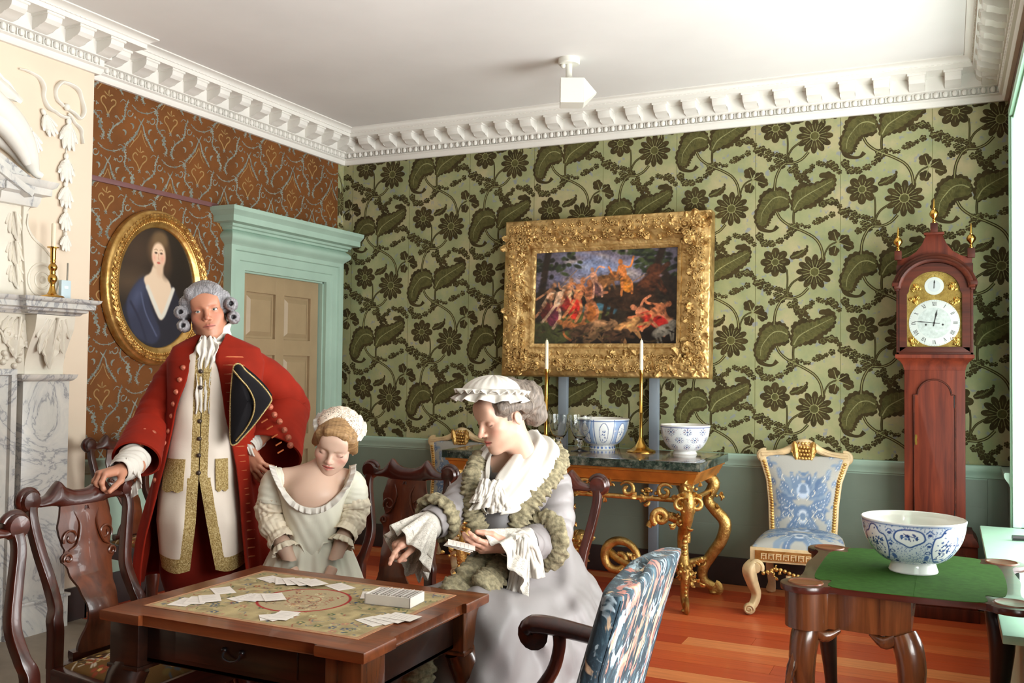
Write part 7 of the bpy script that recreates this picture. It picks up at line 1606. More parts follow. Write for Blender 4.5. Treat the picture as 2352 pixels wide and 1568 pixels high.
        pf.add(shell(Gp,.005,flip=True)); pf.obj('pocket_flap',m_emb,wc,angle=60)
        if side>0:
            for y in (868,905,982,1022,1060,1100): bt=MB(); d=np.interp(y,yy,[r[1] for r in rows]); bt.add(sphere(P(462,y,-d-.003),(.0085,.005,.0085),12,8)); bt.obj('waistcoat_button',plain('dark_pewter_button',(70,58,50),.4,.5) if 'pewter' not in _mc else _mc['pewter'],wc); 
    # ---- coat body shell
    tab=[(783,462,522,.055,.060,468,514),(790,448,536,.062,.075,462,512),(800,428,562,.075,.09,458,505),(815,402,596,.10,.115,456,498),(845,388,606,.135,.14,450,496),(900,386,600,.158,.15,436,502),(960,386,592,.168,.15,414,510),(1020,380,592,.172,.15,400,524),(1080,368,598,.180,.16,390,534),(1150,354,606,.186,.17,374,540),(1230,342,614,.188,.175,356,546),(1310,332,622,.190,.18,344,552),(1345,330,624,.19,.18,342,554)]
    ty=[r[0] for r in tab]; I=lambda y,k:np.interp(y,ty,[r[k] for r in tab]); ny,nu=110,150; Y=np.concatenate([np.linspace(783,850,36),np.linspace(853,1345,ny-36)]); G=np.zeros((ny,nu,3))
    for j,y in enumerate(Y):
        xl,xr,df,db,el,er=[I(y,k) for k in range(1,7)]; cx=(xl+xr)/2; a=(xr-xl)/2; f1=math.acos(np.clip((er-cx)/a,-.98,.98)); f0=2*PI-math.acos(np.clip((el-cx)/a,-.98,.98)); ph=np.linspace(f1,-f0,nu); co,si=np.cos(ph),np.sin(ph); ex=.8; x=cx+a*np.sign(co)*np.abs(co)**ex; yd=-np.where(si>0,df,db)*np.sign(si)*np.abs(si)**ex+.05*0
        w=np.clip((y-1000)/250,0,1); fold=w*(.016*np.sin(ph*7+.4)+.010*np.sin(ph*13+y*.01))+.004*np.sin(ph*5+y*.03); sh=.03*np.clip((y-783)/60,0,1)
        G[j]=np.stack([X(x)+fold*co,yd+sh-fold*si,np.full(nu,Z(y))],-1)
    m=MB(); m.add(shell(G,.006,flip=False)); ct=m.obj('coat',m_red,t,angle=180)
    # buttonholes on the viewer's right edge, buttons on the other
    edge=lambda y,k:G[int(np.argmin(abs(Y-y))),k]
    bh=MB()
    for y in list(range(835,1060,20))+list(range(1066,1290,20)):
        j=int(np.argmin(abs(Y-y))); pts=[G[j,k]+np.array((0,-.004,0)) for k in (2,5,9,13,16)]; bh.add(tube(pts,[.0025,.004,.004,.002],6))
    bh.obj('buttonhole_braid',plain('red_gold_braid',(170,92,52),.7,var=.2),ct)
    bm_=plain('copper_red_button',(176,96,72),.45,.3,var=.2,vs=120,bump=.4,bs=200); _mc['bm']=bm_
    for y in range(858,1130,28):
        j=int(np.argmin(abs(Y-y))); p=G[j,-6]; m=MB(); m.add(sphere(p+np.array((0,-.008,0)),(.0105,.007,.0105),12,8)); m.obj('coat_button',bm_,ct)
    # ---- sleeves, cuffs
    for nm,pth,rad,sd in (('sleeve',[P(424,852,.05),P(394,900,.05),P(360,965,.03),P(336,1020,-.06)],[.066,.072,.068,.064],3),('sleeve',[P(570,850,.05),P(620,886,.10),P(670,940,.15),P(674,964,.14),P(650,990,.07)],[.066,.080,.080,.082,.078],5)):
        m=MB(); m.add(sleeve(pth,rad,fold=.05,seed=sd,th=.005)); m.obj(nm,m_red,t,angle=180)
    def cuff(c0,c1,r0,r1,btn,sd):
        m=MB(); m.add(sleeve([c0,tuple((np.array(c0)+c1)/2),c1],[r0,(r0+r1)/2,r1],nv=24,fold=.02,seed=sd,th=.008)); o=m.obj('cuff',m_red,t,angle=60)
        for p,e in btn:
            k=MB(); k.add(sphere(p,(.013,.010,.013),12,8)); k.obj('cuff_button',bm_,o); k=MB(); k.add(tube([e[0],e[1]],.0032,6)); k.obj('cuff_braid',plain('cuff_braid_thread',(176,96,52),.7) if 'cb' not in _mc else _mc['cb'],o)
    cuff(P(346,995,-.03),np.array(P(322,1066,-.17)),.072,.088,[(P(338,1004,-.150),(P(334,1018,-.185),P(330,1034,-.205))),(P(357,1009,-.146),(P(354,1022,-.18),P(350,1038,-.20)))],2)
    cuff(P(664,958,.13),np.array(P(628,1058,.0)),.094,.128,[(P(x,y,-.055-.0009*(y-950)),(P(x-16,y+10,-.07-.0009*(y-950)),P(x-30,y+18,-.065-.0009*(y-950)))) for x,y in ((626,950),(636,968),(649,984),(661,1004),(671,1022),(676,1040))],4)
    # skirt pleats flaring behind the hanging hand
    # ---- shirt cuffs
    m=MB(); m.add(sleeve([P(318,1064,-.18),P(300,1082,-.25),P(284,1092,-.29)],[.056,.05,.040],nv=26,fold=.14,seed=9,freq=4,th=.002)); m.add(ruffle([P(300,1062,-.29),P(322,1078,-.27),P(330,1100,-.25),P(312,1128,-.25)],(.1,-.2,-1),.045,(.5,-1,0),.010,6)); m.obj('shirt_cuff',m_lawn,t,angle=180)
    m=MB(); m.add(sleeve([P(590,1022,.02),P(578,1036,-.04),P(572,1046,-.07)],[.046,.042,.036],nv=22,fold=.14,seed=4,freq=4,th=.002)); m.add(ruffle([P(558,1026,-.075),P(572,1034,-.10),P(586,1040,-.09),P(594,1050,-.06)],(.35,-.2,-1),.05,(.4,-1,.1),.008,5)); m.obj('shirt_cuff',m_lawn,t,angle=180)
    # ---- breeches, stockings, shoes
    m=MB(); s=Sdf((-.24,-.14,.35),(.24,.26,1.05),.012); s.chain([P(482,1050,.05),P(482,1130,.05)],[.14,.15],.04)
    for x in (440,524): s.chain([P(x,1120,.05),(X(x),.05,.62),(X(x),.05,.46)],[.11,.095,.070],.04)
    V,F=s.mesh(2); m.add((V,F)); m.obj('breeches',m_redd,t,angle=180)
    for x in (438,528):
        m=MB(); m.add(sleeve([(X(x),.05,.50),(X(x),.065,.33),(X(x),.06,.10)],[.066,.064,.046],fold=.01,nv=30)); m.obj('stocking',m_lawn,t,angle=180); m=MB(); s=Sdf((X(x)-.07,-.21,-.001),(X(x)+.07,.14,.12),.005); s.cap((X(x),.07,.05),(X(x),-.13,.032),.05,.04,.03); s.box((X(x),.07,.02),(.036,.035,.02),.008,.01); s.box((X(x),0,-.05),(.2,.4,.052),.001,.004,-1); V,F=s.mesh(1); m.add((V,F)); m.obj('shoe',m_black,t,angle=60)
    return t
_mc={'pewter':plain('dark_pewter_button',(70,58,50),.4,.5),'cb':plain('cuff_braid_thread',(176,96,52),.7)}
man=build_man()
def build_hat():
    K=590.0; X=lambda x:(x-470)/640.; Z=lambda y:1.42+(854-y)/612.
    t=thing('tricorne_hat','black tricorne hat edged with gold braid, held under the arm of the man in red','hat',(1.83,-3.49,0),_yaw+.318)
    D=-.215; out=[(536,866),(541,852),(552,851),(566,866),(590,886),(612,908),(627,930),(622,944),(606,966),(586,992),(562,1018),(545,1034),(534,1030),(532,980),(532,920)]
    pts=spline(out,90,True); c=pts.mean(0); m=MB(); rings=[]
    for s,b in ((1,.010),(1.0,0),(.985,-.010),(.9,-.022),(.7,-.034),(.4,-.042),(.02,-.045)): rings.append([(X(c[0]+(p[0]-c[0])*s),D+b+.0006*(p[0]-560)*.5,Z(c[1]+(p[1]-c[1])*s)) for p in pts])
    m.add(grid(np.array(rings),True,flip=True)); rb=[]
    for s,b in ((1,.010),(.96,.030),(.8,.055),(.5,.068),(.02,.072)): rb.append([(X(c[0]+(p[0]-c[0])*s),D+b+.0003*(p[0]-560),Z(c[1]+(p[1]-c[1])*s)) for p in pts])
    m.add(grid(np.array(rb),True)); m.obj('crown_and_brim',m_black,t,angle=70)
    br=[(537,866),(552,884),(570,904),(583,928),(586,948),(581,972),(566,1000),(545,1026)]; f=spline(br,50); m=MB()
    def dep(x,y):
        d=np.hypot(x-c[0],(y-c[1])); R_=np.interp(math.atan2(y-c[1],x-c[0]),*zip(*sorted([(math.atan2(p[1]-c[1],p[0]-c[0]),np.hypot(p[0]-c[0],p[1]-c[1])) for p in pts]))); s=min(1,d/R_); return D+float(np.interp(s,[.02,.4,.7,.9,.985,1],[-.045,-.042,-.034,-.022,-.010,0]))+.0003*(x-560)-.003
    P3=np.array([(X(x),dep(x,y),Z(y)) for x,y in f]); m.add(tube(P3,(.0035,.0085),8,up=(0,1,0)))
    e=np.array([(X(x),D-.004+.0003*(x-560),Z(y)) for x,y in pts]); m.add(tube(e,.0042,6,closed=True)); m.obj('gold_braid',m_emb,t)
    # rolled upper brim
    m=MB(); u=spline([(541,852),(560,864),(586,884),(610,908),(626,930)],30); G=[]
    for k,(o,b) in enumerate(((0,.012),(-.004,.03),(.004,.048),(.018,.056))): G.append([(X(x)+o*.6,D+b+.0003*(x-560),Z(y)+o*.6-.0) for x,y in u])
    m.add(shell(np.array(G),.004)); m.obj('rolled_brim',m_black,t)
build_hat()
# ================================================================ the girl in ivory silk
def build_girl():
    K=596.0; X=lambda x:(x-745)/608.; Z=lambda y:1.42+(858-y)/K
    def P(x,y,d=0): return np.array((X(x)*(1+d/3.67),d,1.42+(858-y)/K*(1+d/3.67)))
    t=thing('person','girl in an ivory silk gown and lace cap looking down at the cards','person',(2.32,-3.385,0),_yaw+.198)
    b=MB(); hM=headM(P(778,1036,.0),-.10,.40,.24,.97); V,F,c=make_head('girl'); b.add((V,F),0,hM,col=c); sk=s2l((204,170,150))
    s=Sdf((-.23,-.17,.70),(.23,.20,1.18),.006)
    s.chain([P(732,1130,.03),P(728,1190,.02),P(725,1260,.03)],[.085,.090,.085],.04); s.cap(P(666,1112,.03),P(800,1114,.03),.042,.042,.05); s.cap(P(757,1075,.015),P(738,1120,.02),.038,.050,.04); s.ell(P(732,1150,-.03),(.095,.06,.06),.04)
    rA=[P(648,1122,.03),P(634,1200,.02),P(664,1262,-.06),P(702,1345,-.13)]; lA=[P(815,1128,.03),P(826,1196,.02),P(800,1250,-.05),P(764,1345,-.13)]
    for a in (rA,lA): s.chain(a,[.036,.032,.028,.021],.02)
    V,F=s.mesh(2); b.add((V,F),0,col=sk)
    s=Sdf((-.17,-.12,0),(.15,.16,.80),.012); s.cap(P(725,1240,.03),P(725,1300,.03),.085,.10,.03)
    for x in (-.07,.03): s.chain([(x,.03,.66),(x,.02,.38),(x,.03,.06)],[.07,.045,.03],.03); s.cap((x,.03,.03),(x,-.07,.025),.028,.022,.02)
    V,F=s.mesh(1); b.add((V,F),0,col=sk)
    hv=hand_sdf([(.5,.5,.3)]*4,size=.78,sk=(204,166,146),h=.0024); a,e=rA[2],rA[3]; b.add(hv[:2],0,basis(e+ (e-a)*.05,(e-a)+np.array((.02,0,-.02)),(1,-.3,.2)),col=hv[2])
    hv=mirrorY(hand_sdf([(.5,.5,.3)]*4,size=.78,sk=(204,166,146),h=.0024)); a,e=lA[2],lA[3]; b.add(hv[:2],0,basis(e+(e-a)*.05,(e-a)+np.array((-.02,0,-.02)),(-1,-.3,.2)),col=hv[2])
    b.obj('body',m_skin,t,angle=180)
    # hair swept back and lace cap
    s=Sdf((-.11,-.14,-.10),(.11,.11,.16),.0026); s.ell((0,-.020,.040),(.087,.105,.085),.02); s.cap((-.03,.068,.082),(.03,.068,.082),.017,.017,.03); s.ell((0,-.085,-.02),(.06,.04,.05),.03)
    for q in (-1,1): s.cap((q*.066,.045,.055),(q*.078,-.01,-.012),.016,.016,.02)
    s.ell((0,.098,-.040),(.066,.085,.118),.010,-1); s.ell((0,.05,-.11),(.06,.10,.085),.015,-1); an=np.arctan2(s.X,s.Z+.08); s.d=s.d+.0004*np.sin(an*80+s.Y*20).astype(np.float32); V,F=s.mesh(1); m=MB(); m.add((V,F),0,hM); m.obj('hair',m_blond,t,angle=180)
    m=MB(); n=60; rings=[]
    for k,v in enumerate(np.linspace(0,1,16)):
        a=np.linspace(0,2*PI,n,endpoint=False); th=(1-v)*1.38; r=math.sin(th); rings.append([(.090*r*math.cos(q)*1.0,-.030+.098*r*math.sin(q)*.92,.056+.074*math.cos(th)*1.0+(.012*r if math.sin(q)>0 else 0)+.0022*math.sin(q*14)*r) for q in a])
    G=np.array(rings); Mc=hM@T(0,-.034,-.006)@R(-.36,'X'); m.add(shell(G,.003,True,flip=True),0,Mc); cp=m.obj('lace_cap',cap_mat,t,angle=180)
    a=np.linspace(0,2*PI,60,endpoint=False); m=MB(); base=np.array([(.090*.985*math.cos(q),-.030+.090*.985*math.sin(q),.068+(.012 if math.sin(q)>0 else 0)*1) for q in a]); m.add(ruffle(base,np.stack([np.cos(a)*.9,np.sin(a)*.9,-.5+0*a],1),.022,(0,0,1),.006,16,n=220,closed=True,th=.001),0,Mc); m.obj('cap_frill',m_lawn,cp,angle=180)
    # bodice: pointed, low necked
    ny,nu=70,100; Y=np.linspace(1088,1272,ny); G=np.zeros((ny,nu,3)); 
    L=[(1080,642,812,.095),(1100,640,822,.098),(1130,642,822,.102),(1160,654,806,.106),(1200,664,796,.104),(1240,672,786,.098),(1272,674,784,.097)]; ly=[q[0] for q in L]; ph=np.linspace(-PI/2*3,PI/2,nu)
    m=MB(); rows=[]
    for j in range(ny):
        v=j/(ny-1); row=[]
        for i,p in enumerate(ph):
            co,si=math.cos(p),math.sin(p); fr=max(0,-si)  # front is -Y
            # neckline drop at the front / back, waist point at the front
            top=1086+ (84*max(0,-si)**1.4)*(1-abs(co)**6) + 40*max(0,si); top=top if abs(co)<.97 else 1086; bot=1246+44*max(0,1-abs(co)*2.6)*(si<0)+ 6*fr
            y=top+(bot-top)*v; l=np.interp(y,ly,[q[1] for q in L]); r=np.interp(y,ly,[q[2] for q in L]); d=np.interp(y,ly,[q[3] for q in L]); cx=(l+r)/2; a=(r-l)/2; wr=.0022*math.sin(y*.07+co*6)+.0012*math.sin(y*.13-co*17); x=cx+a*math.copysign(abs(co)**.85,co); yd=.02+math.copysign(abs(si)**.85,si)*d*(1.05 if si<0 else .9)+ (-.012*math.exp(-((y-1165)/40)**2)*fr)
            row.append((X(x),yd-wr*(1 if si<0 else -1),Z(y)))
        rows.append(row)
    G=np.array(rows); m.add(shell(G,.004,flip=True)); bo=m.obj('bodice',m_ivsilk,t,angle=180)
    top=G[0]; idx=[i for i in range(nu) if top[i][1]<.03]; pth=np.array([top[i] for i in idx]); m=MB(); c0=pth.mean(0); sd_=np.clip((pth[:,0]-c0[0])/.10,-1,1)**3; up=np.stack([sd_*1.0,-.35+0*sd_,-.9*(1-abs(sd_))+.3*abs(sd_)],1); m.add(ruffle(pth,up,.024,np.stack([.0*sd_,-1+0*sd_,.3+0*sd_],1),.006,20,n=420,m=8,th=.001)); m.obj('neck_frill',m_lawn,bo,angle=180)
    m=MB(); bot=G[-1]; m.add(tube(np.array([bot[i] for i in range(nu) if bot[i][1]<.02])+np.array((0,-.002,0)),.003,6)); m.obj('waist_piping',m_ivsilk,bo)
    # sleeves: smooth silk to the upper arm, then gathered gauze puffs
    for arm,sd in ((rA,1),(lA,2)):
        sgn=-1 if sd==1 else 1
        m=MB(); m.add(sleeve([arm[0]+np.array((-sgn*.035,0,.022)),arm[0]+np.array((sgn*.004,0,.0)),(arm[0]+arm[1])/2+np.array((sgn*.004,0,-.01))],[.040,.056,.058],fold=.05,seed=sd,nv=30)); m.obj('sleeve',m_ivsilk,t,angle=180)
        m=MB(); q=[(arm[0]+arm[1])/2+np.array((0,0,.005)),arm[1]+np.array((0,0,.01)),arm[1]*.6+arm[2]*.4,arm[2]+np.array((0,0,.008))]; P_=spline(q,80); A,B,tt=frames(P_); an=np.linspace(0,2*PI,56,endpoint=False); tv=np.linspace(0,1,80); rad=.050+.010*np.abs(np.sin(tv*PI*2.5))-.012*tv; nz=vnoise((80,57),(18,14),sd)[:,:-1]; g=rad[:,None]*(1+.05*np.sin(an*17)[None]*(.4+.6*np.abs(np.cos(tv*PI*2.5)))[:,None]+.20*(nz-.5)); m.add(shell(P_[:,None]+A[:,None]*(g*np.cos(an))[...,None]+B[:,None]*(g*np.sin(an))[...,None],.002,True,True)); o=m.obj('gauze_puff',m_gauze,t,angle=180)
        m=MB(); e=arm[2]; d=arm[3]-arm[2]; d/=np.linalg.norm(d); u=np.cross(d,(0,1,0)); u/=np.linalg.norm(u); w=np.cross(d,u); ring=[e+.040*(math.cos(a)*u+math.sin(a)*w) for a in np.linspace(0,2*PI,24,endpoint=False)]; outd=[math.cos(a)*u*.35+math.sin(a)*w*.35+d for a in np.linspace(0,2*PI,130)]; m.add(ruffle(ring,np.array(outd),.028,np.array([math.cos(a)*u+math.sin(a)*w for a in np.linspace(0,2*PI,130)]),.006,11,n=130,closed=True,th=.0012)); m.obj('sleeve_frill',m_gauze,o,angle=180)
    # skirt
    ny,nu=60,240; G=np.zeros((ny,nu,3)); ph=np.linspace(0,2*PI,nu,endpoint=False)
    for j,v in enumerate(np.linspace(0,1,ny)):
        z=Z(1238)*(1-v)+.03*v; a=.100+.23*v**.62; d=.098+.19*v**.7; w=min(1,v*3.5); f=1+w*(.050*np.sin(ph*17+.5*np.sin(ph*3))+.022*np.sin(ph*31+2)); G[j]=np.stack([X(728)+a*np.cos(ph)*f,.045+d*np.sin(ph)*f-.0*v,np.full(nu,z)],-1)
    m=MB(); m.add(shell(G,.003,True,True)); m.obj('skirt',m_ivsilk,t,angle=180)
    return t
cap_mat=_lace('cream_lace_cap',(232,214,196),110,.10)
m_gauze=cloth_mat('cream_gauze',(220,206,184),.85,.1,.2,.06,14)
girl=build_girl()
# ================================================================ the seated woman in grey silk
def _scarf(path,wvec,w0,w1,seed,pl=4):
    Pq=spline(path,70); W=np.stack([np.interp(np.linspace(0,1,70),np.linspace(0,1,len(wvec)),np.array(wvec)[:,k]) for k in range(3)],1); W/=np.linalg.norm(W,axis=1,keepdims=True); tt=np.gradient(Pq,axis=0); N=np.cross(tt,W); N/=np.linalg.norm(N,axis=1,keepdims=True); u=np.linspace(-1,1,40); w=np.linspace(w0,w1,70)
    G=Pq[:,None]+W[:,None]*(w[:,None]*u[None])[...,None]+N[:,None]*(.014*(1-u**2)[None]+.0035*np.sin(u*PI*pl*.6+seed+1.5*np.sin(np.linspace(0,5,70))[:,None])+.0018*np.sin(u*PI*pl*1.3+np.linspace(0,7,70)[:,None])+.010*(vnoise((70,40),(9,7),seed)-.5))[...,None]; return shell(G,.003)
def build_woman():
    f_=2147.; D0=3.45
    def P(x,y,d=0):
        D=D0+d; return np.array((((x-1176)*D-24*D0)/f_,d,1.42-(y-861)/f_*D))
    t=thing('person','seated woman in a lavender grey silk gown, white cap and kerchief, holding cards and pointing','person',(3.075,-3.185,0),_yaw)
    sk=s2l((202,160,138)); b=MB(); hc=P(1156,968,-.13); hM=headM(hc,-1.02,.36,.0,1.02); V,F,c=make_head('woman'); b.add((V,F),0,hM,col=c)
    fw=np.array((-.42,-.907,0)); la=np.array((.907,-.42,0)) # her forward and her left
    s=Sdf((-.34,-.60,.0),(.42,.30,1.14),.012); s.cap(P(1180,1045,-.05),P(1195,1085,-.02),.048,.06,.03); s.chain([P(1195,1110,-.02),P(1200,1260,0),np.array((.0,.0,.55))],[.09,.095,.12],.05); s.cap(P(1105,1095,-.06),P(1270,1100,0),.05,.05,.05)
    rA=[P(1098,1098,-.06),P(1040,1195,-.16),P(962,1243,-.30)]; lA=[P(1275,1105,-.0),P(1290,1235,-.10),P(1160,1266,-.33)]
    for a in (rA,lA): s.chain(a,[.045,.038,.027],.03)
    for q in (-1,1):
        hip=np.array((0,0,.54))+la*q*.09; kn=hip+fw*.41; an=kn+fw*.05-np.array((0,0,.46)); s.chain([hip,kn,an],[.085,.062,.04],.04); s.cap(an-np.array((0,0,.03)),an+fw*.13-np.array((0,0,.045)),.035,.028,.02)
    V,F=s.mesh(2); b.add((V,F),0,col=sk)
    # right hand pointing down to the table, left hand holding cards
    hv=hand_sdf([(.35,.25,.15),(1.15,1.0,.5),(1.3,1.1,.6),(1.35,1.1,.6)],thumb=((.85,.35,-.45),(1,-.15,-.35)),size=.93,sk=(198,150,128)); b.add(hv[:2],0,basis(rA[2],P(900,1276,-.36)-rA[2],np.array((.25,-.95,-.10))),col=hv[2])
    hv=mirrorY(hand_sdf([(.30,.35,.25),(.40,.45,.3),(.5,.5,.3),(.6,.6,.35)],thumb=((.85,.30,-.42),(1,-.10,-.30)),size=.95,sk=(198,150,128))); b.add(hv[:2],0,basis(lA[2],P(1088,1270,-.40)-lA[2],np.array((.0,.80,-.60))),col=hv[2])
    b.obj('body',m_skin,t,angle=180); 
    # ---- hair, cap
    s=Sdf((-.12,-.19,-.12),(.12,.11,.15),.0026); s.ell((0,-.022,.038),(.084,.104,.088),.02); s.ell((0,-.115,.020),(.062,.058,.066),.015); s.ell((0,-.125,-.045),(.05,.045,.045),.02)
    for q in (-1,1): s.cap((q*.072,.035,.045),(q*.080,-.06,.015),.020,.026,.02)
    s.ell((0,.108,-.045),(.066,.085,.115),.010,-1); s.ell((0,.05,-.115),(.07,.095,.09),.015,-1); an=np.arctan2(s.Z-.02,s.Y+.05); s.d=s.d+(.0010*np.sin(an*22+s.X*50+6*np.sin(s.Y*25))+.0016*np.sin(s.Z*110+s.Y*90+4*np.sin(s.X*40))).astype(np.float32)
    for q in (-1,1): s.ell((q*.082,-.010,-.012),(.02,.026,.036),.006,-1)
    V,F=s.mesh(1); m=MB(); m.add((V,F),0,hM); m.obj('hair',m_wighair,t,angle=180)
    yM=T(*hc)@R(-1.10,'Z')@np.array(Matrix.Rotation(PI,4,'Z'))@R(.10,'X')  # X her left, Y forward, Z up
    n=90; a=np.linspace(0,2*PI,n,endpoint=False); rings=[]
    for v in np.linspace(0,1,18):
        th=(1-v)*1.5; r=math.sin(th); rings.append([(.100*r*math.cos(q),.052+.108*r*math.sin(q),.070+.064*math.cos(th)*(1+.02*math.sin(q*9))+.0018*math.sin(q*22)*r-.010*r*math.sin(q)) for q in a])
    m=MB(); m.add(shell(np.array(rings),.003,True,flip=True),0,yM); cp=m.obj('white_cap',m_lawn,t,angle=180)
    base=np.array([(.100*math.cos(q),.052+.108*math.sin(q),.075-.010*math.sin(q)) for q in a]); m=MB()
    m.add(ruffle(base,np.stack([np.cos(a)*.75,np.sin(a)*.75,-.75+0*a],1),.040,np.stack([np.cos(a),np.sin(a),.5+0*a],1),.010,13,n=420,m=8,closed=True,th=.0012),0,yM)
    m.add(ruffle(base+np.array((0,0,.014)),np.stack([np.cos(a)*.9,np.sin(a)*.9,-.45+0*a],1),.028,np.stack([np.cos(a)*.5,np.sin(a)*.5,1+0*a],1),.007,21,n=420,m=6,closed=True,th=.0012),0,yM); m.obj('cap_frill',m_lawn,cp,angle=180)
    m=MB(); q=base*np.array((.97,.97,1))+np.array((0,0,-.010)); m.add(tube(q,(.004,.010),8,closed=True,up=(0,0,1)),0,yM); m.obj('black_cap_ribbon',m_black,cp)
    # ---- gown: one draped surface from shoulders to floor
    s=Sdf((-.52,-.88,.0),(.52,.36,1.17),.0085)
    B3=np.array([[la[0],-fw[0],0],[la[1],-fw[1],0],[0,0,1]]); Bm=[list(B3[0]),list(B3[1]),list(B3[2])]
    s.ell(P(1188,1130,-.03),(.148,.120,.135),.05,M=Bm); s.ell(P(1196,1240,.0),(.135,.115,.12),.06,M=Bm); s.cap(P(1125,1098,-.05),P(1262,1102,.0),.044,.050,.05)
    s.ell(np.array((.02,.03,.60)),(.215,.20,.17),.06,M=Bm)
    for q in (-1,1):
        hip=np.array((0,0,.585))+la*q*.10; kn=hip+fw*.45; s.cap(hip,kn,.125,.105,.06); s.cap(kn,kn+fw*.08+la*q*.04-np.array((0,0,.50)),.105,.15,.08)
    s.cap(np.array((0,0,.585))+fw*.44,np.array((0,0,.06))+fw*.54,.10,.17,.10)
    s.cap(P(1250,1190,.03),P(1300,1420,.05),.06,.12,.07); s.cap(P(1318,1420,.05),np.array((.24,.06,.03)),.13,.20,.08); s.cap(np.array((.16,-.16,.50)),np.array((.20,-.28,.04)),.13,.20,.09); s.cap(np.array((.02,-.32,.50)),np.array((.03,-.50,.03)),.14,.20,.09)
    Xg,Yg,Zg=s.X,s.Y,s.Z; low=np.clip((.72-Zg)/.45,0,1); ang=np.arctan2(Yg+.05,Xg-.0); rad=np.sqrt((Xg)**2+(Yg+.05)**2)
    fold=low*np.clip(rad/.30-.3,0,1)*(.030*(np.abs(np.sin(ang*6.5+2.5*np.sin(Zg*4)))-.6)+.011*np.sin(ang*27+3*Zg*6+1))+.013*(np.abs(np.sin((Xg*.9-Yg*.3)*19+Zg*17+1.3*np.sin(Zg*8+Xg*5)))-.6)*np.clip((Zg-.2)/.2,0,1)*np.clip((.62-Zg)/.15,0,1)+.007*np.sin((Xg*1.0-Yg*.3)*46+Zg*26+2*np.sin(Zg*9+Xg*7))*np.clip((Zg-.25)/.2,0,1)*np.clip((.95-Zg)/.2,0,1)+.004*np.sin(Xg*52-Zg*38+3*np.sin(Yg*11))*np.clip((1.05-Zg)/.3,0,1)
    s.d=s.d+fold.astype(np.float32); s.box((0,0,-.2),(1,1,.21),.001,.003,-1)
    s.ell(P(1150,1060,-.10),(.072,.075,.06),.02,-1)
    V,F=s.mesh(2); m=MB(); m.add((V,F)); gw=m.obj('gown',m_grey,t,angle=180)
    # ---- sleeves
    m=MB(); m.add(sleeve([P(1118,1096,-.05),P(1088,1130,-.10),P(1040,1186,-.17),P(994,1218,-.245)],[.054,.060,.058,.056],fold=.13,seed=7,freq=4,nv=70,th=.004)); m.obj('sleeve',m_grey,t,angle=180)
    m=MB(); m.add(sleeve([P(1262,1092,-.01),P(1274,1135,-.03),P(1278,1195,-.08),P(1270,1238,-.13),P(1236,1256,-.20),P(1212,1262,-.25)],[.056,.066,.066,.066,.062,.054],fold=.13,seed=12,freq=5,nv=80,th=.004)); m.obj('sleeve',m_grey,t,angle=180)
    def ringp(c,d,r,n=24,tilt=None):
        d=np.array(d,float); d/=np.linalg.norm(d); u=np.cross(d,(0,0,1)); u/=np.linalg.norm(u); w=np.cross(d,u); an=np.linspace(0,2*PI,n,endpoint=False); return np.array([np.array(c)+r*(math.cos(q)*u+math.sin(q)*w) for q in an]),np.array([math.cos(q)*u+math.sin(q)*w for q in an])
    for (c,d,r) in ((P(1012,1200,-.20),P(960,1240,-.3)-P(1035,1180,-.16),.068),(P(1252,1252,-.185),P(1180,1262,-.30)-P(1252,1252,-.18),.078)):
        rg,_=ringp(c,d,r); m=MB(); m.add(ruche(np.concatenate([rg,rg[:2]]),.030,n=110,freq=17,seed=3,flat=(.6,1.0))); m.obj('ruched_cuff',m_ruche,t,angle=180)
    # lace sleeve ruffles, two layers each
    for (c,d,r,L,sd) in ((P(985,1222,-.255),P(950,1243,-.31)-P(1000,1214,-.235),.050,.135,1),(P(1196,1262,-.275),P(1150,1266,-.34)-P(1212,1262,-.25),.054,.165,2)):
        d=d/np.linalg.norm(d)
        for k,(sc,LL) in enumerate(((1.0,L),(.86,L*.72))):
            rg,rd=ringp(c,d,r*sc,28); lowf=np.clip(.5-rd[:,2]*.5,0,1); out=rd*.22+d*(.75 if sd==1 else .35)+np.array((0,0,-1.0))[None]*(.25+.95*lowf)[:,None]; m=MB(); m.add(ruffle(rg,out,LL,rd,.016,9,n=240,m=14,closed=True,th=.0012,seed=sd+k)); m.obj('lace_sleeve_ruffle',m_lace if k==0 else m_lawn2,t,angle=180)
    m=MB(); m.add(sleeve([P(1000,1214,-.235),P(975,1232,-.275),P(962,1243,-.30)],[.050,.040,.032],fold=.12,nv=20,seed=2,th=.002)); m.obj('shift_cuff',m_lawn,t,angle=180); m=MB(); m.add(sleeve([P(1216,1260,-.25),P(1190,1264,-.29),P(1162,1266,-.33)],[.052,.042,.032],fold=.12,nv=20,seed=3,th=.002)); m.obj('shift_cuff',m_lawn,t,angle=180)
    m=MB(); m.add(_scarf([P(1176,1248,-.36),P(1200,1236,-.35),P(1222,1262,-.31),P(1234,1300,-.30),P(1240,1336,-.30)],[(.7,-.3,.5),(.8,-.4,.2),(.9,-.3,-.1),(1,-.2,0),(1,-.2,.1)],.022,.026,3,3)); m.add(_scarf([P(1205,1246,-.35),P(1202,1290,-.36),P(1196,1335,-.36),P(1190,1378,-.355)],[(1,-.2,0)]*4,.022,.036,5,4)); m.obj('ruffle_fall',m_lawn,t,angle=180)
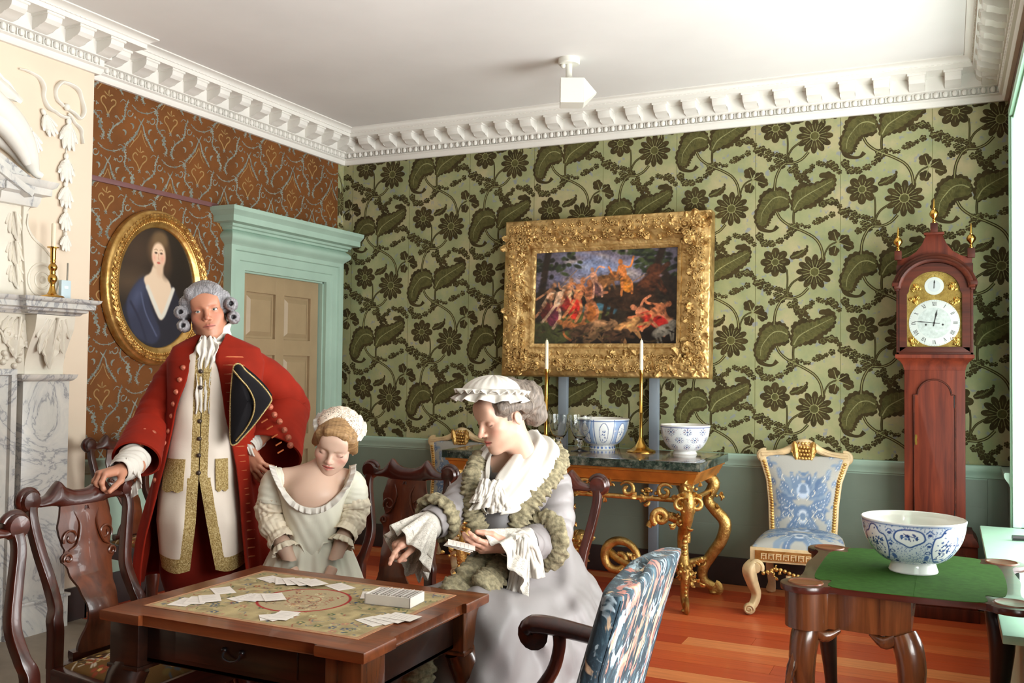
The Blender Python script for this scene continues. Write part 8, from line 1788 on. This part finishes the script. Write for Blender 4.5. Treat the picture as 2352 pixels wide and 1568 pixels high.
    # ---- kerchief
    def ruled(inner,outer,bulge,seed):
        A=spline([P(*q) for q in inner],60); B=spline([P(*q) for q in outer],60); u=np.linspace(0,1,36); tt=np.linspace(0,1,60)
        G=A[:,None]*(1-u)[None,:,None]+B[:,None]*u[None,:,None]; N=norms(G); N*=np.sign(-N[:,:,1:2]+.6*N[:,:,2:3]); w=bulge*np.sin(PI*u)[None]**.7+.0075*np.sin(u*15+seed+1.6*np.sin(tt*5+seed)[:,None])+.0022*np.sin(u*31-tt[:,None]*6)+.008*(vnoise((60,36),(8,6),seed)-.5); return shell(G+N*w[...,None],.003)
    m=MB(); m.add(ruled([(1203,1004,.04),(1206,1022,-.03),(1188,1050,-.11),(1164,1080,-.17),(1142,1112,-.205),(1128,1152,-.22)],[(1252,1030,.11),(1288,1050,.03),(1276,1088,-.08),(1238,1138,-.145),(1192,1185,-.19),(1150,1196,-.235)],.022,1)); m.add(ruled([(1172,1026,.03),(1142,1046,-.03),(1131,1070,-.10),(1129,1100,-.16),(1131,1125,-.20),(1136,1150,-.222)],[(1128,1036,.05),(1100,1060,-.03),(1088,1095,-.10),(1093,1140,-.16),(1104,1180,-.20),(1118,1195,-.23)],.016,2)); ke=m.obj('kerchief',m_lawn,t,angle=180)
    m=MB()
    for (x0,y0,x1,y1,w,sd) in ((1140,1120,1112,1180,.05,1),(1140,1130,1150,1188,.045,2),(1118,1118,1104,1165,.035,3)): m.add(_scarf([P(x0,y0,-.215),P((x0+x1)/2+2,(y0+y1)/2,-.235),P(x1,y1,-.235)],[(1,-.1,.2)]*3,w*.5,w,sd,5))
    m.obj('lace_knot',m_lawn,ke,angle=180)
    # ---- stomacher and ruched robings
    m=MB(); G=np.zeros((24,16,3)); 
    for j,y in enumerate(np.linspace(1150,1262,24)):
        for i,x in enumerate(np.linspace(1112-(0)*.2,1186-(y-1150)*.15,16)): G[j,i]=P(x,y,-.170-.018*math.sin(PI*i/15)-.02*(j/23))
    m.add(shell(G,.004)); m.obj('stomacher',m_greyd,t,angle=180)
    m=MB(); m.add(ruche([P(1238,1032,.09),P(1282,1058,.02),P(1280,1085,-.07),P(1248,1130,-.135),P(1210,1180,-.175),P(1180,1245,-.185)],.036,n=170,freq=24,seed=1,up=(0,-1,.3),flat=(1,.6))); m.obj('ruched_robing',m_ruche,t,angle=180)
    m=MB(); m.add(ruche([P(1112,1062,-.04),P(1096,1082,-.12),P(1086,1125,-.175),P(1090,1185,-.20),P(1110,1250,-.20)],.032,n=140,freq=22,seed=2,up=(0,-1,.3),flat=(1,.6))); m.obj('ruched_robing',m_ruche,t,angle=180)
    m=MB(); m.add(ruche([P(1135,1275,-.22),P(1095,1330,-.33),P(1052,1372,-.43),P(1012,1412,-.50),P(985,1465,-.545),P(972,1540,-.56),P(965,1640,-.57)],.046,n=190,freq=26,seed=4,up=(0,-1,.3),flat=(1,.55))); m.obj('ruched_skirt_trim',m_ruche,t,angle=180)
    m=MB(); m.add(ruche([P(1180,1262,-.20),P(1150,1325,-.33),P(1110,1362,-.44)],.040,n=110,freq=15,seed=6,up=(0,-1,.3),flat=(1,.5))); m.obj('ruched_skirt_trim',m_ruche,t,angle=180)
    return t,P
m_lawn2=_lace('fine_white_lace',(206,198,188),380,.15)
woman,_PW=build_woman()
def held_cards():
    M=np.array(Matrix.Translation((3.075,-3.185,0))@Matrix.Rotation(_yaw,4,'Z'))
    for i,(dx,dz,a,l) in enumerate(((0,0,0,'lowest of the three small cards in the left hand of the seated woman'),(.006,.004,.12,'middle card of the three in the left hand of the seated woman'),(.012,.008,.26,'top card of the three in the left hand of the seated woman'))):
        p=M@np.append(_PW(1060+dx*400,1268-dz*420,-.43),1); o=card_mesh('playing_card',l,tuple(p[:3]),0,group='cards held by the seated woman'); o.rotation_euler=(.22,-.10,_yaw+1.35+a)
held_cards()
